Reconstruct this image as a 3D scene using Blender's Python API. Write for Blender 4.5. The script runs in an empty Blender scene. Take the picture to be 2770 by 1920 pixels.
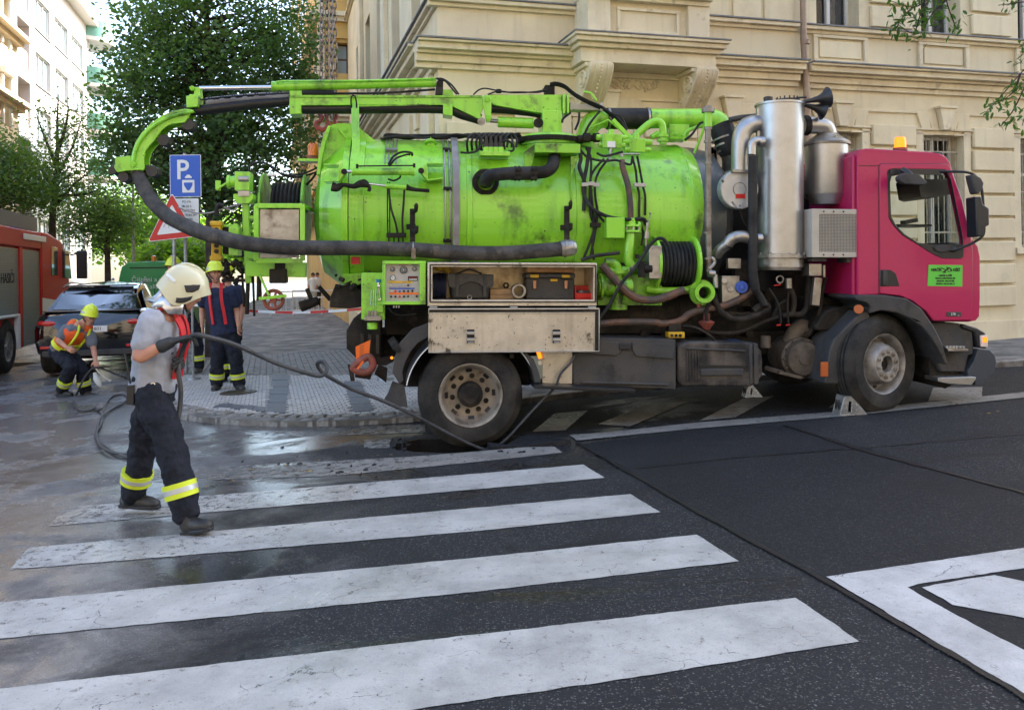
import bpy, math, random
import numpy as np
from mathutils import Vector, Matrix, geometry, noise
random.seed(7); np.random.seed(7)
R = math.radians
scene = bpy.context.scene
COL = scene.collection
# ------------------------------------------------------------------ camera, world, sun, exposure
FPX, CX, VY, CAMH, ROLL, SLOPE = 2300.0, 1385.0, 718.0, 1.60, R(0.8), 0.035
cam_d = bpy.data.cameras.new('camera'); cam = bpy.data.objects.new('camera', cam_d); COL.objects.link(cam)
cam_d.sensor_width = 36; cam_d.lens = 36*FPX/2770; cam_d.shift_y = -(960-VY)/2770
cam_d.clip_start = 0.1; cam_d.clip_end = 2000
cam.matrix_world = Matrix.Translation((0,0,CAMH)) @ Matrix.Rotation(R(90),4,'X') @ Matrix.Rotation(-ROLL,4,'Z')
scene.camera = cam
SUN_EL, SUN_AZ = R(38), R(47)      # azimuth measured from +Y towards +X
world = bpy.data.worlds.new('World'); scene.world = world; world.use_nodes = True
wn = world.node_tree; wn.nodes.clear()
sky = wn.nodes.new('ShaderNodeTexSky'); sky.sky_type = 'NISHITA'; sky.sun_disc = False
sky.sun_elevation = SUN_EL; sky.sun_rotation = SUN_AZ; sky.air_density = 1.0; sky.dust_density = 2.2; sky.ozone_density = 1.0
bg = wn.nodes.new('ShaderNodeBackground'); bg.inputs[1].default_value = 0.15
wo = wn.nodes.new('ShaderNodeOutputWorld'); wn.links.new(sky.outputs[0], bg.inputs[0]); wn.links.new(bg.outputs[0], wo.inputs[0])
sd = bpy.data.lights.new('sun','SUN'); sd.energy = 3.6; sd.angle = R(0.53); sd.color = (1.0,0.93,0.82)
so = bpy.data.objects.new('sun', sd); COL.objects.link(so)
sdir = Vector((math.sin(SUN_AZ)*math.cos(SUN_EL), math.cos(SUN_AZ)*math.cos(SUN_EL), math.sin(SUN_EL)))
so.rotation_euler = sdir.to_track_quat('Z','Y').to_euler(); so.location = (20,20,40)
scene.view_settings.view_transform = 'Standard'; scene.view_settings.look = 'None'
scene.view_settings.exposure = 2.35; scene.view_settings.gamma = 1.0; scene.view_settings.use_curve_mapping = False
scene.render.engine = 'CYCLES'
scene.cycles.max_bounces = 8; scene.cycles.transparent_max_bounces = 16

# ------------------------------------------------------------------ photograph geometry -> place
def ray(u, v):
    a = (u-CX)/FPX; b = (VY-v)/FPX; c, s = math.cos(ROLL), math.sin(ROLL)
    return Vector((a*c+b*s, 1.0, -a*s+b*c))
CAMP = Vector((0,0,CAMH))
def P(u, v, Y): return CAMP + ray(u,v)*Y
def gz(x): return SLOPE*x
def G(u, v, dz=0.0):
    d = ray(u,v); Y = (CAMH-dz)/(SLOPE*d.x - d.z); return CAMP + d*Y
def onplane(u, v, o, n):
    d = ray(u,v); return CAMP + d*((o-CAMP).dot(n)/d.dot(n))

# ------------------------------------------------------------------ mesh builder
def perp(d):
    d = d.normalized(); a = Vector((0,0,1)) if abs(d.z) < 0.9 else Vector((1,0,0))
    x = d.cross(a).normalized(); return x, d.cross(x).normalized()
def catmull(pts, k=6, closed=False):
    pts = [Vector(p) for p in pts]
    if len(pts) < 3: return pts
    out = []; n = len(pts)
    rng = range(n if closed else n-1)
    for i in rng:
        if closed: p0,p1,p2,p3 = pts[i-1],pts[i],pts[(i+1)%n],pts[(i+2)%n]
        else:
            p1,p2 = pts[i],pts[i+1]; p0 = pts[i-1] if i>0 else p1*2-p2; p3 = pts[i+2] if i+2<n else p2*2-p1
        for j in range(k):
            t = j/k; t2=t*t; t3=t2*t
            out.append(0.5*((2*p1)+(p2-p0)*t+(2*p0-5*p1+4*p2-p3)*t2+(3*p1-p0-3*p2+p3)*t3))
    if not closed: out.append(pts[-1])
    return out
def clusters(V,F,tol=0.004):
    par=list(range(len(V)))
    def find(a):
        while par[a]!=a: par[a]=par[par[a]]; a=par[a]
        return a
    for f in F:
        r=find(f[0])
        for i in f[1:]:
            q=find(i)
            if q!=r: par[q]=r
    comp={}
    for k,f in enumerate(F): comp.setdefault(find(f[0]),[]).append(k)
    comps=list(comp.values())
    if len(comps)<2 or len(comps)>400: return [list(range(len(F)))]
    bb=[]
    for c in comps:
        idx={i for k in c for i in F[k]}; P_=[V[i] for i in idx]
        bb.append([min(p[0] for p in P_)-tol,max(p[0] for p in P_)+tol,min(p[1] for p in P_)-tol,max(p[1] for p in P_)+tol,min(p[2] for p in P_)-tol,max(p[2] for p in P_)+tol])
    g=list(range(len(comps)))
    def fg(a):
        while g[a]!=a: a=g[a]
        return a
    for i in range(len(comps)):
        for j in range(i):
            A,B_=bb[i],bb[j]
            if A[0]<B_[1] and B_[0]<A[1] and A[2]<B_[3] and B_[2]<A[3] and A[4]<B_[5] and B_[4]<A[5]:
                a,b=fg(i),fg(j)
                if a!=b: g[a]=b
    out={}
    for i,c in enumerate(comps): out.setdefault(fg(i),[]).extend(c)
    return sorted(out.values(),key=len,reverse=True)
class MB:
    def __init__(s): s.v=[]; s.f=[]; s.m=[]; s.cm=0
    def add(s, vs, fs):
        b=len(s.v); s.v.extend([tuple(q) for q in vs])
        for f in fs: s.f.append(tuple(b+i for i in f)); s.m.append(s.cm)
        return s
    def box(s, x0,x1,y0,y1,z0,z1):
        v=[(x,y,z) for z in (z0,z1) for y in (y0,y1) for x in (x0,x1)]
        return s.add(v,[(0,2,3,1),(4,5,7,6),(0,1,5,4),(2,6,7,3),(0,4,6,2),(1,3,7,5)])
    def obox(s, c, ax, ay, az, hx, hy, hz):
        c=Vector(c); ax,ay,az=Vector(ax).normalized(),Vector(ay).normalized(),Vector(az).normalized()
        v=[c+ax*(hx*i)+ay*(hy*j)+az*(hz*k) for k in (-1,1) for j in (-1,1) for i in (-1,1)]
        return s.add(v,[(0,2,3,1),(4,5,7,6),(0,1,5,4),(2,6,7,3),(0,4,6,2),(1,3,7,5)])
    def bar(s, p0, p1, w, h, up=(0,0,1)):
        p0,p1=Vector(p0),Vector(p1); d=p1-p0; L=d.length; d.normalize(); up=Vector(up)
        if abs(d.dot(up))>0.98: up=Vector((0,1,0))
        a=d.cross(up).normalized(); b=a.cross(d).normalized()
        return s.obox((p0+p1)/2, d, a, b, L/2, w/2, h/2)
    def ring_stack(s, rings, caps=True, closed_ring=True, loop=False):
        n=len(rings[0]); vs=[p for r in rings for p in r]; fs=[]
        m=len(rings); mm = m if loop else m-1
        for i in range(mm):
            i2=(i+1)%m
            for j in range(n if closed_ring else n-1):
                j2=(j+1)%n; fs.append((i*n+j, i*n+j2, i2*n+j2, i2*n+j))
        if caps and not loop:
            fs.append(tuple(reversed(range(n)))); fs.append(tuple(range((m-1)*n, m*n)))
        return s.add(vs,fs)
    def cyl(s, p0, p1, r0, r1=None, n=20, caps=True):
        p0,p1=Vector(p0),Vector(p1); r1=r0 if r1 is None else r1; x,y=perp(p1-p0)
        cs=[(math.cos(2*math.pi*i/n),math.sin(2*math.pi*i/n)) for i in range(n)]
        return s.ring_stack([[p0+x*(r0*c)+y*(r0*q) for c,q in cs],[p1+x*(r1*c)+y*(r1*q) for c,q in cs]],caps)
    def lathe(s, o, d, prof, n=32, caps=False):
        o=Vector(o); d=Vector(d).normalized(); x,y=perp(d)
        cs=[(math.cos(2*math.pi*i/n),math.sin(2*math.pi*i/n)) for i in range(n)]
        return s.ring_stack([[o+d*t+x*(max(r,1e-4)*c)+y*(max(r,1e-4)*q) for c,q in cs] for t,r in prof],caps)
    def tube(s, pts, r, n=10, k=6, spline=True, caps=True, closed=False):
        pts=[Vector(p) for p in pts]; m0=len(pts)
        rr = r if isinstance(r,(list,tuple)) else None
        if spline and m0>2:
            q=catmull(pts,k,closed)
        else: q=pts
        m=len(q)
        if rr: 
            def rf(i):
                t=i*(m0-1)/max(1,m-1); a=int(min(t,m0-2)); return rr[a]+(rr[a+1]-rr[a])*(t-a)
        else: rf=lambda i:r
        x,y=perp(q[1]-q[0]); rings=[]
        for i in range(m):
            if closed: t=(q[(i+1)%m]-q[i-1])
            else: t=(q[min(i+1,m-1)]-q[max(i-1,0)])
            if t.length<1e-9: t=Vector((1,0,0))
            t.normalize(); x=(x-t*x.dot(t)).normalized(); y=t.cross(x)
            R_=rf(i); rings.append([q[i]+x*(R_*math.cos(2*math.pi*j/n))+y*(R_*math.sin(2*math.pi*j/n)) for j in range(n)])
        return s.ring_stack(rings,caps,True,closed)
    def sphere(s, c, r, n=16, m=10, sc=(1,1,1), rot=None):
        c=Vector(c); rings=[]
        for i in range(m+1):
            a=math.pi*i/m; rr=max(math.sin(a),1e-3)
            ring=[]
            for j in range(n):
                b=2*math.pi*j/n; p=Vector((rr*math.cos(b)*r*sc[0], rr*math.sin(b)*r*sc[1], math.cos(a)*r*sc[2]))
                if rot: p=rot@p
                ring.append(c+p)
            rings.append(list(reversed(ring)))
        return s.ring_stack(rings,False)
    def torus(s, c, d, Rr, r, n=32, m=8):
        c=Vector(c); d=Vector(d).normalized(); x,y=perp(d); rings=[]
        for i in range(n):
            a=2*math.pi*i/n; e=x*math.cos(a)+y*math.sin(a)
            rings.append([c+e*(Rr+r*math.cos(2*math.pi*j/m))+d*(r*math.sin(2*math.pi*j/m)) for j in range(m)])
        return s.ring_stack(rings,False,True,True)
    def plate(s, outer, holes=(), a=0.0, b=0.1, fn=None):
        # 2D outlines (p,q) -> fn(p,q,depth); extruded between depth a and b
        fn = fn or (lambda p,q,d: Vector((p,d,q)))
        loops=[list(outer)]+[list(h) for h in holes]
        flat=[p for l in loops for p in l]; n=len(flat)
        tris=geometry.tessellate_polygon([[Vector((p[0],p[1],0)) for p in l] for l in loops])
        vs=[fn(p[0],p[1],a) for p in flat]+[fn(p[0],p[1],b) for p in flat]
        fs=[]
        for t in tris:
            fs.append(tuple(t)); fs.append(tuple(i+n for i in reversed(t)))
        o=0
        for l in loops:
            k=len(l)
            for i in range(k):
                j=(i+1)%k; fs.append((o+i,o+j,o+j+n,o+i+n))
            o+=k
        return s.add(vs,fs)
    def sheet(s, pts, mat=0):
        return s.add(pts,[tuple(range(len(pts)))])
    def build(s, name, mat, parent=None, bevel=0, seg=2, angle=35, loc=None, fix=True, split=True):
        if split and parent is not None and fix:
            cl=clusters(s.v,s.f)
            if len(cl)>1:
                first=None
                for c in cl:
                    m=MB(); mp={}
                    for k in c:
                        fc=[]
                        for i in s.f[k]:
                            if i not in mp: mp[i]=len(m.v); m.v.append(s.v[i])
                            fc.append(mp[i])
                        m.f.append(tuple(fc)); m.m.append(s.m[k])
                    o=m.build(name,mat,parent,bevel,seg,angle,loc,True,False)
                    if first is None: first=o
                return first
        me=bpy.data.meshes.new(name); me.from_pydata(s.v,[],s.f)
        mats = mat if isinstance(mat,(list,tuple)) else [mat]
        for m in mats: me.materials.append(m)
        if len(mats)>1: me.polygons.foreach_set('material_index', s.m)
        if fix and len(s.f)<60000:
            import bmesh
            bm=bmesh.new(); bm.from_mesh(me); bmesh.ops.recalc_face_normals(bm, faces=bm.faces); bm.to_mesh(me); bm.free()
        me.polygons.foreach_set('use_smooth',[True]*len(me.polygons))
        me.set_sharp_from_angle(angle=R(angle)); me.update()
        ob=bpy.data.objects.new(name,me); COL.objects.link(ob)
        if parent is not None: ob.parent=parent
        if loc is not None: ob.location=loc
        if bevel:
            mo=ob.modifiers.new('bevel','BEVEL'); mo.width=bevel; mo.segments=seg; mo.limit_method='ANGLE'; mo.angle_limit=R(40)
        return ob
def tag(o, label=None, cat=None, group=None, kind=None):
    if label: o['label']=label
    if cat: o['category']=cat
    if group: o['group']=group
    if kind: o['kind']=kind
    return o
def empty(name, loc=(0,0,0), label=None, cat=None, group=None, mtx=None):
    o=bpy.data.objects.new(name,None); COL.objects.link(o); o.empty_display_size=0.2
    o.location=loc
    if mtx is not None: o.matrix_world=mtx
    return tag(o,label,cat,group)
def inst(name, me, parent, mtx, mat=None):
    o=bpy.data.objects.new(name, me); COL.objects.link(o); o.parent=parent; o.matrix_local=mtx; return o
def text(name, s, size, mat, parent, mtx, align='CENTER', ext=0.0015, bold=0.0, sx=1.0, space=1.0):
    cu=bpy.data.curves.new(name,'FONT'); cu.body=s; cu.size=size; cu.align_x=align; cu.align_y='CENTER'; cu.extrude=ext; cu.offset=bold; cu.space_line=space; cu.resolution_u=3
    t=bpy.data.objects.new('t',cu); me=bpy.data.meshes.new_from_object(t); bpy.data.objects.remove(t); bpy.data.curves.remove(cu)
    me.name=name; me.materials.clear(); me.materials.append(mat)
    o=bpy.data.objects.new(name,me); COL.objects.link(o); o.parent=parent
    o.matrix_local=mtx @ Matrix.Diagonal((sx,1,1,1)); return o
def frame_mtx(o, x, y, z):
    m=Matrix.Identity(4)
    for i,c in enumerate((x,y,z)):
        c=Vector(c)
        for j in range(3): m[j][i]=c[j]
    for j in range(3): m[j][3]=Vector(o)[j]
    return m

# ------------------------------------------------------------------ materials
MATS={}
def pm(name, c, rough=0.5, metal=0.0, c2=None, ns=3.0, nlo=0.35, nhi=0.65, dirt=None, ds=2.0, dlo=0.5, dhi=0.75, damt=1.0,
       streak=None, stamt=0.6, bump=0.0, bs=40.0, coat=0.0, trans=0.0, alpha=1.0, emit=None, es=0.0, spec=0.5, rvar=0.0, speck=None, spk=(90,0.62,0.68), world_co=False, ior=1.45, voro=None):
    if name in MATS: return MATS[name]
    m=bpy.data.materials.new(name); m.use_nodes=True; nt=m.node_tree; N=nt.nodes; L=nt.links
    b=N['Principled BSDF']; b.inputs['Roughness'].default_value=rough; b.inputs['Metallic'].default_value=metal
    b.inputs['Specular IOR Level'].default_value=spec; b.inputs['Coat Weight'].default_value=coat; b.inputs['Coat Roughness'].default_value=0.08
    b.inputs['Transmission Weight'].default_value=trans; b.inputs['Alpha'].default_value=alpha; b.inputs['IOR'].default_value=ior
    if emit: b.inputs['Emission Color'].default_value=(*emit,1); b.inputs['Emission Strength'].default_value=es
    co=N.new('ShaderNodeNewGeometry').outputs['Position'] if world_co else N.new('ShaderNodeTexCoord').outputs['Object']
    def nz(scale, det=5, mp=None, rg=0.55):
        t=N.new('ShaderNodeTexNoise'); t.inputs['Scale'].default_value=scale; t.inputs['Detail'].default_value=det; t.inputs['Roughness'].default_value=rg
        src=co
        if mp:
            q=N.new('ShaderNodeMapping'); q.inputs['Scale'].default_value=mp; L.new(co,q.inputs[0]); src=q.outputs[0]
        L.new(src,t.inputs['Vector']); return t.outputs['Fac']
    def ramp(fac, lo, hi, amt=1.0):
        r=N.new('ShaderNodeMapRange'); r.inputs[1].default_value=lo; r.inputs[2].default_value=hi; r.inputs[4].default_value=amt; r.interpolation_type='SMOOTHSTEP'
        L.new(fac,r.inputs[0]); return r.outputs[0]
    def mix(fac, a, bb):
        x=N.new('ShaderNodeMix'); x.data_type='RGBA'; L.new(fac,x.inputs[0])
        if isinstance(a,tuple): x.inputs[6].default_value=(*a,1)
        else: L.new(a,x.inputs[6])
        x.inputs[7].default_value=(*bb,1); return x.outputs[2]
    cur=c
    if c2: cur=mix(ramp(nz(ns),nlo,nhi),cur,c2)
    if streak: cur=mix(ramp(nz(1.0,6,(9,9,0.8)),0.5,0.75,stamt),cur,streak)
    dm=None
    if dirt: dm=ramp(nz(ds,8,None,0.65),dlo,dhi,damt); cur=mix(dm,cur,dirt)
    if speck: cur=mix(ramp(nz(spk[0],2),spk[1],spk[2]),cur,speck)
    if isinstance(cur,tuple): b.inputs['Base Color'].default_value=(*cur,1)
    else: L.new(cur,b.inputs['Base Color'])
    if rvar:
        r=N.new('ShaderNodeMapRange'); r.inputs[1].default_value=0.3; r.inputs[2].default_value=0.7; r.inputs[3].default_value=max(0.02,rough-rvar); r.inputs[4].default_value=min(1,rough+rvar)
        L.new(nz(4.0,6),r.inputs[0]); L.new(r.outputs[0],b.inputs['Roughness'])
    if bump:
        q=N.new('ShaderNodeBump'); q.inputs['Strength'].default_value=bump; q.inputs['Distance'].default_value=0.01
        L.new(nz(bs,4),q.inputs['Height']); L.new(q.outputs[0],b.inputs['Normal'])
    MATS[name]=m; return m
# ================================================================== GROUND
def nodes_of(m): return m.node_tree.nodes, m.node_tree.links
def asphalt(name, base, specks, slurry, wet_lo, wet_hi, dirtamt):
    m=bpy.data.materials.new(name); m.use_nodes=True; N,L=nodes_of(m); b=N['Principled BSDF']; b.inputs['Specular IOR Level'].default_value=.24
    co=N.new('ShaderNodeNewGeometry').outputs['Position']
    def nz(sc,det=6,rg=0.6,mp=None,dist=0):
        t=N.new('ShaderNodeTexNoise'); t.inputs['Scale'].default_value=sc; t.inputs['Detail'].default_value=det; t.inputs['Roughness'].default_value=rg; t.inputs['Distortion'].default_value=dist
        s=co
        if mp: q=N.new('ShaderNodeMapping'); q.inputs['Scale'].default_value=mp; L.new(co,q.inputs[0]); s=q.outputs[0]
        L.new(s,t.inputs['Vector']); return t.outputs['Fac']
    def mr(f,a,c,lo=0.0,hi=1.0):
        r=N.new('ShaderNodeMapRange'); r.inputs[1].default_value=a; r.inputs[2].default_value=c; r.inputs[3].default_value=lo; r.inputs[4].default_value=hi; r.interpolation_type='SMOOTHSTEP'; L.new(f,r.inputs[0]); return r.outputs[0]
    def mix(f,a,bb):
        x=N.new('ShaderNodeMix'); x.data_type='RGBA'; L.new(f,x.inputs[0])
        for i,k in ((6,a),(7,bb)):
            if isinstance(k,tuple): x.inputs[i].default_value=(*k,1)
            else: L.new(k,x.inputs[i])
        return x.outputs[2]
    def mth(op,a,bb):
        x=N.new('ShaderNodeMath'); x.operation=op
        for i,k in ((0,a),(1,bb)):
            if isinstance(k,(int,float)): x.inputs[i].default_value=k
            else: L.new(k,x.inputs[i])
        return x.outputs[0]
    sep=N.new('ShaderNodeSeparateXYZ'); L.new(co,sep.inputs[0])
    col=mix(mr(nz(1.3,5),0.3,0.7),base,tuple(c*1.5 for c in base))
    vor=N.new('ShaderNodeTexVoronoi'); vor.inputs['Scale'].default_value=95; L.new(co,vor.inputs['Vector'])
    rnd=N.new('ShaderNodeSeparateColor'); L.new(vor.outputs['Color'],rnd.inputs[0])
    stone=mth('MULTIPLY',mr(rnd.outputs[0],0.62,1.0),mr(vor.outputs['Distance'],0.55,0.25))
    col=mix(stone,col,specks)
    # slurry washed over the left side (mud film), patchy edges
    pos=mth('ADD',mth('MULTIPLY',sep.outputs[0],-0.55),mth('MULTIPLY',nz(0.9,8,0.65,None,0.8),2.4))
    sl=mr(pos,1.75,2.7,0.0,dirtamt)
    col=mix(sl,col,mix(mr(nz(6,8,0.7),0.35,0.7),slurry,tuple(c*0.62 for c in slurry)))
    gr=mr(nz(120,3,0.7),0.30,0.70); col=mix(mth('MULTIPLY',gr,0.55),col,(0.010,0.010,0.011)); gr2=mr(nz(75,2,0.6),0.62,0.72,0,0.5); col=mix(gr2,col,tuple(min(1,c*1.5) for c in slurry) if dirtamt>.6 else specks)
    dk=mr(nz(0.55,6,0.6,(1,1.6,1),1.2),0.52,0.66,0,0.75); col=mix(dk,col,(0.010,0.010,0.011))
    L.new(col,b.inputs['Base Color'])
    wet=mth('MAXIMUM',mth('MULTIPLY',mr(nz(0.42,7,0.62,(1,1.5,1),1.0),wet_lo,wet_hi),mr(sep.outputs[0],2.6,1.0)),mth('MULTIPLY',sl,mr(nz(1.1,6),0.40,0.52)))
    ro=mth('SUBTRACT',mth('ADD',0.62,mth('MULTIPLY',nz(90,2),0.18)),mth('MULTIPLY',wet,0.54))
    L.new(ro,b.inputs['Roughness'])
    bp=N.new('ShaderNodeBump'); bp.inputs['Distance'].default_value=0.004
    L.new(mth('SUBTRACT',0.75,mth('MULTIPLY',wet,0.62)),bp.inputs['Strength']); L.new(mth('ADD',nz(160,3),mth('MULTIPLY',nz(30,4),1.2)),bp.inputs['Height']); L.new(bp.outputs[0],b.inputs['Normal'])
    return m
M_ASPH=asphalt('asphalt',(0.0125,0.0132,0.0155),(0.13,0.125,0.115),(0.205,0.195,0.188),0.50,0.60,0.95)
M_ASPH2=asphalt('asphalt_patch',(0.0075,0.0082,0.0105),(0.085,0.082,0.08),(0.12,0.11,0.10),0.63,0.85,0.5)
def paint_mat(name, base, wear, cut, left):
    m=bpy.data.materials.new(name); m.use_nodes=True; N,L=nodes_of(m); b=N['Principled BSDF']
    co=N.new('ShaderNodeNewGeometry').outputs['Position']
    def nz(sc,det=6,rg=0.6,dist=0):
        t=N.new('ShaderNodeTexNoise'); t.inputs['Scale'].default_value=sc; t.inputs['Detail'].default_value=det; t.inputs['Roughness'].default_value=rg; t.inputs['Distortion'].default_value=dist; L.new(co,t.inputs['Vector']); return t.outputs['Fac']
    def mr(f,a,c,lo=0.0,hi=1.0):
        r=N.new('ShaderNodeMapRange'); r.inputs[1].default_value=a; r.inputs[2].default_value=c; r.inputs[3].default_value=lo; r.inputs[4].default_value=hi; L.new(f,r.inputs[0]); return r.outputs[0]
    def mix(f,a,bb):
        x=N.new('ShaderNodeMix'); x.data_type='RGBA'; L.new(f,x.inputs[0])
        for i,k in ((6,a),(7,bb)):
            if isinstance(k,tuple): x.inputs[i].default_value=(*k,1)
            else: L.new(k,x.inputs[i])
        return x.outputs[2]
    def mth(op,a,bb):
        x=N.new('ShaderNodeMath'); x.operation=op
        for i,k in ((0,a),(1,bb)):
            if isinstance(k,(int,float)): x.inputs[i].default_value=k
            else: L.new(k,x.inputs[i])
        return x.outputs[0]
    col=mix(mr(nz(2.2,7,0.7),0.38,0.66),base,tuple(c*0.62 for c in base))
    col=mix(mr(nz(14,8,0.75),0.55,0.75,0,0.7),col,(0.22,0.20,0.17))
    col=mix(mr(nz(110,3,0.7),0.52,0.74,0,0.55),col,tuple(c*0.42 for c in base)); col=mix(mr(nz(28,6,0.75),0.60,0.72,0,0.75),col,(0.10,0.095,0.09))
    # thin cracks: edges of a large distorted voronoi, kept only in patches
    d=N.new('ShaderNodeTexNoise'); d.inputs['Scale'].default_value=6; d.inputs['Detail'].default_value=6; L.new(co,d.inputs['Vector'])
    va=N.new('ShaderNodeVectorMath'); va.operation='MULTIPLY_ADD'; L.new(d.outputs['Color'],va.inputs[0]); va.inputs[1].default_value=(0.30,0.30,0.30); L.new(co,va.inputs[2])
    vo=N.new('ShaderNodeTexVoronoi'); vo.feature='DISTANCE_TO_EDGE'; vo.inputs['Scale'].default_value=3.2; L.new(va.outputs[0],vo.inputs['Vector'])
    cr=mth('MULTIPLY',mr(vo.outputs['Distance'],0.007,0.003),mr(nz(2.6,3),0.53,0.58))
    col=mix(cr,col,(0.05,0.05,0.05))
    sep=N.new('ShaderNodeSeparateXYZ'); L.new(co,sep.inputs[0])
    mud=mth('ADD',mth('MULTIPLY',sep.outputs[0],-0.55),mth('ADD',mth('MULTIPLY',nz(0.9,8,0.65,0.8),2.4),mth('MULTIPLY',mth('SUBTRACT',sep.outputs[1],4.6),0.22)))
    col=mix(mr(mud,2.7,3.9,0.0,0.85),col,(0.14,0.125,0.11))
    L.new(col,b.inputs['Base Color'])
    # worn away: noise threshold rises towards the side where the traffic and slurry took the paint
    pos=mth('ADD',mth('MULTIPLY',mth('ADD',sep.outputs[0],left),-0.42),mth('MULTIPLY',mth('SUBTRACT',sep.outputs[1],5.6),0.30))
    pos=mth('MAXIMUM',pos,0.0)
    al=mr(mth('ADD',mth('ADD',mth('MULTIPLY',nz(14,8,0.8),0.72),mth('MULTIPLY',nz(130,2,0.6),0.28)),mth('MULTIPLY',pos,0.085)),cut,cut+0.05,1.0,0.0)
    L.new(al,b.inputs['Alpha'])
    wet=mr(nz(0.5,6,0.6,1.0),0.50,0.60)
    L.new(mth('SUBTRACT',mth('ADD',0.62,0.0),mth('MULTIPLY',wet,0.42)),b.inputs['Roughness'])
    bp=N.new('ShaderNodeBump'); bp.inputs['Distance'].default_value=0.003; bp.inputs['Strength'].default_value=0.35; L.new(nz(120,3),bp.inputs['Height']); L.new(bp.outputs[0],b.inputs['Normal'])
    return m
M_PAINT=paint_mat('road_paint',(0.43,0.42,0.395),0.4,0.60,0.3)
M_PAINT_W=paint_mat('road_paint_worn',(0.26,0.245,0.22),0.6,0.56,1.2)
M_PAINT_N=paint_mat('road_paint_new',(0.48,0.475,0.465),0.4,0.63,-2)
M_PIT=pm('pit_soil',(0.012,0.011,0.010),0.9,bump=0.8,bs=20)
M_TAR=pm('tar_seam',(0.010,0.010,0.011),0.45,bump=0.4,bs=60)

hole_px=[(1062,1210),(1072,1203),(1070,1198),(1092,1197),(1104,1192),(1130,1188),(1180,1186),(1240,1184),(1310,1180),(1370,1178),(1418,1180),(1430,1188),(1400,1197),(1360,1202),(1316,1209),(1300,1218),(1262,1222),(1205,1225),(1160,1223),(1118,1222),(1096,1217),(1074,1217)]
hole=[G(u,v) for u,v in hole_px]
outer=[Vector((x,y,gz(x))) for x,y in ((-150,-60),(110,-60),(110,300),(-150,300))]
mb=MB()
tris=geometry.tessellate_polygon([[Vector((p.x,p.y,0)) for p in outer],[Vector((p.x,p.y,0)) for p in hole]])
mb.add(outer+hole,[tuple(t) for t in tris])
road=tag(mb.build('road',M_ASPH),'grey wet city asphalt roadway',None,None,'structure')
for p in road.data.polygons:
    pass
pit=MB(); low=[p+Vector((0,0,-0.05)) for p in hole]
cen=sum(hole,Vector())/len(hole)
rings=[hole,[p+(p-cen)*0.03+Vector((0,0,-0.06)) for p in hole],[cen+(p-cen)*1.15+Vector((0,0,-0.25)) for p in hole],[cen+(p-cen)*1.1+Vector((0,0,-0.9)) for p in hole]]
pit.ring_stack([[p+Vector((0,0,-0.001)) for p in r] for r in rings],False); pit.add(rings[-1],[tuple(range(len(hole)))])
tag(pit.build('sinkhole',M_PIT),'dark collapsed hole in the asphalt under the rear wheel',None,None,'structure')
# crumbled asphalt slabs on the rim of the hole
sl=empty('asphalt_slab',G(1460,1190),'broken tilted sheet of asphalt beside the sinkhole behind the rear wheel','asphalt slab')
o=G(1460,1190)
mb=MB(); top=[G(u,v,0.03)-o for u,v in ((1400,1184),(1440,1177),(1500,1180),(1544,1190),(1505,1199),(1420,1201),(1330,1208),(1318,1201),(1372,1196))]
mb.ring_stack([[p+Vector((0,0,-0.045)) for p in top],[p+Vector((0,0,0.02*math.sin(i*2.1))) for i,p in enumerate(top)]])
mb.build('slab',M_ASPH2,sl)
mb=MB(); random.seed(3)
for i in range(46):
    u=random.choice([random.uniform(1060,1110),random.uniform(1340,1450),random.uniform(640,1100)]); v=random.uniform(1175,1225) if u>1110 or u<1060 else random.uniform(1186,1222)
    if u<1060: v=random.uniform(1205,1290)
    c=G(u,v,0.006)-o; r=random.uniform(0.006,0.022)
    mb.obox(c,Vector((random.random(),random.random(),.2)),Vector((-random.random(),random.random(),.1)),Vector((0,.1,1)),r,r*.7,r*.4)
mb.build('rubble',M_ASPH2,sl,split=False)['kind']='stuff'
# newer, darker patch right of the long joint
def gsheet(name, px, mat, dz, label=None, kind='structure', parent=None):
    if mat in (M_PAINT,M_PAINT_W,M_PAINT_N):
        gp_=[G(u,v) for u,v in px]; out=[]
        for i in range(len(gp_)):
            a,b=gp_[i],gp_[(i+1)%len(gp_)]; n=max(2,int((b-a).length/.035)); t=(b-a).normalized(); q=Vector((-t.y,t.x,0))
            for j in range(n): 
                c=a.lerp(b,j/n); out.append(c+q*(.006*noise.noise(c*9)+.004*noise.noise(c*40)+random.uniform(-.0012,.0012)) if j else c)
        out=[p+Vector((0,0,dz)) for p in out]; tr_=geometry.tessellate_polygon([[Vector((p.x,p.y,0)) for p in out]])
        m=MB(); m.add(out,[tuple(t) for t in tr_]); return tag(m.build(name,mat,parent),label,None,None,kind)
    m=MB(); m.add([G(u,v,dz) for u,v in px],[tuple(range(len(px)))])
    ob=m.build(name,mat,parent)
    if parent is None: tag(ob,label,None,None,kind)
    return ob
gsheet('asphalt_patch',[(1574,1200),(1862,1369),(2236,1570),(2480,1713),(2717,1848),(3100,2080),(4300,2080),(4300,1240),(2770,1331),(2440,1240),(2123,1149),(1900,1160)],M_ASPH2,0.004,'darker resurfaced asphalt right of the long tar joint')
def seam(px, w, dz, label):
    pts=[G(u,v,dz) for u,v in px]; m=MB(); vs=[]; n=len(pts)
    for i,p in enumerate(pts):
        t=(pts[min(i+1,n-1)]-pts[max(i-1,0)]).normalized(); q=Vector((-t.y,t.x,0)); ww=w*(0.7+0.6*random.random())
        vs+= [p+q*ww/2,p-q*ww/2]
    m.add(vs,[(2*i,2*i+1,2*i+3,2*i+2) for i in range(n-1)])
    return tag(m.build('tar_seam',M_TAR),label,None,None,'structure')
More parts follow.
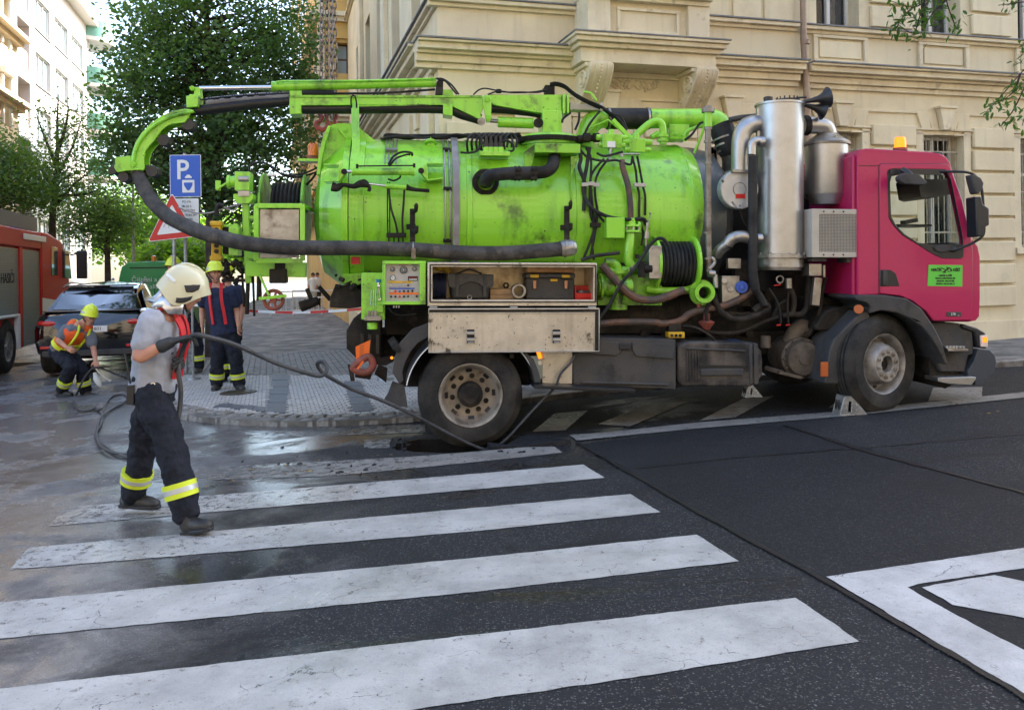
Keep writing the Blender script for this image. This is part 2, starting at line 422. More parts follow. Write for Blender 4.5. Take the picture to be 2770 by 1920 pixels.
def dens(px,k=8,j=1.2):
    out=[]
    for i in range(len(px)-1):
        for t in range(k):
            a=t/k; out.append((px[i][0]*(1-a)+px[i+1][0]*a+random.uniform(-j,j),px[i][1]*(1-a)+px[i+1][1]*a+random.uniform(-j,j)*.5))
    return out+[px[-1]]
seam(dens([(1560,1196),(1640,1240),(1862,1369),(2236,1570),(2480,1713),(2717,1848),(3000,2030)]),0.035,0.008,'long dark tar joint beside the zebra crossing')
seam(dens([(2123,1149),(2320,1213),(2500,1262),(2770,1331),(2900,1370)]),0.04,0.009,'dark tar joint crossing the right lane')
seam(dens([(1715,1267),(1990,1237),(2257,1216),(2500,1196),(2770,1172)]),0.015,0.008,'thin joint across the patched asphalt')
# zebra stripes and other markings
for px,mt,lb in [
 ([(-290,1897),(120,1850),(1300,1716),(2152,1618),(2324,1736),(1638,1845),(-600,2170)],M_PAINT,'nearest and widest white zebra stripe with cracks'),
 ([(-62,1636),(0,1630),(1300,1508),(1884,1447),(1999,1519),(1300,1600),(0,1728),(-158,1744)],M_PAINT,'second white zebra stripe from the camera'),
 ([(78,1482),(1300,1373),(1705,1337),(1786,1386),(1300,1436),(24,1542)],M_PAINT,'third white zebra stripe under the walking firefighter\'s front boot'),
 ([(182,1372),(800,1322),(1300,1281),(1578,1257),(1635,1293),(1300,1323),(800,1366),(130,1424)],M_PAINT,'fourth zebra stripe half covered by mud'),
 ([(264,1276),(820,1252),(1112,1236),(1300,1221),(1491,1203),(1523,1225),(1300,1249),(900,1288),(230,1310)],M_PAINT_W,'broken zebra stripe along the sinkhole'),
 ([(985,1190),(1058,1189),(1052,1212),(985,1213)],M_PAINT_W,'short remnant of a zebra stripe left of the sinkhole'),
 ([(480,1172),(800,1158),(1150,1148),(1150,1170),(800,1182),(480,1192)],M_PAINT_W,'pale faded stripe below the cobbled kerb')]:
    gsheet('zebra_stripe',px,mt,0.004,lb)
gsheet('road_marking',[(1540,1178),(1640,1171),(1880,1145),(2285,1113),(2770,1062),(3300,1010),(3300,1026),(2770,1077),(2285,1127),(1880,1161),(1560,1193)],M_PAINT_W,0.008,'worn white edge line running beside the truck wheels')
for px in ([(1618,1149),(1745,1095),(1860,1088),(1706,1155)],[(1890,1140),(2010,1080),(2095,1072),(1990,1130)],[(2511,1087),(2525,1050),(2658,1048),(2655,1076)],[(1440,1170),(1500,1120),(1590,1112),(1530,1165)],[(2240,1105),(2300,1062),(2400,1057),(2350,1098)]):
    gsheet('hatch_marking',px,M_PAINT_W,0.008,'dull grey diagonal hatch bar painted beneath the truck')
gsheet('parking_bay_marking',[(2235,1563),(2500,1524),(2770,1485),(3200,1425),(3200,1478),(2770,1540),(2500,1580),(2455,1592),(2577,1662),(2770,1762),(2990,1890),(2850,1930),(2717,1848),(2480,1708)],M_PAINT_N,0.008,'bright white corner of a painted bay')
gsheet('parking_bay_marking',[(2494,1592),(2600,1572),(2690,1559),(2770,1576),(2960,1600),(2960,1715),(2770,1675),(2577,1640)],M_PAINT_N,0.008,'white symbol painted inside the bay corner')

# ------------------------------------------------------------------ pavement at the corner
TH=R(16); E1=Vector((math.cos(TH),math.sin(TH),0)); E2=Vector((-math.sin(TH),math.cos(TH),0))
PZ=0.075
kerb_px=[(352,1046),(372,1086),(412,1114),(470,1132),(560,1144),(680,1152),(800,1155),(930,1152),(1050,1146),(1150,1138),(1290,1112),(1443,1090),(1660,1064),(1876,1041),(2200,1022),(2770,990)]
kerb=[G(u,v) for u,v in kerb_px]
kx=kerb[-1]+E1*60; kl=kerb[0]; SD=(G(745,760)-kl); SD.z=0; SD=Vector((-0.262,1,0)).normalized()
far=kl+SD*140
M_SETT=pm('paving_setts',(0.23,0.21,0.185),0.7,c2=(0.16,0.15,0.135),ns=9,dirt=(0.07,0.065,0.06),ds=3,dlo=.5,dhi=.8,damt=.6,bump=.5,bs=60)
M_JOINT=pm('joint_sand',(0.055,0.05,0.043),0.95,bump=.5,bs=90)
M_LIGHTSETT=pm('light_setts',(0.43,0.41,0.385),0.65,c2=(0.35,0.34,0.33),ns=14,dirt=(0.12,0.115,0.11),ds=2.5,dlo=.5,dhi=.8,damt=.7,bump=.5,bs=60)
M_COBBLE=pm('granite_cobble',(0.24,0.23,0.215),0.6,c2=(0.17,0.16,0.15),ns=12,dirt=(0.06,0.07,0.04),ds=7,dlo=.52,dhi=.7,damt=.7,bump=.7,bs=45)
M_SLAB=pm('dark_slab',(0.105,0.115,0.125),0.6,c2=(0.075,0.08,0.09),ns=10,bump=.4,bs=60)
mb=MB(); edge=[p.copy() for p in kerb]+[kx, kx+E2*30, far+Vector((30,0,0)), far]
edge=[Vector((p.x,p.y,gz(p.x)+PZ-0.012)) for p in edge]
tr=geometry.tessellate_polygon([[Vector((p.x,p.y,0)) for p in edge]]); n=len(edge)
mb.add(edge+[p-Vector((0,0,0.2)) for p in edge],[tuple(t) for t in tr]+[(i,(i+1)%n,(i+1)%n+n,i+n) for i in range(n)])
M_PAVE=pm('pavement_base',(0.24,0.225,0.205),0.8,c2=(0.09,0.085,0.078),ns=2.5,dirt=(0.06,0.055,0.05),ds=.8,bump=.5,bs=50)
pave=tag(mb.build('pavement',M_PAVE),'mosaic stone pavement round the street corner',None,None,'structure')
def inpoly(p, poly):
    c=False; n=len(poly)
    for i in range(n):
        a,b=poly[i],poly[i-1]
        if (a[1]>p[1])!=(b[1]>p[1]) and p[0]<(b[0]-a[0])*(p[1]-a[1])/(b[1]-a[1])+a[0]: c=not c
    return c
# two rows of kerb cobbles
inset=catmull([(p.x,p.y,0) for p in kerb[:11]],8)
def offs(poly,d):
    out=[]
    for i,p in enumerate(poly):
        t=(poly[min(i+1,len(poly)-1)]-poly[max(i-1,0)]).normalized(); out.append(p+Vector((-t.y,t.x,0))*d)
    return out
random.seed(11)
for row,(d0,d1) in enumerate(((0.0,0.145),(0.17,0.31))):
    a=offs(inset,d0+.005); b=offs(inset,d1)
    # arc length walk
    L=[0]
    for i in range(1,len(a)): L.append(L[-1]+(a[i]-a[i-1]).length)
    def at(poly,s):
        s=min(max(s,0),L[-1]-1e-6)
        for i in range(1,len(L)):
            if L[i]>=s: t=(s-L[i-1])/(L[i]-L[i-1]); return poly[i-1].lerp(poly[i],t)
    s=0.04*row
    while s<L[-1]-0.15:
        w=random.uniform(0.14,0.23); g=0.030
        q=[at(a,s+random.uniform(0,.02)),at(a,s+w-g),at(b,s+w-g+random.uniform(-.02,.01)),at(b,s+random.uniform(-.01,.01))]
        hgt=PZ+random.uniform(-.004,.014)-(0.02 if row==0 else 0)
        c=sum(q,Vector())/4; q=[c+(x-c)*random.uniform(.93,1.0) for x in q]
        m=MB(); m.ring_stack([[Vector((x.x-c.x,x.y-c.y,gz(x.x)-gz(c.x)-0.1)) for x in q],[Vector((x.x-c.x,x.y-c.y,gz(x.x)-gz(c.x)-0.012)) for x in q],[Vector(((x.x-c.x)*.88,(x.y-c.y)*.88,gz(x.x)-gz(c.x))) for x in q]])
        m.build('cobble',M_COBBLE,pave,0,loc=(c.x,c.y,gz(c.x)+hgt),angle=60)
        s+=w
# light kerb stones further right under the truck
M_KERB=pm('kerb_granite',(0.30,0.28,0.25),0.65,c2=(0.2,0.19,0.17),ns=12,dirt=(0.08,0.07,0.06),ds=4,bump=.5,bs=50)
path=[Vector((p.x,p.y,0)) for p in kerb[10:]]+[Vector((kx.x,kx.y,0))]
a=path
for i in range(len(a)-1):
    seg=a[i+1]-a[i]; L_=seg.length; t=seg.normalized(); q=Vector((-t.y,t.x,0)); n=max(1,int(min(L_,22)/1.0)); w=min(L_,22)/n
    for j in range(n):
        c=a[i]+t*(w*(j+.5)); m=MB(); tt=Vector((t.x,t.y,SLOPE*t.x)).normalized()
        m.obox((0,0,0),tt,q,tt.cross(q),w/2-.004,.07,.1); m.build('kerb_stone',M_KERB,pave,.006,loc=(c.x+q.x*.07,c.y+q.y*.07,gz(c.x)+PZ-0.1))
# dark slab bands
bands=[[(738,1012),(783,1012),(773,1116),(718,1114)],[(575,1100),(603,1090),(720,1100),(716,1112)],[(930,1030),(974,1030),(1012,1110),(955,1113)]]
bandg=[[G(u,v,PZ) for u,v in b] for b in bands]
for bi,b in enumerate(bandg):
    q=b if bi!=1 else [b[0],b[1],b[2],b[3]]
    nseg=5 if bi!=1 else 4
    for k in range(nseg):
        t0,t1=k/nseg+.006,(k+1)/nseg-.006
        if bi==1: A=q[0].lerp(q[3],t0);B=q[0].lerp(q[3],t1);C=q[1].lerp(q[2],t1);D=q[1].lerp(q[2],t0)
        else: A=q[0].lerp(q[3],t0);B=q[1].lerp(q[2],t0);C=q[1].lerp(q[2],t1);D=q[0].lerp(q[3],t1)
        c=(A+B+C+D)/4; m=MB(); m.ring_stack([[x-c-Vector((0,0,.05)) for x in (A,B,C,D)],[x-c for x in (A,B,C,D)]])
        m.build('paving_slab',M_SLAB,pave,.003,loc=c+Vector((0,0,0.001)))
# joined small setts (too many and too small to pick apart singly)
def setts(name, mat, w, d, gap, region, ymax, skip=(), zr=.0015, rot=0.0):
    e1=E1*math.cos(rot)+E2*math.sin(rot); e2=E2*math.cos(rot)-E1*math.sin(rot)
    m=MB(); xs=[p.dot(e1) for p in region]; ys=[p.dot(e2) for p in region]; reg=[(p.x,p.y) for p in region]
    i0,i1=int(min(xs)/w)-1,int(max(xs)/w)+1; j0,j1=int(min(ys)/d)-1,int(max(ys)/d)+1
    sk=[[(p.x,p.y) for p in b] for b in skip]
    for j in range(j0,j1):
        for i in range(i0,i1):
            o=(.5*w if j%2 else 0)
            c=e1*(i*w+o)+e2*(j*d)
            if not inpoly((c.x,c.y),reg) or c.y>ymax: continue
            if any(inpoly((c.x,c.y),b) for b in sk): continue
            hw,hd=(w-gap)/2*random.uniform(.92,1),(d-gap)/2*random.uniform(.92,1); z=gz(c.x)+PZ+random.uniform(-zr,zr)
            v=[c+e1*(sx*hw)+e2*(sy*hd) for sx,sy in ((-1,-1),(1,-1),(1,1),(-1,1))]
            lo=[Vector((p.x,p.y,z-.02+SLOPE*(p.x-c.x))) for p in v]; hi=[Vector((c.x+(p.x-c.x)*.95,c.y+(p.y-c.y)*.95,z+SLOPE*(p.x-c.x))) for p in v]
            m.add(lo+hi,[(4,5,6,7),(0,1,5,4),(1,2,6,5),(2,3,7,6),(3,0,4,7)])
    ob=m.build(name,mat,pave,fix=False); ob['kind']='stuff'; return ob
inner=[G(u,v,PZ) for u,v in ((400,1040),(430,1098),(500,1118),(600,1127),(700,1135),(800,1138),(930,1135),(1060,1130),(1150,1120),(1200,1100),(1130,1010),(420,1010))]
lightreg=inner
ip=offs(catmull([(p.x,p.y,0) for p in kerb[:12]],4),.33)
lightreg=[p for p in ip]+[G(u,v,PZ) for u,v in ((1443,1014),(380,1014))]
setts('paving_stones',M_LIGHTSETT,.10,.10,.007,lightreg,40,bandg)
reg2=[G(1443,1013,PZ),G(380,1013,PZ),kl+SD*15+Vector((.4,0,0)),kl+SD*15+Vector((9,0,0))]
setts('paving_bricks',M_SETT,.20,.10,.009,reg2,17,[],.0018,R(90))
# manhole cover beside the standing firefighter
c=G(645,1062,PZ); mh=MB(); mh.lathe((0,0,0.0),(SLOPE*-1,0,1),[(0.0,.24),(.012,.235),(.012,.19),(.006,.185),(.006,.17),(.014,.165),(.014,.0)],36)
M_IRON=pm('cast_iron',(0.06,0.055,0.05),.5,.8,c2=(0.09,.07,.05),ns=20,bump=.5,bs=80)
tag(mh.build('manhole_cover',M_IRON,loc=c+Vector((0,0,.002))),'round iron cover in the pavement at the standing firefighter\'s boots','manhole cover')
# ================================================================== CREAM CORNER BUILDING
M_WALL=pm('cream_plaster',(0.73,0.635,0.43),0.85,c2=(0.64,0.55,0.37),ns=1.2,dirt=(0.38,0.31,0.20),ds=1.6,dlo=.56,dhi=.82,damt=.55,streak=(0.42,0.36,0.25),stamt=.28,bump=.25,bs=70)
M_TRIM=pm('cream_trim',(0.73,0.64,0.44),0.8,c2=(0.62,0.53,0.37),ns=2,dirt=(0.22,0.18,0.12),ds=4.5,dlo=.57,dhi=.74,damt=.7,streak=(0.36,0.30,0.20),stamt=.25,bump=.25,bs=60)
M_FLASH=pm('zinc_flashing',(0.14,0.14,0.145),0.6,.3,c2=(.2,.2,.2),ns=4)
M_GLASSD=pm('window_glass',(0.02,0.025,0.03),0.04,0,spec=.8,alpha=.38)
M_FRAMEW=pm('white_window_frame',(0.62,0.62,0.60),0.4)
M_IRONBAR=pm('painted_iron_bar',(0.50,0.47,0.38),0.5,c2=(.3,.25,.18),ns=30)
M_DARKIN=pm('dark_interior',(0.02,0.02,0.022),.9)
M_CURT=pm('net_curtain',(0.55,0.55,0.55),.9,c2=(.35,.36,.38),ns=8)
M_PIPE=pm('downpipe_metal',(0.33,0.24,0.17),.5,.3,c2=(.25,.18,.13),ns=6)
FN=Vector((math.sin(TH),-math.cos(TH),0)); FO=Vector((7.3,13.3,0)); FO=onplane(2165,700,FO,FN); FO.z=0
class Fac:
    def __init__(s,o,e,n): s.o,s.e,s.n=o,e,n
    def w(s,a,off,z): return s.o+s.e*a+s.n*off+Vector((0,0,z))
    def sz(s,u,v,off=0):
        p=onplane(u,v,s.o+s.n*off,s.n); return (p-s.o).dot(s.e),p.z
    def fbox(s,mb,a0,a1,z0,z1,o0,o1):
        v=[s.w(a,o,z) for z in (z0,z1) for o in (o0,o1) for a in (a0,a1)]
        return mb.add(v,[(0,2,3,1),(4,5,7,6),(0,1,5,4),(2,6,7,3),(0,4,6,2),(1,3,7,5)])
F=Fac(FO,E1,FN)
def S_(u,v=400,off=0): return F.sz(u,v,off)[0]
def Z_(u,v,off=0): return F.sz(u,v,off)[1]
PER=S_(2556,380)-S_(2278,380); W0=S_(2271,380); HWG=(S_(2335,380)-S_(2207,380))/2
ZB=Z_(2669,916); ZWT=Z_(2540,365); ZWB=Z_(2540,365)-1.75
FAR=[]
zc0,zc1=Z_(2175,240),Z_(2175,178)           # main cornice
zs0,zs1=Z_(2175,92),Z_(2175,70)             # sill band of the first floor
ZF1=zs1; FH=3.7
bld=empty('corner_building',(0,0,0),'cream stuccoed corner building with balcony on scroll corbels behind the truck','building')
# outline: corner between front and side street
sL=S_(1185,300); cornerP=F.w(sL,0,0)
SE=Vector((-0.275,1,0)).normalized(); SN=Vector((-SE.y,SE.x,0)); SN = SN if SN.x<0 else -SN
A=Fac(cornerP,SE,SN)
HT=21.0; AL=14.0
wins=[]
for k in range(-2,11): wins.append((W0+k*PER, HWG*.92, ZWB, ZWT,'g'))
for k in range(-4,11):
    for fl in range(4):
        if fl<4: wins.append((W0+k*PER, HWG*.9, ZF1+.02+fl*FH, ZF1+2.1+fl*FH,'u'))
wins=[w for w in wins if w[0]-w[1]>sL+.3 and w[3]<HT-.5]
mb=MB(); outer=[(sL,-1.5),(sL+34,-1.5),(sL+34,HT),(sL,HT)]
mb.plate(outer,[[(c-h,z0),(c+h,z0),(c+h,z1),(c-h,z1)] for c,h,z0,z1,t in wins],-.45,0,lambda p,q,d:F.w(p,d,q))
mb.build('front_wall',M_WALL,bld)
# side street wall with openings
swins=[]
for k in range(0,5):
    for fl,(z0,z1) in enumerate([(ZWB-.6,ZWT-.2)]+[(ZF1+.05+i*FH,ZF1+2.15+i*FH) for i in range(4)]):
        swins.append((1.6+k*2.3,.5,z0,z1))
mb=MB(); mb.plate([(0,-2.5),(AL,-2.5),(AL,HT),(0,HT)],[[(c-h,z0),(c+h,z0),(c+h,z1),(c-h,z1)] for c,h,z0,z1 in swins],-.45,0,lambda p,q,d:A.w(p,d,q))
mb.build('side_wall',M_WALL,bld)
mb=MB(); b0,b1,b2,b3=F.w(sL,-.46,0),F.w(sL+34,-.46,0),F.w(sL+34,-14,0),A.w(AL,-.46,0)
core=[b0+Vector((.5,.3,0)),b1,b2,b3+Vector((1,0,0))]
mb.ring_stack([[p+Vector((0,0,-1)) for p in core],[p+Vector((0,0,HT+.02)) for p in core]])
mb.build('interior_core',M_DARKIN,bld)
mb=MB(); rp=[F.w(sL-.8,.8,HT),F.w(sL+34,.8,HT),F.w(sL+34,-14,HT),A.w(AL,-.4,HT)]
rp[0]=cornerP+Vector((0,0,HT))+FN*.8+SN*.8; mb.ring_stack([rp,[p+Vector((0,0,.5)) for p in rp]]); mb.build('roof_cornice',M_TRIM,bld)
def cornice(fac,a0,a1,steps,name='cornice',mat=None):
    m=MB()
    for z0,z1,o in steps: fac.fbox(m,a0-o*0,a1,z0,z1,0.003,o)
    return m.build(name,mat or M_TRIM,bld,.008)
pipe_s=S_(2158,100)
def main_steps(dz=0,k=1.0):
    z0,z1=zc0+dz,zc1+dz; h=z1-z0
    return [(z0,z0+h*.22,.05*k),(z0+h*.22,z0+h*.5,.10*k),(z0+h*.5,z0+h*.62,.16*k),(z0+h*.62,z0+h*.86,.24*k),(z0+h*.86,z1-.015,.29*k)]
def sill_steps(dz=0):
    return [(zs0+dz,zs0+dz+.05,.05),(zs0+.05+dz,zs1+dz-.015,.11)]
aend=sL+34
for a0,a1,o in ((sL-.0,pipe_s-.06,.05),(pipe_s+.06,aend,0)):
    m=MB()
    if o: F.fbox(m,a0,a1,zc0-.9,zs1+3.4,0.002,o); m.build('projecting_bay',M_WALL,bld)
    cornice(F,a0-.30*(o>0),a1,[(z0,z1,t+o) for z0,z1,t in main_steps()])
    cornice(F,a0-.12*(o>0),a1,[(z0,z1,t+o) for z0,z1,t in sill_steps()],'sill_band')
    m=MB(); F.fbox(m,a0-.32*(o>0),a1+.03,zc1-.014,zc1+.006,0.001,.31+o); F.fbox(m,a0-.14*(o>0),a1,zs1-.014,zs1+.006,.001,.13+o); m.build('flashing',M_FLASH,bld)
for i in range(1,5): cornice(F,sL,aend,[(z0,z1,t) for z0,z1,t in sill_steps(i*FH)],'sill_band')
for i in range(0,5):
    cornice(A,0,AL,[(z0,z1,t) for z0,z1,t in sill_steps(i*FH)],'sill_band')
cornice(A,0,AL,main_steps(0,1.3)); m=MB(); A.fbox(m,0,AL,zc1-.014,zc1+.006,.001,.40); A.fbox(m,0,AL,zs1-.014,zs1+.006,.001,.15); m.build('flashing',M_FLASH,bld)
for k in range(0,3):   # side street relief: pilasters, keystones and panels between the windows
    m=MB(); A.fbox(m,.25+k*4.6,.75+k*4.6,ZB-.4,zc0,.002,.09); A.fbox(m,.25+k*4.6,.75+k*4.6,zs1+.01,HT,.002,.09); m.build('pilaster',M_TRIM,bld,.01)
random.seed(5)
# rusticated side-street ground floor courses
bmx=MB(); A.fbox(bmx,-.24,.24,-.02,.02,0,.045)
zz=ZB+.5
while zz<zc0-.25:
    for j in range(0,6):
        for off,w in ((.85,.32),(2.45,.28)):
            a=off+j*2.3-.85
            if a<0.3: continue
            m=MB(); A.fbox(m,a-w/2*1.0,a+w/2*1.0,zz,zz+.30,.002,.05); m.build('stone_block',M_WALL,bld)
    zz+=.345
# windows
def make_window(fac,c,h,z0,z1,kind,detail=True):
    m=MB(); r=.05; d0,d1=-.30,-.24
    for q in ((c-h,c-h+r,z0,z1),(c+h-r,c+h,z0,z1),(c-h+r,c+h-r,z0,z0+r),(c-h+r,c+h-r,z1-r,z1)): fac.fbox(m,*q,d0,d1)
    fac.fbox(m,c-.03,c+.03,z0+r,z1-r,d0+.004,d1+.02)
    zt=z0+(z1-z0)*.68
    fac.fbox(m,c-h+r,c-.03,zt-.03,zt+.03,d0+.004,d1+.01); fac.fbox(m,c+.03,c+h-r,zt-.03,zt+.03,d0+.004,d1+.01)
    w=m.build('window',M_FRAMEW,bld,.004 if detail else 0)
    m=MB(); fac.fbox(m,c-h+.02,c+h-.02,z0+.02,z1-.02,-.285,-.275); m.build('pane',M_GLASSD,w)
    if kind=='u' and detail:
        m=MB(); n=10
        for sgn in (-1,1):
            pts=[fac.w(c+sgn*(h-.05)-sgn*(h*.55)*i/n, -.36+.02*math.sin(i*2.4+c),0) for i in range(n+1)]
            m.add([p+Vector((0,0,z0)) for p in pts]+[p+Vector((0,0,z1)) for p in pts],[(i,i+1,i+n+2,i+n+1) for i in range(n)])
        m.build('curtain',M_CURT,w)
        m=MB(); fac.fbox(m,c-h-.02,c+h+.02,z0-.03,z0,-.25,-.02+.04); m.build('sill',M_TRIM,w)
    if kind=='g' and detail:
        m=MB(); nb=7
        for i in range(nb):
            a=c-h+.05+(2*h-.1)*i/(nb-1); m.cyl(fac.w(a,-.10,z0+.01),fac.w(a,-.10,z1-.01),.008,n=6)
        for zq in (z0+.25,z0+.9,z1-.25): fac.fbox(m,c-h+.002,c+h-.002,zq-.012,zq+.012,-.108,-.092)
        m.build('grille',M_IRONBAR,w)
    return w
for c,h,z0,z1,t in wins:
    vis = c < S_(2770)+3*PER and z0<ZF1+1
    make_window(F,c,h,z0,z1,t,vis)
for i,(c,h,z0,z1) in enumerate(swins): make_window(A,c,h,z0,z1,'s',False)
# ground floor: surrounds, keystones, stone blocks, string courses
cz=ZWT
for k in range(-2,5):
    c=W0+k*PER; o=.05 if c<pipe_s else 0
    if abs(c-pipe_s)<.15: continue
    m=MB(); zt=ZWT+.06; zk=zc0-.22
    m.ring_stack([[F.w(a,.003,z) for a,z in ((c-.075,zt),(c+.075,zt),(c+.14,zk),(c-.14,zk))],[F.w(a,.12+o,z) for a,z in ((c-.075,zt),(c+.075,zt),(c+.14,zk),(c-.14,zk))]])
    F.fbox(m,c-.16,c+.16,zk,zk+.035,.003,.145+o); m.build('keystone',M_TRIM,bld,.006)
    for sg in (-1,1):   # flat arch voussoirs either side
        for j,(b0_,b1_) in enumerate(((.085,.22),(.235,.40))):
            pts=[(c+sg*b0_,zt),(c+sg*b1_,zt),(c+sg*(b1_+.10),zk-.05),(c+sg*(b0_+.065),zk-.05)]
            if sg<0: pts=pts[::-1]
            m=MB(); m.ring_stack([[F.w(a,.003,z) for a,z in pts],[F.w(a,.035+o,z) for a,z in pts]]); m.build('stone_block',M_WALL,bld,.006)
    # surround
    m=MB(); 
    for q in ((c-HWG-.10,c-HWG*.92-.001,ZWB,ZWT+.05),(c+HWG*.92+.001,c+HWG+.10,ZWB,ZWT+.05)): F.fbox(m,*q,.003,.03+o)
    m.build('window_surround',M_TRIM,bld,.004)
    m=MB(); F.fbox(m,c-HWG-.12,c+HWG+.12,ZWB-.10,ZWB-.002,.003,.09+o); m.build('window_sill',M_TRIM,bld,.006)
bh=Z_(2690,350)-Z_(2690,410.5)
for k in range(-3,6):
    c=W0+(k+.5)*PER; o=.05 if c<pipe_s else 0
    if abs(c-pipe_s)<.3 and False: continue
    hw=PER/2-HWG-.13; zt=Z_(2690,350)
    if k==-1: continue
    j=0
    while zt-j*bh>ZB+.75:
        top=zt-j*bh; m=MB(); F.fbox(m,c-hw,c+hw,top-bh+.045,top,.003,.07+o); m.build('stone_block',M_WALL,bld,.016,3); j+=1
# string lines under cornice & above windows
for z,o in ((zc0-.30,.03),(zc0-.55,.05),(zc0-.62,.03)):
    for k in range(-3,6):
        a0,a1=W0+k*PER+.5,W0+(k+1)*PER-.5
        if W0+k*PER<sL+.2: continue
        if a1-a0>.05: m=MB(); oo=.05 if a0<pipe_s else 0; F.fbox(m,W0+k*PER+.19,W0+(k+1)*PER-.19,z,z+.03,.004,o+oo); m.build('string_course',M_TRIM,bld,.004)
# parapet panels between cornice and sill band
for k in range(0,6):
    c=W0+k*PER+.02; z0,z1=zc1+.10,zs0-.05; hw=.47
    m=MB(); F.fbox(m,c-hw,c+hw,z0-.07,z0,.003,.05); F.fbox(m,c-hw,c+hw,z1,z1+.045,.003,.05); F.fbox(m,c-hw,c-hw+.07,z0,z1,.003,.05); F.fbox(m,c+hw-.07,c+hw,z0,z1,.003,.05)
    m.build('panel_frame',M_TRIM,bld,.006)
    m=MB(); F.fbox(m,c-hw+.11,c+hw-.11,z0+.035,z1-.035,.003,.03); m.build('panel',M_WALL,bld,.008)
# first floor blocks between windows
for k in range(-1,6):
    c=W0+(k+.5)*PER
    for j in range(0,4):
        if k==-1: continue
        z=zs1+.05+j*.36; m=MB(); F.fbox(m,c-(PER/2-HWG-.14),c+(PER/2-HWG-.14),z,z+.315,.003,.06); m.build('stone_block',M_WALL,bld,.014,3)
# left bay: blocks next to pipe on first floor
for j in range(3):
    z=zs1+.02+j*.40
    for a0,a1 in ((S_(1975,40),S_(2055,40)),(S_(2060,40),pipe_s-.1)):
        m=MB(); F.fbox(m,a0,a1-.02,z,z+.36,.051,.085); m.build('stone_block',M_WALL,bld,.012)
# downpipe
m=MB(); m.cyl(F.w(pipe_s,.14,zc1+.35),F.w(pipe_s,.14,HT),.045,n=14); m.cyl(F.w(pipe_s+.03,.16,zc1-.5),F.w(pipe_s,.14,zc1+.36),.05,n=14)
m.tube([F.w(pipe_s+.03,.16,zc1-.5),F.w(pipe_s+.06,.36,zc1-.3),F.w(pipe_s+.06,.36,zc1-.05)],.012,8) if False else None
m.cyl(F.w(pipe_s+.03,.16,ZB+.1),F.w(pipe_s+.03,.16,zc1-.5),.05,n=14)
for z in (zc1+.3,zc0-.4,zc0-1.6,ZB+1.5): m.cyl(F.w(pipe_s+.02,.15,z-.03),F.w(pipe_s+.02,.15,z+.03),.062,n=14)
m.build('downpipe',M_PIPE,bld)
# balcony / oriel on two scroll corbels
OB=.72
bs0,bs1=S_(1500,140,.3),S_(1975,120,OB)
zb0=Z_(1700,110,OB); 
zbt=Z_(1700,92,OB)
h=zbt-(Z_(1700,140,OB))
bs0=S_(1560,110,OB)
m=MB()
for z0,z1,o,e in ((zbt-.34,zbt-.16,OB-.16,.0),(zbt-.16,zbt-.10,OB-.10,.05),(zbt-.10,zbt-.04,OB-.04,.10),(zbt-.04,zbt,OB,.13)):
    F.fbox(m,bs0+.12-e,bs1-.12+e,z0,z1,.06,o)
m.build('balcony_slab',M_TRIM,bld,.008)
m=MB(); F.fbox(m,bs0-.02,bs1+.02,zbt+.001,zbt+.018,.06,OB+.012); m.build('flashing',M_FLASH,bld)
m=MB(); F.fbox(m,bs0+.22,bs1-.22,zbt+.02,zbt+4.5,.06,OB-.22); m.build('oriel_wall',M_WALL,bld,.01)
for a in (bs0+.22,bs1-.22-.3):
    m=MB(); F.fbox(m,a-.01,a+.31,zbt+.02,zbt+4.4,.07,OB-.15); m.build('oriel_pilaster',M_TRIM,bld,.01)
    for j in range(1):
        pass
pa0,pa1=bs0+.22+.42,bs1-.22-.42
m=MB(); F.fbox(m,pa0,pa1,zbt+.07,zbt+.11,.07,OB-.185); F.fbox(m,pa0,pa1,zbt+.36,zbt+.40,.07,OB-.185); F.fbox(m,pa0,pa0+.04,zbt+.111,zbt+.359,.07,OB-.185); F.fbox(m,pa1-.04,pa1,zbt+.111,zbt+.359,.07,OB-.185); m.build('panel_frame',M_TRIM,bld,.006)
for z0_,z1_,e_ in ((zbt+.47,zbt+.53,-.12),(zbt+.53,zbt+.60,-.06)): 
    m=MB(); F.fbox(m,bs0+.18-e_*.3,bs1-.18+e_*.3,z0_,z1_,.07,OB+e_); m.build('sill_band',M_TRIM,bld,.006)
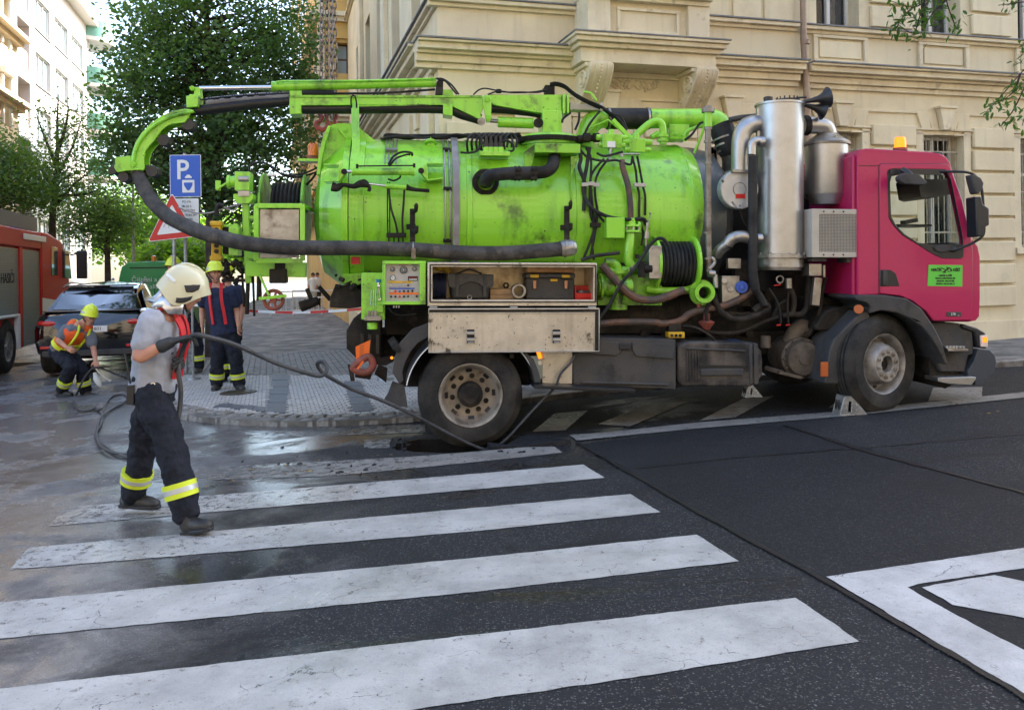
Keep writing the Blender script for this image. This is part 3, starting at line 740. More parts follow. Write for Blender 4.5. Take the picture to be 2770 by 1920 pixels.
def corbel(uc,half):
    a=S_(uc,200,.35); zt=zbt-.345; H=.54; m=MB(); prof=[]
    for i in range(15):
        t=i/14; prof.append(((OB-.20)*(1-t**2.2)**.9*(1-.10*math.sin(t*math.pi))+.10+.03*math.sin(t*math.pi*2), zt-H*t))
    loop=[(.02,zt)]+prof+[(.02,zt-H)]
    # loop is (offset,z)
    m.plate(loop,[],a-half,a+half,lambda p,q,d:F.w(d,p,q)); ob=m.build('corbel',M_TRIM,bld,.01)
    m=MB()
    for sg in (-1,1):
        pts=[]; 
        for i in range(26):
            t=i/25*4.2*math.pi; r=.125*(1-i/30); pts.append(F.w(a+sg*(half+.008),.34+r*math.cos(t),zt-.19+r*math.sin(t)))
        m.tube(pts,.020,6,3)
        pts=[F.w(a+sg*(half+.006),.16+.045*math.cos(i/17*3.2*math.pi)*(1-i/22),zt-.38+.05*math.sin(i/17*3.2*math.pi)*(1-i/22)) for i in range(18)]
        m.tube(pts,.011,6,3)
        m.tube([F.w(a+sg*(half+.004),p+.004,q) for p,q in prof[1:]],.012,6,3)
    for i in range(1,13):
        p,q=prof[i]; m.sphere(F.w(a,p+.008,q),.014,8,6)
        for sx in (-.55,.55): m.tube([F.w(a+sx*half,prof[j][0]+.006,prof[j][1]) for j in (i,i+1)],.010,5,1)
    for i in range(7):   # acanthus leaves at the foot
        b=(i-3)/3; m.tube([F.w(a+b*half*.3,.10,zt-H+.02),F.w(a+b*half*.8,.19+.02*(i%2),zt-H+.10),F.w(a+b*half*1.1,.13+.03*(i%2),zt-H+.17)],[.02,.022,.006],6,4)
    m.build('scroll',M_TRIM,ob)
    m=MB(); F.fbox(m,a-half-.05,a+half+.05,zt-.05,zt+.0,.06,OB-.17); m.build('cap',M_TRIM,ob,.006)
corbel(1607,.15); corbel(1888,.15)
# stucco garland between the corbels
m=MB(); random.seed(9); ac=S_(1710,225); zc_=Z_(1710,228)
for sg in (-1,1):
    for w in range(2):
        for i in range(26):
            t=i/25; a=ac+sg*(.06+t*.30+w*.0); z=zc_+.05-.10*math.sin(t*math.pi)+.04*math.sin(t*13+w*2)
            m.sphere(F.w(a+random.uniform(-.02,.02),.055,z+random.uniform(-.025,.025)),random.uniform(.010,.026),6,5,(1,1,.8))
    m.tube([F.w(ac+sg*x,.06,zc_+z) for x,z in ((.02,.06),(.10,.10),(.16,.02),(.24,.05),(.33,.09),(.38,.0),(.34,-.04))],.014,6)
    m.tube([F.w(ac+sg*x,.06,zc_+z) for x,z in ((.0,-.02),(.07,-.08),(.13,-.03),(.10,.02))],.012,6)
m.build('garland',M_TRIM,bld)
# plain raised left part of ground floor (bossed white panel)
m=MB(); F.fbox(m,sL+.1,S_(1480,360),Z_(1300,500),Z_(1300,335),.051,.09); m.build('stone_block',M_WALL,bld,.012)
m=MB(); F.fbox(m,sL+.1,S_(1480,420),Z_(1300,800),Z_(1300,520),.051,.09); m.build('stone_block',M_WALL,bld,.012)
M_GRAN=pm('plinth_granite',(0.30,0.27,0.22),.8,c2=(.24,.22,.18),ns=5,dirt=(.15,.13,.1),ds=4,bump=.3)
m=MB(); F.fbox(m,sL-.06,aend,ZB-.6,ZB+.28,.003,.06); A.fbox(m,0,AL,ZB-2.6,ZB+.1,.003,.07); m.build('plinth',M_WALL,bld,.006)
# ================================================================== VACUUM TRUCK
hr,hf=P(1274,1071,7.82),P(2404,985,8.27)
yw=(hf-hr); yw.z=0; EY=Vector((0,0,1)).cross(yw).normalized()
EX=(onplane(1617,712,hr,EY)-onplane(1157,710,hr,EY)).normalized(); EZ=EX.cross(EY).normalized()
TO=hr-EZ*0.5; WB=(hf-hr).length
TM=frame_mtx(TO,EX,EY,EZ); TI=TM.inverted()
CL=TI@CAMP
def Q(u,v,d):
    r=TI.to_3x3()@ray(u,v); return CL+r*((d-CL.y)/r.y)
def mkz(x0,y0,k): return lambda x,y,d: Q(x0+x/k,y0+y/k,d)
q3=mkz(250,180,2.559); q4=mkz(800,180,2.559); q5=mkz(1450,180,2.559); q6=mkz(900,650,2.66); q7=mkz(1550,600,2.66); q8=mkz(2150,300,1.7726)
def lx(u,d,v=600): return Q(u,v,d).x
def lz(v,d,u=1500): return Q(u,v,d).z
def xz(p): return (p.x,p.z)
GR=(0.25,0.63,0.032)
M_GRN=pm('green_paint',GR,.30,c2=(0.29,0.66,0.045),ns=2,dirt=(0.04,0.09,0.02),ds=3.2,dlo=.55,dhi=.72,damt=.8,streak=(0.07,0.17,0.03),stamt=.5,coat=.5,bump=.05,bs=25,speck=(0.06,0.05,0.02),spk=(38,.69,.73))
M_GRND=pm('green_paint_grimy',(0.21,0.52,0.025),.45,c2=(0.24,0.56,0.035),ns=3,dirt=(0.035,0.04,0.02),ds=5,dlo=.48,dhi=.66,damt=.9,streak=(0.05,0.07,0.02),stamt=.6,coat=.2,bump=.1,bs=40)
M_PINK=pm('raspberry_paint',(0.42,0.014,0.085),.38,spec=.35,coat=.28,dirt=(0.24,0.03,0.06),ds=2,dlo=.6,dhi=.8,damt=.4,bump=.02,bs=4)
M_STEEL=pm('brushed_steel',(0.46,0.46,0.46),.40,.95,c2=(.40,.40,.39),ns=5,streak=(.36,.35,.34),stamt=.4,bump=.02,bs=200,spec=.5)
M_STEELD=pm('dull_steel',(0.42,0.41,0.39),.42,.85,c2=(.30,.28,.25),ns=6,dirt=(.10,.08,.06),ds=5,dlo=.5,dhi=.7,damt=.8,bump=.1)
M_STAIN=pm('stained_stainless',(0.60,0.55,0.46),.36,.6,c2=(.50,.45,.37),ns=7,dirt=(.06,.045,.03),ds=3.4,dlo=.575,dhi=.64,damt=.9,streak=(.30,.25,.19),stamt=.55,speck=(.06,.05,.04),spk=(45,.66,.72),bump=.06,bs=30)
M_RUB=pm('black_rubber',spec=.22,c=(0.014,0.014,0.015),rough=.55,c2=(.035,.034,.033),ns=6,bump=.15,bs=50)
M_TYRE=pm('dusty_tyre',spec=.22,c=(0.020,0.0195,0.019),rough=.75,c2=(.042,.039,.035),ns=5,dirt=(.075,.067,.055),ds=4,dlo=.5,dhi=.75,damt=.6,bump=.3,bs=60)
M_CHAS=pm('grimy_chassis',spec=.22,c=(0.013,0.012,0.011),rough=.7,c2=(.03,.025,.02),ns=5,dirt=(.06,.05,.04),ds=7,dlo=.5,dhi=.7,damt=.8,bump=.5,bs=30)
M_PLAS=pm('grey_plastic',spec=.22,c=(0.052,0.054,0.058),rough=.55,c2=(.075,.07,.065),ns=3,dirt=(.03,.027,.024),ds=5,dlo=.5,dhi=.72,damt=.8,bump=.2,bs=80)
M_FUEL=pm('dirty_tank_plastic',spec=.22,c=(0.022,0.022,0.024),rough=.45,c2=(.10,.09,.08),ns=4,dirt=(.14,.12,.10),ds=6,dlo=.52,dhi=.7,damt=.6,streak=(.15,.13,.11),stamt=.5,bump=.2)
M_HOSE=pm('grey_suction_hose',spec=.22,c=(0.036,0.034,0.032),rough=.6,c2=(.075,.07,.065),ns=7,dirt=(.15,.12,.09),ds=8,dlo=.54,dhi=.72,damt=.7,bump=.6,bs=45)
M_BHOSE=pm('brown_hose',(0.15,0.075,0.045),.6,c2=(.06,.05,.045),ns=6,dirt=(.04,.035,.03),ds=8,bump=.3)
M_RUST=pm('rusty_red',(0.33,0.075,0.05),.6,c2=(.18,.06,.04),ns=12,dirt=(.05,.03,.02),ds=10,bump=.3)
M_RIM=pm('cream_rim',(0.33,0.29,0.235),.5,.1,c2=(.24,.20,.155),ns=6,dirt=(.09,.065,.045),ds=7,dlo=.5,dhi=.7,damt=.8,bump=.15)
M_RIMF=pm('grey_rim',(0.34,0.33,0.31),.45,.3,c2=(.24,.22,.20),ns=8,dirt=(.10,.085,.07),ds=8,dlo=.52,dhi=.72,damt=.7,bump=.1)
M_BLK=pm('black_metal',(0.014,0.014,0.015),.4)
M_BLKP=pm('black_plastic',(0.020,0.021,0.024),.38)
M_AMB=pm('amber_lens',(0.85,0.22,0.01),.15,trans=.35,coat=.5)
M_AMBL=pm('amber_lens_lit',(0.8,0.18,0.005),.2,emit=(1.0,.20,.006),es=.45)
M_GLASS=pm('clear_glass',(0.9,0.95,0.93),.0,trans=1.0,ior=1.15)
M_YEL=pm('yellow_plastic',(0.62,0.38,0.02),.45,dirt=(.2,.12,.03),ds=8)
M_RED=pm('red_plastic',(0.55,0.02,0.015),.4)
M_BEIGE=pm('beige_panel_paint',(0.46,0.43,0.37),.5,c2=(.40,.37,.32),ns=6)
M_WHT=pm('white_paint',(0.75,0.75,0.73),.4); M_GREYP=pm('panel_grey',(0.42,0.40,0.37),.45)
M_BLUE=pm('blue_plastic',(0.03,0.09,0.42),.4); M_ORNG=pm('orange_reflector',(0.85,0.16,0.02),.4,emit=None)
M_CHROME=pm('polished_rod',(0.7,0.7,0.7),.12,1.0)
M_BAND=pm('webbing_grey',(0.30,0.29,0.29),.6,c2=(.22,.2,.2),ns=5)
truck=empty('vacuum_truck',label='green sewer vacuum truck with raspberry cab, rear wheel sunk in the sinkhole',cat='truck',mtx=TM)
def B(mb,name,mat,par=None,bev=0.0,**k): return mb.build(name,mat,par or truck,bev,**k)
# ---------------- tank
TD=1.22; tc=Q(1400,588,TD); TR_=Q(1400,386,TD).z-tc.z; TR_*=0.985
tz=Q(1400,588,TD).z
def tx(u): return lx(u,.50,560)
xe=tx(1885)
prof=[(lx(852,TD),.001),(lx(853,TD)+.01,.22),(lx(858,TD)+.03,.42),(lx(868,TD)+.05,.60),(tx(905),.72),(tx(925),TR_-.01)]
x0=tx(926)
prof+=[(tx(926),TR_+.035),(tx(942),TR_+.035),(tx(943),TR_-.0),(tx(944.5),TR_),(tx(945.5),TR_+.035),(tx(984),TR_+.035),(tx(985),TR_+.008),(tx(1262),TR_+.008),(tx(1263),TR_+.022),(tx(1276),TR_+.022),(tx(1277),TR_+.012),(tx(1556),TR_+.012),(tx(1557),TR_+.03),(tx(1578),TR_+.03),(tx(1579),TR_+.012),(tx(1868),TR_+.010),(tx(1869),TR_+.016),(tx(1873),TR_+.016),(tx(1874),TR_+.008),(tx(1898),TR_-.015),(tx(1918),TR_-.06),(tx(1934),TR_-.13),(tx(1948),TR_-.24),(tx(1958),TR_-.40),(tx(1964),.2),(tx(1966),.001)]
m=MB(); m.lathe((0,TD,tz),(1,0,0),prof,72); tank=B(m,'tank',M_GRN,angle=30)
def tsurf(u,ang,dr=0.0):   # point on the tank shell; ang measured from the near horizontal, upwards
    return Vector((tx(u),TD-(TR_+dr)*math.cos(ang),tz+(TR_+dr)*math.sin(ang)))
# grey tie band and twin pipes round the shell
m=MB(); n=26
def arcstrip(m,u0,u1,r0,r1,a0,a1,n=24):
    rings=[]
    for i in range(n+1):
        a=a0+(a1-a0)*i/n; rings.append([tsurf(u0,a,r0),tsurf(u1,a,r0),tsurf(u1,a,r1),tsurf(u0,a,r1)])
    m.ring_stack(rings)
arcstrip(m,1224,1242,.01,.05,R(-50),R(78)); B(m,'tie_band',M_BAND,tank,.003)
for uu in (1203,1216):
    m=MB(); m.tube([tsurf(uu+ (i-6)*.3,R(80-i*9),.025) for i in range(15)],.009,8,2); B(m,'pipe',M_STEELD,tank)
m=MB()
for a in (R(52),R(16),R(-20)):
    p=tsurf(1210,a,.02); m.obox(p,(1,0,0),(0,-math.cos(a),math.sin(a)),(0,math.sin(a),math.cos(a)),.04,.022,.015)
B(m,'pipe_clamp',M_CHAS,tank,.003)
for uu in (1040,1050,1060,1070):
    m=MB(); m.tube([tsurf(uu,R(84-i*8),.018) for i in range(7)],.006,6,2); B(m,'pipe',M_STEELD,tank)
m=MB(); p=tsurf(1057,R(50),.03); m.obox(p,(1,0,0),(0,-.6,.8),(0,.8,.6),.06,.012,.02); B(m,'pipe_clamp',M_STEELD,tank)
# big lifting plate and post on the rear door
m=MB(); m.plate([xz(q3(x,y,.95)) for x,y in ((1562,760),(1575,640),(1600,520),(1640,425),(1665,408),(1700,400),(1780,398),(1830,415),(1862,440),(1960,520),(2005,552),(2000,590),(1700,600),(1700,700),(1600,820))],[],.90,.96)
m.plate([xz(q3(x,y,.94)) for x,y in ((1562,760),(1575,640),(1600,520),(1640,425),(1660,425),(1625,540),(1600,650),(1590,760))],[],.80,.99)
B(m,'lifting_plate',M_GRN,bev=.006)
m=MB(); m.plate([xz(q3(x,y,.88)) for x,y in ((1700,440),(1720,408),(1760,402),(1795,420),(1805,470),(1800,500),(1780,515),(1755,505),(1730,475))],[],.865,.90)
m.cyl(q3(1750,447,.85),q3(1750,447,.9),.02); m.cyl(q3(1776,488,.85),q3(1776,488,.9),.018); B(m,'lug',M_GRN,bev=.004)
m=MB(); a,b=q3(1818,262,.80),q3(1828,700,.62); m.bar(a,b,.045,.075,(1,0,0)); B(m,'boom_rest',M_GRN,bev=.005)
m=MB(); m.tube([q3(1795,300,.78),q3(1790,240,.74),q3(1795,208,.74),q3(1815,205,.74),q3(1826,240,.74),q3(1830,300,.78)],.008,8); B(m,'shackle',M_CHAS)
# rear amber beacon
m=MB(); b=q3(1527,640,1.0); m.box(b.x-.14,b.x+.08,.9,1.1,b.z-.035,b.z-.01); B(m,'beacon_bracket',M_GRN)
m=MB(); m.lathe(b+Vector((0,0,-.01)),(0,0,1),[(0,.062),(.04,.062),(.04,.001)],24); B(m,'beacon_base',M_RUST)
m=MB(); m.lathe(b+Vector((0,0,.03)),(0,0,1),[(0,.056),(.10,.054),(.125,.04),(.135,.001)],24); o_=B(m,'beacon',M_AMB)
# door ram with brackets
DR=.30
m=MB(); m.cyl(q4(398,728,DR),q4(815,728,DR),.036,n=20); m.cyl(q4(390,728,DR),q4(404,728,DR),.041); m.cyl(q4(800,728,DR),q4(822,728,DR),.041); ram=B(m,'hydraulic_ram',M_GRN)
m=MB(); m.cyl(q4(345,728,DR),q4(398,728,DR),.016,n=12); B(m,'piston_rod',M_CHROME,ram)
m=MB(); 
for x,y in ((335,728),(868,722)): m.cyl(q4(x,y,DR-.05),q4(x,y,DR+.12),.028,n=16)
B(m,'pivot_pin',M_CHAS,ram)
for pts in (((197,684),(300,684),(350,735),(300,796),(197,796)),((1020,676),(905,676),(858,728),(910,790),(1020,778))):
    m=MB(); sg=[xz(q4(x,y,DR)) for x,y in pts]
    m.plate(sg[1:4],[],DR-.03,DR+.02); m.plate(sg[1:4],[],DR+.09,DR+.13)
    for i in (0,3): 
        a,b2=sg[0 if i==0 else 4],sg[1 if i==0 else 3]; m.bar(Vector((a[0],DR+.07,a[1])),Vector((b2[0],DR+.07,b2[1])),.26,.014)
    a=sg[1]; c=sg[3]; m.bar(Vector((a[0],DR+.08,a[1])),Vector((c[0],DR+.08,c[1])),.014,.24,(0,1,0)); B(m,'ram_bracket',M_GRN,bev=.004)
m=MB(); m.cyl(q4(425,690,.28),q4(825,686,.28),.007); m.cyl(q4(425,676,.28),q4(425,704,.28),.012); m.cyl(q4(820,672,.28),q4(820,700,.28),.012); B(m,'guide_rod',M_CHAS)
# locking ram below
m=MB(); m.cyl(q4(622,826,.30),q4(765,838,.30),.026,n=18); lr=B(m,'locking_ram',M_GRN)
m=MB(); m.cyl(q4(500,812,.30),q4(622,826,.30),.010); B(m,'piston_rod',M_CHROME,lr)
m=MB(); m.tube([q4(250,832,.30),q4(285,838,.30),q4(330,820,.30),q4(400,830,.30),q4(450,812,.30),q4(505,822,.30)],[.045,.04,.02,.024,.036,.026],10)
m.tube([q4(440,800,.3),q4(480,795,.3),q4(510,840,.3),q4(505,865,.3)],.017,8)
m.tube([q4(765,825,.31),q4(810,850,.31),q4(925,855,.31)],[.018,.02,.008],8); m.tube([q4(765,845,.31),q4(830,855,.31),q4(925,868,.31)],[.018,.016,.008],8); B(m,'linkage',M_CHAS,lr)
# hydraulic hose loops and small pipes on the shell
def hose(pts,r,mat=M_RUB,name='hose',par=None,n=8,k=6):
    m=MB(); m.tube([p[0](p[1],p[2],p[3]) for p in pts],r,n,k); return B(m,name,mat,par)
hose([(q4,640,680,.40),(q4,680,620,.38),(q4,740,592,.36),(q4,800,598,.38),(q4,806,618,.40)],.011)
hose([(q4,650,690,.42),(q4,690,640,.36),(q4,760,612,.34),(q4,790,610,.40)],.010)
hose([(q4,640,780,.36),(q4,680,790,.34),(q4,720,770,.36),(q4,725,750,.36)],.009)
for x in (635,650): hose([(q4,x,800,.34),(q4,x,1000,.36),(q4,x+2,1170,.40)],.006,M_CHAS,'pipe')
hose([(q4,642,830,.32),(q4,660,980,.32),(q4,690,1080,.34),(q4,706,1160,.38)],.010)
hose([(q4,752,850,.32),(q4,745,960,.33),(q4,738,1060,.35),(q4,742,1160,.38)],.010)
for x in (645,680,712,742): hose([(q4,x,1170,.40),(q4,x,1230,.44),(q4,x,1290,.5)],.007,M_CHAS,'pipe')
m=MB(); m.bar(q4(628,1168,.38),q4(765,1168,.38),.05,.045); B(m,'pipe_clamp',M_CHAS,bev=.006)
# hose rests
for (x,y0,y1) in ((808,985,1215),(1876,965,1270)):
    m=MB(); m.bar(q4(x,y0,.33),q4(x,y1,.34),.03,.05,(1,0,0)); m.bar(q4(x-42,y0+125 if x<1000 else y0+150,.36),q4(x+22,y0+125 if x<1000 else y0+150,.36),.06,.05)
    m.tube([q4(x+4,y0+20,.30),q4(x+22,y0+10,.25),q4(x+26,y0-22,.22),q4(x+18,y0-30,.22)],.02,8); m.tube([q4(x,y0+150,.30),q4(x+25,y0+160,.24),q4(x+28,y0+120,.22)],.02,8)
    B(m,'hose_hook',M_CHAS,bev=.006)
# ---------------- elbow outlet
eo=q4(1315,800,TD-TR_); eo=Vector((eo.x,.42,q4(1315,800,.44).z))
m=MB(); m.lathe((eo.x,.50,eo.z),(0,-1,0),[(0,.13),(.06,.13),(.06,.09),(.11,.085)],32); 
for i in range(8):
    a=i*math.pi/4+.3; m.cyl((eo.x+.108*math.cos(a),.44,eo.z+.108*math.sin(a)),(eo.x+.108*math.cos(a),.42,eo.z+.108*math.sin(a)),.012,n=6)
fl=B(m,'outlet_flange',M_CHAS)
m=MB(); m.tube([Vector((eo.x,.44,eo.z)),q4(1316,785,.30),q4(1350,755,.26),q4(1430,745,.25),q4(1500,740,.25)],.062,18,6); B(m,'elbow_pipe',M_RUB,fl)
m=MB(); m.tube([q4(1490,742,.25),q4(1600,740,.25),q4(1668,738,.25)],.066,18,2); B(m,'rubber_sleeve',M_RUB,fl)
m=MB(); m.tube([q4(1665,738,.25),q4(1730,728,.26),q4(1770,700,.30),q4(1790,650,.42),q4(1790,600,.6)],.060,18,6); B(m,'elbow_pipe',M_CHAS,fl)
m=MB()
for x in (1520,1545,1635,1660): m.cyl(q4(x-7,741,.25),q4(x+7,741,.25),.072,n=20)
for x in (1540,1650):
    for y in (712,770): m.obox(q4(x,y,.18),(1,0,0),(0,1,0),(0,0,1),.03,.012,.012)
B(m,'hose_clamp',M_CHAS,fl)
# ---------------- turret bracket, ring gear, column
m=MB(); a0,a1=q4(1645,545,.50),q4(1952,628,.50); xL,xR=a0.x,a1.x; zt_,zb_=a0.z,a1.z
m.box(xL,xR,.36,1.7,zb_+.02,zt_); brk=B(m,'turret_base',M_GRND,bev=.006)
m=MB(); pL=[xz(q4(x,y,.5)) for x,y in ((1895,628),(1952,628),(1900,760),(1905,960),(1890,960))]
m.plate(pL,[],.42,.47); m.plate([xz(q4(x,y,.55)) for x,y in ((1575,600),(1645,545),(1645,628),(1625,700),(1618,950),(1582,950),(1580,720))],[],.48,.54); B(m,'bracket_web',M_GRND,brk,.004)
gc=q4(1760,470,.9)
m=MB(); m.lathe((gc.x,.92,zt_+.005),(0,0,1),[(0,.26),(.05,.26),(.05,.29),(.075,.29),(.075,.001)],64); B(m,'turret_ring',M_GRN,brk)
m=MB(); m.lathe((gc.x,.92,zt_+.08),(0,0,1),[(0,.30),(0,.335),(.045,.335),(.045,.30)],96)
for i in range(110):
    a=i/110*2*math.pi; c=Vector((gc.x+.338*math.cos(a),.92+.338*math.sin(a),zt_+.102)); m.obox(c,(math.cos(a),math.sin(a),0),(-math.sin(a),math.cos(a),0),(0,0,1),.008,.005,.022)
B(m,'ring_gear',M_CHAS,brk)
m=MB(); m.lathe((gc.x,.92,zt_+.126),(0,0,1),[(0,.30),(.03,.29),(.03,.001)],48); c0,c1=q4(1700,440,.84),q4(1835,330,.84); m.box(c0.x,c1.x,.76,1.08,zt_+.15,c1.z+.02); B(m,'turret_column',M_GRN,brk,.006)
m=MB(); m.cyl(q4(1950,500,.7),q4(2120,495,.7),.035); m.cyl(q4(1990,495,.7),q4(2035,494,.7),.05); m.cyl(q4(2060,495,.7),q4(2100,493,.7),.048); B(m,'slew_motor',M_CHAS,brk)
# ---------------- boom
BD=.80
boomroot=MB(); pts=[(1350,198),(1840,196),(1840,335),(1750,330),(1690,322),(1375,268),(1335,232)]
boomroot.plate([xz(q4(x,y,BD)) for x,y in pts],[],BD,BD+.24)
boom=B(boomroot,'boom',M_GRN,bev=.006)
m=MB()
for x,y in ((1745,218),(1830,212),(1747,300),(1830,300),(1326,228)): m.cyl(q4(x,y,BD-.02),q4(x,y,BD+.02),.014 if x>1400 else .03,n=12)
B(m,'bolt',M_GRN,boom)
m=MB(); a,b=q4(1845,200,BD),q4(1875,330,BD)
m.box(a.x,a.x+.025,BD-.04,BD+.28,b.z,a.z+.01); m.box(a.x+.045,a.x+.065,BD-.04,BD+.28,b.z,a.z+.01); m.box(a.x+.02,a.x+.05,BD+.02,BD+.2,b.z+.03,a.z-.03); B(m,'end_flange',M_GRN,boom,.004)
m=MB(); a,b=q4(1905,245,BD),q4(2122,308,BD); m.box(a.x,b.x,BD+.04,BD+.2,b.z+.012,a.z-.012); m.box(a.x-.01,a.x+.02,BD,BD+.24,b.z,a.z); m.box(b.x-.02,b.x+.012,BD,BD+.24,b.z,a.z); B(m,'slide_cylinder',M_BEIGE,boom,.008)
# elbow joint plates
m=MB(); m.plate([xz(q4(x,y,BD)) for x,y in ((1290,215),(1310,202),(1345,205),(1352,240),(1350,370),(1340,390),(1318,390),(1300,300))],[],BD-.035,BD-.005); m.cyl(q4(1326,228,BD-.05),q4(1326,228,BD),.03); m.cyl(q4(1336,355,BD-.05),q4(1336,355,BD),.03); B(m,'joint_plate',M_GRN,boom,.004)
# main arm
m=MB(); arm=[(0,200),(1300,205),(1310,265),(1280,330),(1295,375),(1260,360),(1055,262),(0,272)]
arm=[(x,y) for x,y in arm]
m.plate([xz(q4(-45,205,BD))]+[xz(q4(x,y,BD)) for x,y in arm[1:-1]]+[xz(q4(-45,270,BD))],[],BD+.01,BD+.17); B(m,'arm',M_GRN,boom,.005)
m=MB(); m.bar(q4(410,275,BD-.004),q4(1045,262,BD-.004),.006,.012); m.bar(q4(-40,206,BD-.002),q4(1290,208,BD-.002),.005,.02); B(m,'edge_rail',M_GRND,boom)
m=MB(); m.tube([q4(-40,292,BD+.09),q4(400,292,BD+.09),q4(1000,290,BD+.09),q4(1150,330,BD+.09),q4(1280,368,BD+.09)],.055,14,4); m.tube([q4(1355,290,BD+.1),q4(1500,300,BD+.1),q4(1700,330,BD+.12),q4(1760,400,BD+.12)],.05,14,4); B(m,'delivery_pipe',M_BLK,boom)
for x in (1015,1080): pass
m=MB(); m.plate([xz(q4(x,y,BD)) for x,y in ((1020,262),(1085,265),(1085,345),(1020,335))],[],BD-.02,BD+.2); m.plate([xz(q4(x,y,BD)) for x,y in ((-45,262),(38,262),(38,330),(-40,335))],[],BD-.02,BD+.2); B(m,'pipe_clamp',M_GRN,boom,.004)
m=MB(); m.plate([xz(q4(x,y,BD)) for x,y in ((1015,158),(1085,158),(1095,205),(1015,205))],[],BD+.02,BD+.16); m.plate([xz(q4(x,y,BD)) for x,y in ((-45,165),(42,165),(42,212),(-45,212))],[],BD+.02,BD+.16); B(m,'ram_lug',M_GRN,boom,.004)
m=MB(); m.plate([xz(q4(x,y,BD)) for x,y in ((975,105),(990,98),(1022,100),(1018,195),(968,192),(965,180))],[],BD-.0,BD+.12); m.cyl(q4(1002,120,BD-.02),q4(1002,120,BD+.14),.022); B(m,'clevis',M_CHAS,boom,.004)
m=MB(); m.cyl(q3(1243,140,BD+.06),q4(972,112,BD+.06),.048,n=20); m.cyl(q3(1243,140,BD+.06),q3(1262,140,BD+.06),.053,n=20); m.tube([q3(1290,118,BD),q3(1320,102,BD),q4(500,100,BD),q4(970,84,BD)],.010,8,2); tr=B(m,'extension_ram',M_GRN,boom)
m=MB(); m.cyl(q3(740,153,BD+.06),q3(1243,147,BD+.06),.022,n=16); B(m,'piston_rod',M_CHROME,tr)
m=MB(); m.tube([q4(60,186,BD+.04),q4(260,188,BD+.04),q4(600,185,BD+.04),q4(965,160,BD+.04)],.012,8,3)
for i in range(26): 
    p=q4(50+i*8.5,186,BD+.04); m.torus(p,(1,0,.15),.026,.007,10,5)
B(m,'coiled_hose',M_RUB,boom)
# tip: guide arch, rollers
m=MB(); outerA=[(690,300),(640,296),(560,310),(480,345),(410,395),(345,460),(300,530),(278,600),(268,655),(272,700),(300,715),(350,722),(362,700),(355,640),(365,590),(395,545),(432,510),(450,480),(480,440),(520,410),(570,395),(640,388),(665,350)]
m.plate([xz(q3(x,y,BD)) for x,y in outerA],[],BD+.0,BD+.02); m.plate([xz(q3(x,y,BD)) for x,y in outerA],[],BD+.18,BD+.20)
top=[xz(q3(x,y,BD)) for x,y in outerA[:10]]
bandp=top+[(x+.022,z-.022) for x,z in reversed(top)]
m.plate(bandp,[],BD-.02,BD+.22); arch=B(m,'hose_guide_arch',M_GRN,boom,.005)
m=MB(); m.plate([xz(q3(x,y,BD)) for x,y in ((160,630),(265,618),(280,700),(355,715),(240,722),(175,735),(150,700),(158,680))],[],BD-.01,BD+.21); m.cyl(q3(278,675,BD-.03),q3(278,675,BD+.03),.03,n=14); B(m,'end_plate',M_GRN,arch,.004)
m=MB()
m.tube([q3(280,655,BD-.02),q3(292,590,BD-.02),q3(330,510,BD-.02),q3(400,430,BD-.02),q3(490,370,BD-.02),q3(580,335,BD-.02),q3(700,312,BD-.02)],.016,8,4); B(m,'edge_bead',M_GRN,arch)
for x,y,r in ((140,715,.045),(212,765,.055),(410,725,.058),(378,700,.03),(490,510,.058),(660,400,.062)):
    m=MB(); a=q3(x,y,BD+.02); m.lathe(a,(0,1,0),[(0,.001),(0,r*.9),(.02,r),(.05,r*.75),(.08,r*.65),(.11,r*.75),(.14,r),(.155,r*.9),(.155,.001)],20); B(m,'roller',M_BLKP,arch)
m=MB(); m.tube([q3(x,y,BD+.1) for x,y in ((640,300),(720,305),(800,298),(950,280),(1100,262),(1250,250),(1365,238))],.052,16,6); B(m,'tip_pipe',M_BLK,boom)
m=MB(); m.tube([q3(x,y,BD+.10) for x,y in ((790,250),(950,232),(1150,214),(1365,205))],.045,14,5); B(m,'protective_sleeve',M_BAND,boom)
m=MB(); m.plate([xz(q3(x,y,BD)) for x,y in ((650,205),(735,195),(730,280),(652,285))],[],BD-.01,BD+.2); m.plate([xz(q3(x,y,BD)) for x,y in ((700,140),(735,140),(745,215),(665,215),(665,190),(698,190))],[],BD+.02,BD+.14); m.cyl(q3(690,152,BD-.01),q3(690,152,BD+.15),.024); B(m,'tip_bracket',M_GRN,boom,.005)
m=MB(); pts=[q3(735+i*20,225-i*1.6+(10 if i%4 else -14),BD-.02) for i in range(32)]; m.tube(pts,.006,6,3); m.tube([q3(100+650,232,BD-.03),q3(1000,205,BD-.03),q3(1365,185,BD-.03)],.009,6,4); B(m,'signal_cable',M_BLK,boom)
# boom tilt ram
m=MB(); m.cyl(q4(1398,385,BD+.08),q4(1645,395,BD+.08),.055,n=20); m.cyl(q4(1640,395,BD+.02),q4(1700,390,BD+.02),.035); m.cyl(q4(1680,392,BD-.06),q4(1680,392,BD+.2),.045); tl=B(m,'tilt_ram',M_GRN,boom)
m=MB(); m.cyl(q4(1345,378,BD+.08),q4(1398,382,BD+.08),.018); m.cyl(q4(1285,382,BD-.02),q4(1285,382,BD+.2),.04); B(m,'piston_rod',M_STEELD,tl)
m=MB(); m.cyl(q4(1680,392,BD-.08),q4(1680,392,BD-.05),.05); B(m,'pivot_pin',M_CHAS,tl)
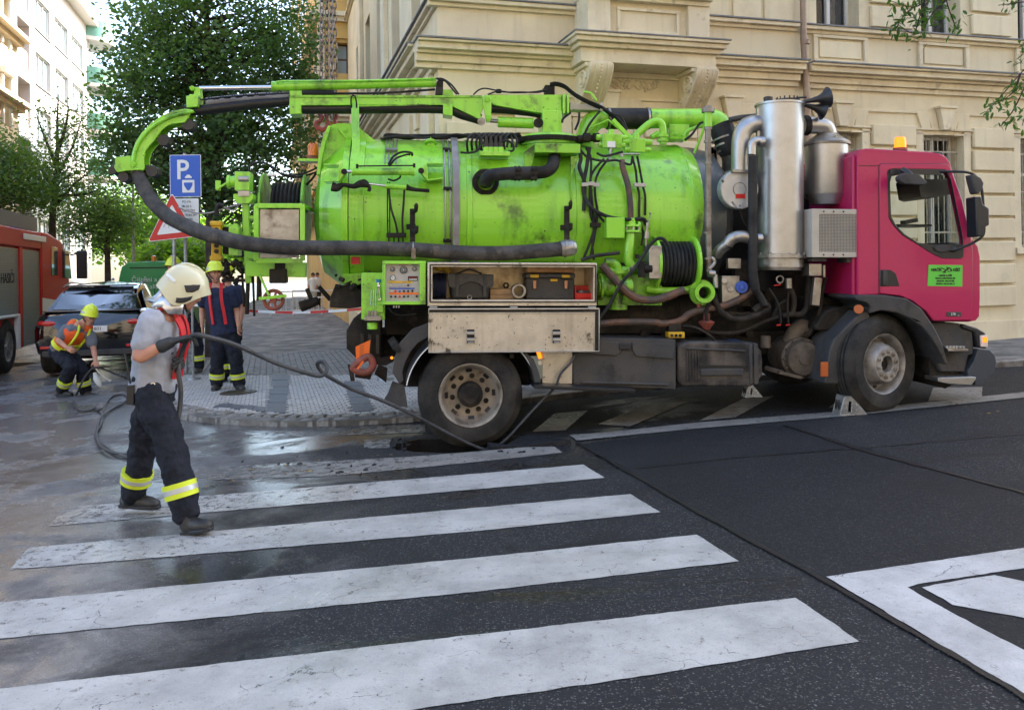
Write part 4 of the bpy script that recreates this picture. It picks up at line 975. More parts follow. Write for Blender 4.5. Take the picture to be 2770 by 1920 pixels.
# hoses over the boom
for p in ([(970,84),(1020,88),(1080,130),(1130,195)],[(980,92),(1030,100),(1070,140),(1115,195)]): hose([(q4,x,y,BD-.01) for x,y in p],.009,par=None)
hose([(q4,x,y,BD) for x,y in ((1230,196),(1265,165),(1310,153),(1380,165),(1450,178),(1560,178),(1680,180),(1740,160))],.008)
hose([(q4,x,y,BD) for x,y in ((1330,196),(1370,180),(1420,172),(1500,182),(1640,178),(1720,165))],.008)
for i,dy in enumerate((0,10,20)): hose([(q4,x,y+dy,BD-.02+i*.02) for x,y in ((1760,118),(1800,112),(1860,130),(1930,185),(2020,235),(2140,290),(2230,370),(2290,440))],.010)
m=MB(); m.cyl(q4(1710,168,BD+.05),q4(1780,150,BD+.05),.02); m.obox(q4(1755,170,BD+.06),(1,0,0),(0,1,0),(0,0,1),.05,.05,.05); m.cyl(q4(1405,185,BD+.03),q4(1405,160,BD+.03),.03); B(m,'hose_fitting',M_CHAS,bev=.004)
# hoses lying along the top of the tank
random.seed(21)
for i in range(7):
    pts=[(q4,590+i*12,505,1.1)]
    for j in range(9):
        x=640+j*115+random.uniform(-20,20); pts.append((q4,x,480+random.uniform(-10,22)-(6 if j>3 else 0),.85+i*.07))
    hose(pts,.013,k=5)
for i in range(9):
    x=1190+i*32; pts=[(q4,x,590-i%3*8,.62),(q4,x-4,520,.58),(q4,x+20,475,.6),(q4,x+60,468,.65),(q4,x+85,510,.62),(q4,x+80,560,.6)]
    hose(pts,.012,k=5)
hose([(q4,x,y,.55) for x,y in ((1140,595),(1200,598),(1260,580),(1290,520),(1250,470),(1200,490),(1180,530))],.011)
hose([(q4,x,y,.52) for x,y in ((1420,520),(1470,515),(1505,545),(1505,580),(1470,590))],.011)
m=MB(); a,b=q4(1272,590,.52),q4(1480,625,.52); m.box(a.x,b.x,.46,.64,b.z,a.z); 
for x in (1318,1350,1385,1418): m.cyl(q4(x,560,.5),q4(x,600,.5),.032,n=10)
B(m,'valve_block',M_GRN,bev=.004)
m=MB()
for x in (1318,1350,1385,1418): m.cyl(q4(x,530,.54),q4(x,565,.54),.03,n=8); m.cyl(q4(x,480,.56),q4(x,535,.56),.018,n=8)
B(m,'valve_fitting',M_BLK)
m=MB(); m.torus(tsurf(1165,R(62),.03),(0,.2,.4),.05,.016,16,6); m.plate([(tx(1150),tsurf(1,R(60)).z-.02),(tx(1182),tsurf(1,R(60)).z-.02),(tx(1166),tsurf(1,R(60)).z+.10)],[],tsurf(1,R(60)).y,tsurf(1,R(60)).y+.02); B(m,'lifting_eye',M_GRN)
# ---------------- the long suction hose
hp=[(q3,318,735,.88),(q3,345,815,.84),(q3,385,890,.80),(q3,440,960,.74),(q3,520,1035,.66),(q3,620,1090,.56),(q3,720,1135,.46),(q3,870,1180,.36),(q3,1050,1222,.28),(q3,1300,1250,.24),(q3,1600,1256,.22),(q4,400,1256,.22),(q4,800,1268,.22),(q4,1150,1290,.22),(q4,1450,1292,.22),(q4,1700,1275,.22),(q4,1840,1262,.22)]
m=MB(); pts=[f(x,y,d) for f,x,y,d in hp]; m.tube(pts,.070,20,8); sh=B(m,'suction_hose',M_HOSE)
m=MB(); m.tube([q4(1835,1262,.22),q4(1920,1252,.22)],.078,20,1,False); m.cyl(q4(1860,1260,.22),q4(1872,1260,.22),.088); m.cyl(q4(1905,1254,.22),q4(1938,1250,.22),.082,.06); B(m,'hose_coupling',M_STEELD,sh)
m=MB(); m.tube([q4(808,1268,.22),q4(818,1268,.22)],.076,20,1,False); m.obox(q4(815,1295,.14),(1,0,0),(0,1,0),(0,0,1),.02,.012,.05); B(m,'hose_strap',M_STEELD,sh)
# ---------------- front section pipes of the tank
m=MB(); m.tube([q5(330,560,.95),q5(345,480,.95),q5(380,400,.95),q5(440,362,.95),q5(490,362,.95)],[.10,.10,.11,.105,.10],18,5); up1=B(m,'vacuum_pipe',M_GRN)
m=MB(); m.cyl(q5(488,362,.95),q5(785,362,.95),.112,n=24); B(m,'rubber_sleeve',M_RUB,up1)
m=MB(); 
for x in (500,770): m.cyl(q5(x-7,362,.95),q5(x+7,362,.95),.118,n=24)
B(m,'hose_clamp',M_STEELD,up1)
m=MB(); m.tube([q5(785,362,.95),q5(1000,362,.95),q5(1190,362,.95),q5(1255,385,.95),q5(1285,440,.95)],[.105,.105,.105,.115,.12],20,5); B(m,'elbow_pipe',M_GRN,up1)
m=MB(); m.tube([q5(1275,410,.94),q5(1300,470,.92),q5(1330,560,.90),q5(1345,610,.9)],[.13,.13,.118,.105],22,4); B(m,'rubber_sleeve',M_RUB,up1)
m=MB()
for (x,y) in ((1298,500),(1312,540),(1330,575)):
    a=q5(x,y,.92); d=(q5(1330,560,.9)-q5(1300,470,.92)).normalized(); m.cyl(a-d*.01,a+d*.01,.134-.0001*(y-500),n=22)
B(m,'hose_clamp',M_STEELD,up1)
m=MB(); m.tube([q5(1340,590,.9),q5(1350,660,.95),q5(1350,740,1.0)],.095,20,4); B(m,'steel_spigot',M_STEELD,up1)
m=MB(); m.tube([q5(650,520,.75),q5(700,470,.75),q5(780,400,.75),q5(835,380,.75),q5(870,400,.75),q5(880,460,.75),q5(878,540,.75)],.038,12,5); m.cyl(q5(875,470,.75),q5(875,490,.75),.06); m.cyl(q5(875,505,.75),q5(875,520,.75),.06); m.tube([q5(800,490,.76),q5(850,460,.76)],.03,10,1,False); B(m,'bypass_pipe',M_GRN)
m=MB(); a,b=q5(905,410,.95),q5(1040,515,.95); m.box(a.x,b.x,.85,1.1,b.z,a.z)
for x in (960,1010): m.cyl(q5(x,470,.84),q5(x,470,.87),.02)
B(m,'pipe_saddle',M_GRN,bev=.006)
m=MB(); m.tube([q5(1030,520,.7),q5(1045,450,.68),q5(1170,405,.62)],.020,10,4); m.tube([q5(1095,600,.62),q5(1140,490,.6),q5(1165,420,.6)],.014,10,4); B(m,'vent_pipe',M_GRN)
m=MB(); m.tube([q5(340,440,.7),q5(500,370,.6),q5(650,500,.6)],.01,6,3,False) ; m.bar(q5(530,370,.6),q5(655,500,.6),.04,.04); m.bar(q5(330,175,.75),q5(380,185,.75),.03,.02); m.bar(q5(380,185,.75),q5(420,240,.75),.03,.02); B(m,'brace',M_GRN,bev=.003)
# distributor valves
for (x,y) in ((520,520),(695,550)):
    m=MB(); c=q5(x,y,.52); m.obox(c,(1,0,0),(0,1,0),(0,0,1),.10 if x<600 else .08,.05,.07); m.cyl(c+Vector((-.15,0,.04)),c+Vector((.16,0,.04)),.03,n=12); m.cyl(c+Vector((-.13,-.02,-.04)),c+Vector((.14,-.02,-.04)),.026,n=12); m.cyl(c+Vector((0,0,-.1)),c+Vector((0,0,.12)),.03,n=12); B(m,'distributor_valve',M_GRN,bev=.006)
m=MB(); c=q5(520,540,.46); m.obox(c,(1,0,0),(0,1,0),(0,0,1),.04,.01,.03); B(m,'valve_plate',M_WHT)
m=MB(); m.cyl(q5(540,607,.46),q5(715,607,.46),.010); m.cyl(q5(518,560,.48),q5(505,650,.46),.014); m.cyl(q5(590,600,.46),q5(590,625,.46),.02); B(m,'control_lever',M_STEELD)
# black hoses down the shell
HZ=[[(370,560),(350,700),(330,800),(330,880),(370,960),(430,1010),(520,1045),(640,1060),(740,1055),(765,1100)],
 [(300,560),(310,640),(300,700),(335,800),(335,900),(330,1000)],
 [(345,560),(380,640),(378,800),(385,900),(395,1000),(405,1100),(380,1200),(330,1330)],
 [(500,640),(440,720),(410,800),(410,900),(425,1000),(415,1100),(400,1200),(375,1330)],
 [(470,640),(400,720),(375,800),(375,1000),(400,1110),(390,1230),(400,1340)],
 [(420,990),(450,1050),(500,1100)],
 [(300,570),(360,630),(470,655),(560,650),(650,680),(665,640)],
 [(420,600),(480,620),(600,590)],
 [(665,620),(690,720),(700,820),(715,900),(715,1050),(740,1150),(730,1240)],
 [(700,620),(720,720),(738,820),(755,900),(755,1030)],
 [(465,290),(530,330),(590,350),(630,440)],[(520,320),(590,380),(620,440)],[(440,310),(370,400),(335,470)],[(300,320),(295,380),(270,440)],
 [(1030,510),(1080,470),(1130,400),(1165,385)],[(180,390),(190,360),(240,320)],[(1835,870),(1880,920),(1960,945),(2080,945),(2150,960),(2180,985)]]
for i,pts in enumerate(HZ):
    d=.40 if i<10 else (.6 if i<16 else .5)
    hose([(q5,x,y,d-(.06 if i in (0,) and 3<j<8 else 0)) for j,(x,y) in enumerate(pts)],.012 if i not in (0,1,16) else .019,k=5)
m=MB()
for (x,y) in ((338,818),(382,812),(414,820),(700,820),(738,822)): m.obox(q5(x,y,.38),(1,0,0),(0,1,0),(0,0,1),.032,.02,.018)
B(m,'hose_clip',M_BEIGE,bev=.003)
m=MB(); m.obox(q5(410,1098,.40),(1,0,0),(0,1,0),(0,0,1),.05,.03,.022); B(m,'hose_clip',M_CHAS,bev=.004)
hose([(q5,595,650,.42),(q5,600,700,.40),(q5,635,820,.38),(q5,652,950,.37),(q5,655,1050,.38)],.030,M_BHOSE,'brown_hose',n=12)
# green standpipe with valve
m=MB(); m.cyl(q5(660,1095,.38),q5(660,1112,.38),.10,n=20); m.cyl(q5(660,1135,.38),q5(660,1150,.38),.10,n=20); m.cyl(q5(655,1050,.38),q5(658,1160,.38),.05,n=16); m.tube([q5(652,1150,.36),q5(645,1250,.34),q5(640,1340,.34),q5(665,1385,.34)],.048,14,5); m.obox(q5(540,1118,.36),(1,0,0),(0,1,0),(0,0,1),.09,.07,.10); m.cyl(q5(575,1120,.36),q5(640,1120,.36),.03); m.cyl(q5(700,1110,.38),q5(720,1110,.38),.055); sp=B(m,'standpipe',M_GRN,bev=.004)
m=MB()
for i in range(8):
    a=i*math.pi/4; c=q5(660,1124,.38)+Vector((.085*math.cos(a),.085*math.sin(a),0)); m.cyl(c+Vector((0,0,-.04)),c+Vector((0,0,.04)),.009,n=6)
m.cyl(q5(665,1375,.34),q5(680,1400,.34),.055); m.cyl(q5(770,1080,.36),q5(760,1240,.36),.012); m.cyl(q5(768,1140,.36),q5(764,1190,.36),.03); m.sphere(q5(790,1017,.36),.012); m.cyl(q5(790,1020,.36),q5(775,1120,.36),.006); B(m,'valve_fitting',M_STEELD,sp)
# brown vertical exhaust pole
m=MB(); m.cyl(q5(1190,430,.22),q5(1197,1420,.22),.030,n=14); 
for y in (430,520,670,1150,1330): m.cyl(q5(1190,y-8,.22),q5(1190,y+8,.22),.040,n=14)
m.cyl(q5(1190,290,.22),q5(1190,320,.22),.062,n=16); m.cyl(q5(1190,275,.22),q5(1190,290,.22),.04,n=16); pl=B(m,'mast_pipe',pm('galvanised_brown',(.20,.16,.12),.5,.5,c2=(.28,.26,.23),ns=12,dirt=(.1,.06,.04),ds=9,bump=.2))
m=MB(); m.cyl(q5(1190,320,.22),q5(1190,420,.22),.042,n=14); B(m,'green_collar',M_GRN,pl)
m=MB(); m.tube([q5(1200,1330,.22),q5(1225,1330,.2),q5(1235,1360,.2),q5(1200,1400,.2)],.018,8); m.cyl(q5(1190,1430,.2),q5(1235,1435,.2),.035); m.cyl(q5(1240,1440,.2),q5(1245,1530,.2),.024); B(m,'drain_fitting',M_STEELD,pl)
# dark tank / fuel vessel behind
m=MB(); a=q5(1060,800,1.3); b=q5(1290,800,1.3)
m.lathe((b.x-.03,1.25,tz-.02),(-1,0,0),[(0,.001),(.02,.35),(.10,.62),(.22,.76),(.40,.80),(.75,.80)],48); B(m,'water_tank',pm('dark_blue_grey_paint',(.06,.075,.085),.4,c2=(.09,.1,.1),ns=3,coat=.3))
# ---------------- rear equipment
RD=.62
for x,w in ((1150,.05),(1438,.05)):
    m=MB(); c=q3(x+30,940,RD+.45); c0=q3(x+15,1000,RD+.45)
    top=q3(x+30,705,RD+.0); R2=abs(top.z-c0.z)
    m.lathe((c.x,RD+.50,c0.z),(1,0,0),[(0,.001),(0,R2),(.012,R2+.006),(.024,R2),(.024,.001)],48); B(m,'reel_flange',M_GRND)
m=MB(); a,b=q3(1200,760,RD),q3(1435,760,RD); c=q3(1300,1000,RD+.45); r0=abs(q3(1300,765,RD).z-c.z)
prof=[]; nn=8
for i in range(nn):
    for j in range(7):
        t=j/6; prof.append((a.x+(b.x-a.x)*(i+t)/nn, r0-.03+.03*math.sin(math.pi*t)))
m.lathe((0,RD+.50,c.z),(1,0,0),prof,40); B(m,'coiled_hose',M_RUB)
m=MB()
fa=[q3(x,y,RD-.2) for x,y in ((1135,965),(1455,965),(1455,1345),(1135,1345))]
for i in range(4): m.bar(fa[i],fa[(i+1)%4],.045,.04,(0,1,0))
m.bar(fa[0],fa[0]+Vector((0,.9,0)),.04,.04); m.bar(fa[1],fa[1]+Vector((0,.9,0)),.04,.04); rf=B(m,'reel_frame',M_GRN,bev=.004)
m=MB(); m.plate([xz(q3(x,y,RD-.18)) for x,y in ((1160,990),(1430,990),(1430,1325),(1160,1325))],[],RD-.185,RD-.17); B(m,'steel_panel',M_STEELD,rf)
m=MB(); m.bar(q3(1060,900,.7),q3(1085,1500,.7),.08,.06,(1,0,0)); m.bar(q3(1060,1045,.7),q3(1140,1045,.7),.05,.03); m.bar(q3(1000,1110,.68),q3(980,1105,.68),.1,.06); m.bar(q3(900,1108,.66),q3(1010,1108,.66),.05,.04)
m.bar(q3(1062,760,.7),q3(1062,900,.7),.05,.05,(1,0,0)); B(m,'rear_post',M_GRN,bev=.004)
m=MB(); m.cyl(q3(950,800,.66),q3(1010,795,.66),.055,n=18); m.cyl(q3(935,800,.66),q3(955,800,.66),.068,n=18); m.obox(q3(1050,800,.7),(1,0,0),(0,1,0),(0,0,1),.07,.10,.09) ; m.plate([xz(q3(x,y,.66)) for x,y in ((985,885),(1120,885),(1120,920),(1095,950),(1010,950),(985,920))],[],.60,.80); m.bar(q3(870,790,.66),q3(870,860,.66),.02,.05,(1,0,0)); m.bar(q3(862,850,.64),q3(940,800,.64),.02,.02); wn_=B(m,'winch',M_GRN,bev=.005)
m=MB(); m.cyl(q3(1015,780,.62),q3(1085,780,.62),.035,n=16); m.bar(q3(1010,880,.60),q3(1090,880,.60),.03,.05); B(m,'cable_drum',M_STEELD,wn_)
hose([(q3,x,y,.95) for x,y in ((1085,740),(1090,690),(1130,665),(1200,670),(1270,720),(1330,750),(1450,745),(1560,700))],.010)
hose([(q3,x,y,1.0) for x,y in ((1080,730),(1100,680),(1160,662),(1240,690),(1310,745),(1420,765),(1560,730))],.010)
hose([(q3,x,y,1.0) for x,y in ((1480,820),(1520,780),(1560,720))],.012)
m=MB(); m.bar(q3(1210,750,.9),q3(1275,750,.9),.015,.02); B(m,'rail',M_WHT)
# yellow remote box
m=MB(); a,b=q3(825,1070,.58),q3(890,1345,.58); m.box(a.x,b.x,.56,.64,b.z,a.z); m.box(a.x-.012,b.x+.012,.55,.65,a.z-.05,a.z+.0); m.box(a.x-.012,b.x+.012,.55,.65,b.z,b.z+.05); yb=B(m,'remote_control',M_YEL,bev=.012)
m=MB(); 
for y in (1165,1130,1240,1280): m.cyl(q3(858,y,.54),q3(858,y,.57),.022,n=12)
B(m,'push_button',M_BLKP,yb)
m=MB(); m.tube([q3(862,1035,.6),q3(862,990,.6),q3(875,960,.6),q3(910,965,.6)],.022,10); B(m,'cable_boot',M_RUB,yb)
hose([(q3,x,y,.6) for x,y in ((590,975),(700,1012),(770,1018),(850,1005),(920,980),(1020,955))],.007,M_BAND,'cable')
hose([(q3,x,y,.6) for x,y in ((890,955),(930,985),(980,995),(1010,965))],.007,M_BAND,'cable')
m=MB(); a,b=q3(945,1112,.62),q3(1015,1310,.62); m.box(a.x,b.x,.6,.75,b.z,a.z); B(m,'junction_box',M_GRN,bev=.006)
m=MB(); a,b=q3(905,1110,.64),q3(945,1300,.64); m.box(a.x,b.x,.62,.70,b.z,a.z); m.box(b.x-.01,b.x+.12,.9,1.0,b.z-.02,b.z+.04); B(m,'control_box',M_CHAS,bev=.006)
# tangled dark fittings below the remote
m=MB(); random.seed(4)
for i in range(26):
    x,y=random.uniform(900,1040),random.uniform(1345,1480); m.cyl(q3(x,y,.66+random.uniform(-.05,.1)),q3(x+random.uniform(-30,30),y+random.uniform(-30,30),.66),random.uniform(.01,.03),n=7)
m.bar(q3(905,1480,.7),q3(1060,1480,.7),.15,.03); B(m,'coupling_rack',M_CHAS)
m=MB(); m.bar(q3(1070,1400,.62),q3(1482,1408,.62),.10,.145); m.bar(q3(1075,1310,.62),q3(1150,1310,.62),.1,.06); rb=B(m,'rear_beam',M_GRN,bev=.006)
m=MB(); m.bar(q3(1262,1375,.56),q3(1335,1378,.56),.03,.10); m.bar(q3(1290,1400,.58),q3(1290,1500,.58),.14,.16,(1,0,0)); B(m,'mounting_bracket',M_CHAS,rb,.01)
# guide wheel (rusty) with bracket
wc=q3(1265,1590,.55)
wc=Q(740,811,.55)
m=MB(); m.torus(wc,(0,1,0),.088,.018,28,8); 
for i in range(5):
    a=i*2*math.pi/5; m.bar(wc,wc+Vector((.085*math.cos(a),0,.085*math.sin(a))),.02,.022,(0,1,0))
m.cyl(wc-Vector((0,.04,0)),wc+Vector((0,.04,0)),.03,n=14); gw=B(m,'guide_wheel',M_RUST)
m=MB(); m.bar(Q(700,808,.50),Q(775,800,.50),.02,.03); m.bar(Q(703,745,.52),Q(728,800,.50),.02,.03,(0,1,0)); B(m,'wheel_arm',M_GRN,bev=.004)
# pipes & rods hanging at rear
m=MB(); m.cyl(Q(672,735,.7),Q(668,850,.7),.02,n=8); m.cyl(Q(684,735,.7),Q(688,855,.7),.012,n=8); m.cyl(Q(655,735,.7),Q(660,830,.7),.012,n=8); B(m,'rod',M_CHAS)
m=MB(); m.tube([Q(812,830,.7),Q(835,822,.7),Q(862,812,.7)],[.055,.05,.04],12,3); m.bar(Q(830,780,.7),Q(850,830,.7),.04,.05,(0,1,0)); m.bar(Q(862,775,.72),Q(895,812,.72),.04,.06,(0,1,0)); m.bar(Q(895,800,.7),Q(935,820,.7),.05,.08,(0,1,0)); B(m,'outlet_valve',M_CHAS,bev=.01)
m=MB(); m.plate([xz(Q(u,v,.55)) for u,v in ((905,775),(955,772),(985,790),(980,830),(945,835),(892,832),(893,805))],[],.55,.95); B(m,'rear_flap',M_CHAS,bev=.01)
m=MB(); m.plate([xz(Q(u,v,.60)) for u,v in ((925,742),(1003,736),(1000,762),(960,775),(925,765))],[],.6,.9); B(m,'door_hinge',M_GRND,bev=.01)
m=MB(); random.seed(6)
for i in range(22):
    u,v=random.uniform(905,1030),random.uniform(742,775); m.cyl(Q(u,v,.5),Q(u+random.uniform(-14,14),v+random.uniform(-8,8),.52),random.uniform(.008,.025),n=7)
B(m,'hinge_fitting',M_CHAS)
m=MB(); a=Q(962,705,.44); m.obox(a,(1,0,0),(0,1,0),(0,0,1),.045,.006,.035); B(m,'red_reflector',M_RED)
# ---------------- control panel
CP=.08
def rect(qf,x0,y0,x1,y1,d): a,b=qf(x0,y0,d),qf(x1,y1,d); return a.x,b.x,b.z,a.z
m=MB(); x0,x1,z0,z1=rect(q6,358,148,668,462,CP)
m.box(x0,x1,CP+.02,CP+.28,z0,z1); cp=B(m,'control_panel',M_GRN,bev=.008)
m=MB(); 
f=.03
m.box(x0,x1,CP-.03,CP+.018,z1-f,z1); m.box(x0,x1,CP-.03,CP+.018,z0,z0+f); m.box(x0,x0+f,CP-.03,CP+.018,z0+f,z1-f); m.box(x1-.055,x1,CP-.035,CP+.018,z0+f,z1-f)
B(m,'panel_rim',M_GRN,cp,.004)
m=MB(); m.box(x0+f,x1-.055,CP+.012,CP+.019,z0+f,z1-f); B(m,'face_plate',M_GREYP,cp)
def pc(x,y): p=q6(x,y,CP); return Vector((p.x,CP+.010,p.z))
for x,y,r,mt in ((430,208,.023,M_BLK),(510,213,.035,M_BLK),(590,204,.023,M_BLK),(432,270,.025,M_WHT)):
    m=MB(); m.lathe(pc(x,y)+Vector((0,.004,0)),(0,-1,0),[(0,r),(.012,r),(.014,r*.88),(.008,r*.85),(.008,.001)],24); g=B(m,'gauge',M_BLK,cp)
    m=MB(); m.cyl(pc(x,y)+Vector((0,-.004,0)),pc(x,y)+Vector((0,-.006,0)),r*.84,n=24); B(m,'dial',pm('dial_grey',(.12,.12,.12),.3) if mt is M_BLK else M_WHT,g)
    m=MB(); m.bar(pc(x,y)+Vector((0,-.008,0)),pc(x,y)+Vector((-r*.5,-.008,r*.5)),.002,.002); m.cyl(pc(x,y)+Vector((0,-.007,0)),pc(x,y)+Vector((0,-.009,0)),r*.15,n=10)
    for i in range(9):
        a=R(-30+i*30); e=Vector((math.cos(a),0,math.sin(a))); m.bar(pc(x,y)+Vector((0,-.007,0))+e*r*.62,pc(x,y)+Vector((0,-.007,0))+e*r*.78,.0025,.0015)
    B(m,'needle',M_WHT if mt is M_BLK else M_BLK,g)
def pbar(x0_,y0_,x1_,y1_,mt,nm): a,b=pc(x0_,y0_),pc(x1_,y1_); mm=MB(); mm.box(a.x,b.x,CP+.008,CP+.013,b.z,a.z); return B(mm,nm,mt,cp)
pbar(400,293,575,308,M_YEL,'label_strip'); pbar(406,342,590,352,M_BLUE,'label_strip'); pbar(406,376,618,390,M_ORNG,'label_strip'); pbar(408,174,450,178,M_YEL,'label_strip'); pbar(476,174,545,178,M_RED,'label_strip'); pbar(565,176,612,180,M_BLK,'label_strip'); pbar(410,236,452,240,M_YEL,'label_strip')
pbar(541,258,612,292,M_BLK,'hour_meter'); pbar(548,264,606,272,M_RED,'display'); pbar(548,277,606,287,M_WHT,'display')
for i,(x,y,mt) in enumerate([(415+k*32,326,M_GREYP) for k in range(4)]+[(543,324,M_BLK),(420,366,M_GREYP),(451,366,M_RED),(482,366,M_BLUE),(513,366,M_BLK),(543,366,M_BLK),(573,364,M_BLK),(420,405,M_BLK),(451,405,M_BLK),(482,405,M_RED),(513,405,M_BLK),(543,403,M_BLK),(575,403,M_BEIGE),(605,403,M_BLK)]):
    m=MB(); m.lathe(pc(x,y)+Vector((0,.003,0)),(0,-1,0),[(0,.011),(.014,.010),(.016,.001)],12); B(m,'control_knob',mt,cp)
m=MB()
for i in range(3): m.cyl(pc(440+i*18,470),pc(440+i*18,486),.007,n=8)
B(m,'cable_gland',M_STEELD,cp)
hose([(q6,x,y,.15) for x,y in ((400,480),(430,520),(490,540),(600,530))],.006)
# levers and small valves left of the panel
m=MB(); 
for x in (275,292,308): m.cyl(q6(x+4,360,.14),q6(x,470,.16),.004,n=6)
m.cyl(q6(322,330,.12),q6(340,330,.12),.02); m.tube([q6(330,305,.12),q6(335,350,.12),q6(345,420,.13),q6(330,430,.13)],.013,8); lv=B(m,'control_lever',M_CHROME)
m=MB(); 
for x in (262,285,308): m.obox(q6(x,530,.16),(1,0,0),(0,1,0),(0,0,1),.012,.02,.03)
m.obox(q6(288,560,.14),(1,0,0),(0,1,0),(0,0,1),.075,.03,.022); B(m,'valve_block',M_STEELD,lv,.003)
m=MB(); m.cyl(q6(330,280,.12),q6(330,305,.12),.024,n=12); B(m,'valve_knob',pm('teal_plastic',(.02,.2,.3),.4),lv)
m=MB(); m.obox(q6(295,400,.3),(1,0,0),(0,1,0),(0,0,1),.11,.08,.22); m.cyl(q6(285,590,.18),q6(285,640,.18),.05,n=16); m.obox(q6(330,490,.25),(1,0,0),(0,1,0),(0,0,1),.05,.05,.04); B(m,'side_bracket',M_GRN,bev=.008)
# ---------------- open stainless locker
TB=-.02
ox0,ox1,oz0,oz1=rect(q6,684,158,1900,472,TB); ix0,ix1,iz0,iz1=rect(q6,718,192,1876,428,TB)
m=MB(); m.plate([(ox0,oz0),(ox1,oz0),(ox1,oz1),(ox0,oz1)],[[(ix0,iz0),(ix1,iz0),(ix1,iz1),(ix0,iz1)]],TB,TB+.03)
lk=B(m,'tool_locker',M_STAIN,bev=.005)
m=MB(); 
for a,b in (((ix0-.02,iz0-.02),(ix1+.02,iz0-.02)),((ix0-.02,iz1+.02),(ix1+.02,iz1+.02)),((ix0-.02,iz0-.02),(ix0-.02,iz1+.02)),((ix1+.02,iz0-.02),(ix1+.02,iz1+.02))):
    m.bar(Vector((a[0],TB-.006,a[1])),Vector((b[0],TB-.006,b[1])),.014,.012)
B(m,'rubber_seal',M_BLK,lk,.003)
m=MB(); m.box(ox0,ox1,TB+.56,TB+.575,oz0,oz1); m.box(ox0,ox1,TB+.031,TB+.56,oz0,oz0+.012); m.box(ox0,ox1,TB+.031,TB+.56,oz1-.012,oz1); m.box(ox0,ox0+.012,TB+.031,TB+.56,oz0+.013,oz1-.013); m.box(ox1-.012,ox1,TB+.031,TB+.56,oz0+.013,oz1-.013); m.box(ix0-.02,ix1+.02,TB+.04,TB+.55,iz0-.03,iz0-.004); B(m,'locker_inner',pm('sun_tinted_stainless',(.70,.58,.38),.35,.5,c2=(.45,.33,.18),ns=4,dirt=(.12,.07,.03),ds=4),lk)  # golden sun reflection put into the steel colour, over it brown dirt
dx0,dx1,dz0,dz1=rect(q6,688,488,1912,798,TB-.0)
m=MB(); m.box(dx0,dx1,TB-.035,TB-.01,dz0,dz1); m.box(dx0,dx1,TB-.05,TB-.036,dz1-.012,dz1); m.box(dx0,dx1,TB-.05,TB-.036,dz0,dz0+.008); m.box(dx0,dx0+.008,TB-.05,TB-.036,dz0+.009,dz1-.013); m.box(dx1-.008,dx1,TB-.05,TB-.036,dz0+.009,dz1-.013); ld=B(m,'locker_door',M_STAIN,lk,.003)
m=MB(); m.box(dx0+.009,dx1-.009,TB-.046,TB-.036,dz1-.036,dz1-.013); m.box(dx1-.040,dx1-.009,TB-.046,TB-.036,dz0+.009,dz1-.037); 
B(m,'door_seal',M_CHAS,ld)
m=MB(); iv=[(dx0+.03,dz0+.015),(dx1-.05,dz0+.015),(dx1-.05,dz1-.045),(dx0+.03,dz1-.045)]
for i in range(4):
    a,b=iv[i],iv[(i+1)%4]; m.bar(Vector((a[0],TB-.041,a[1])),Vector((b[0],TB-.041,b[1])),.008,.008)
B(m,'inner_pan',M_STAIN,ld,.003)
for x in (993,1610):
    m=MB(); p=q6(x,690,TB-.05)
    m.obox(p+Vector((0,-.004,0)),(1,0,0),(0,1,0),(0,0,1),.034,.012,.062); B(m,'latch',M_CHAS,ld,.005)
    m=MB()
    for dz in (-.028,.03): m.obox(p+Vector((0,-.022,dz)),(1,0,0),(0,1,0),(0,0,1),.038,.008,.014)
    m.obox(p+Vector((0,-.02,-.055)),(1,0,0),(0,1,0),(0,0,1),.026,.008,.006); B(m,'latch_handle',M_STEEL,ld,.003)
for x in (725,1303,1865):
    m=MB(); p=q6(x,481,TB-.01); m.obox(p,(1,0,0),(0,1,0),(0,0,1),.035,.012,.006); B(m,'hinge',M_STEEL,lk,.002)
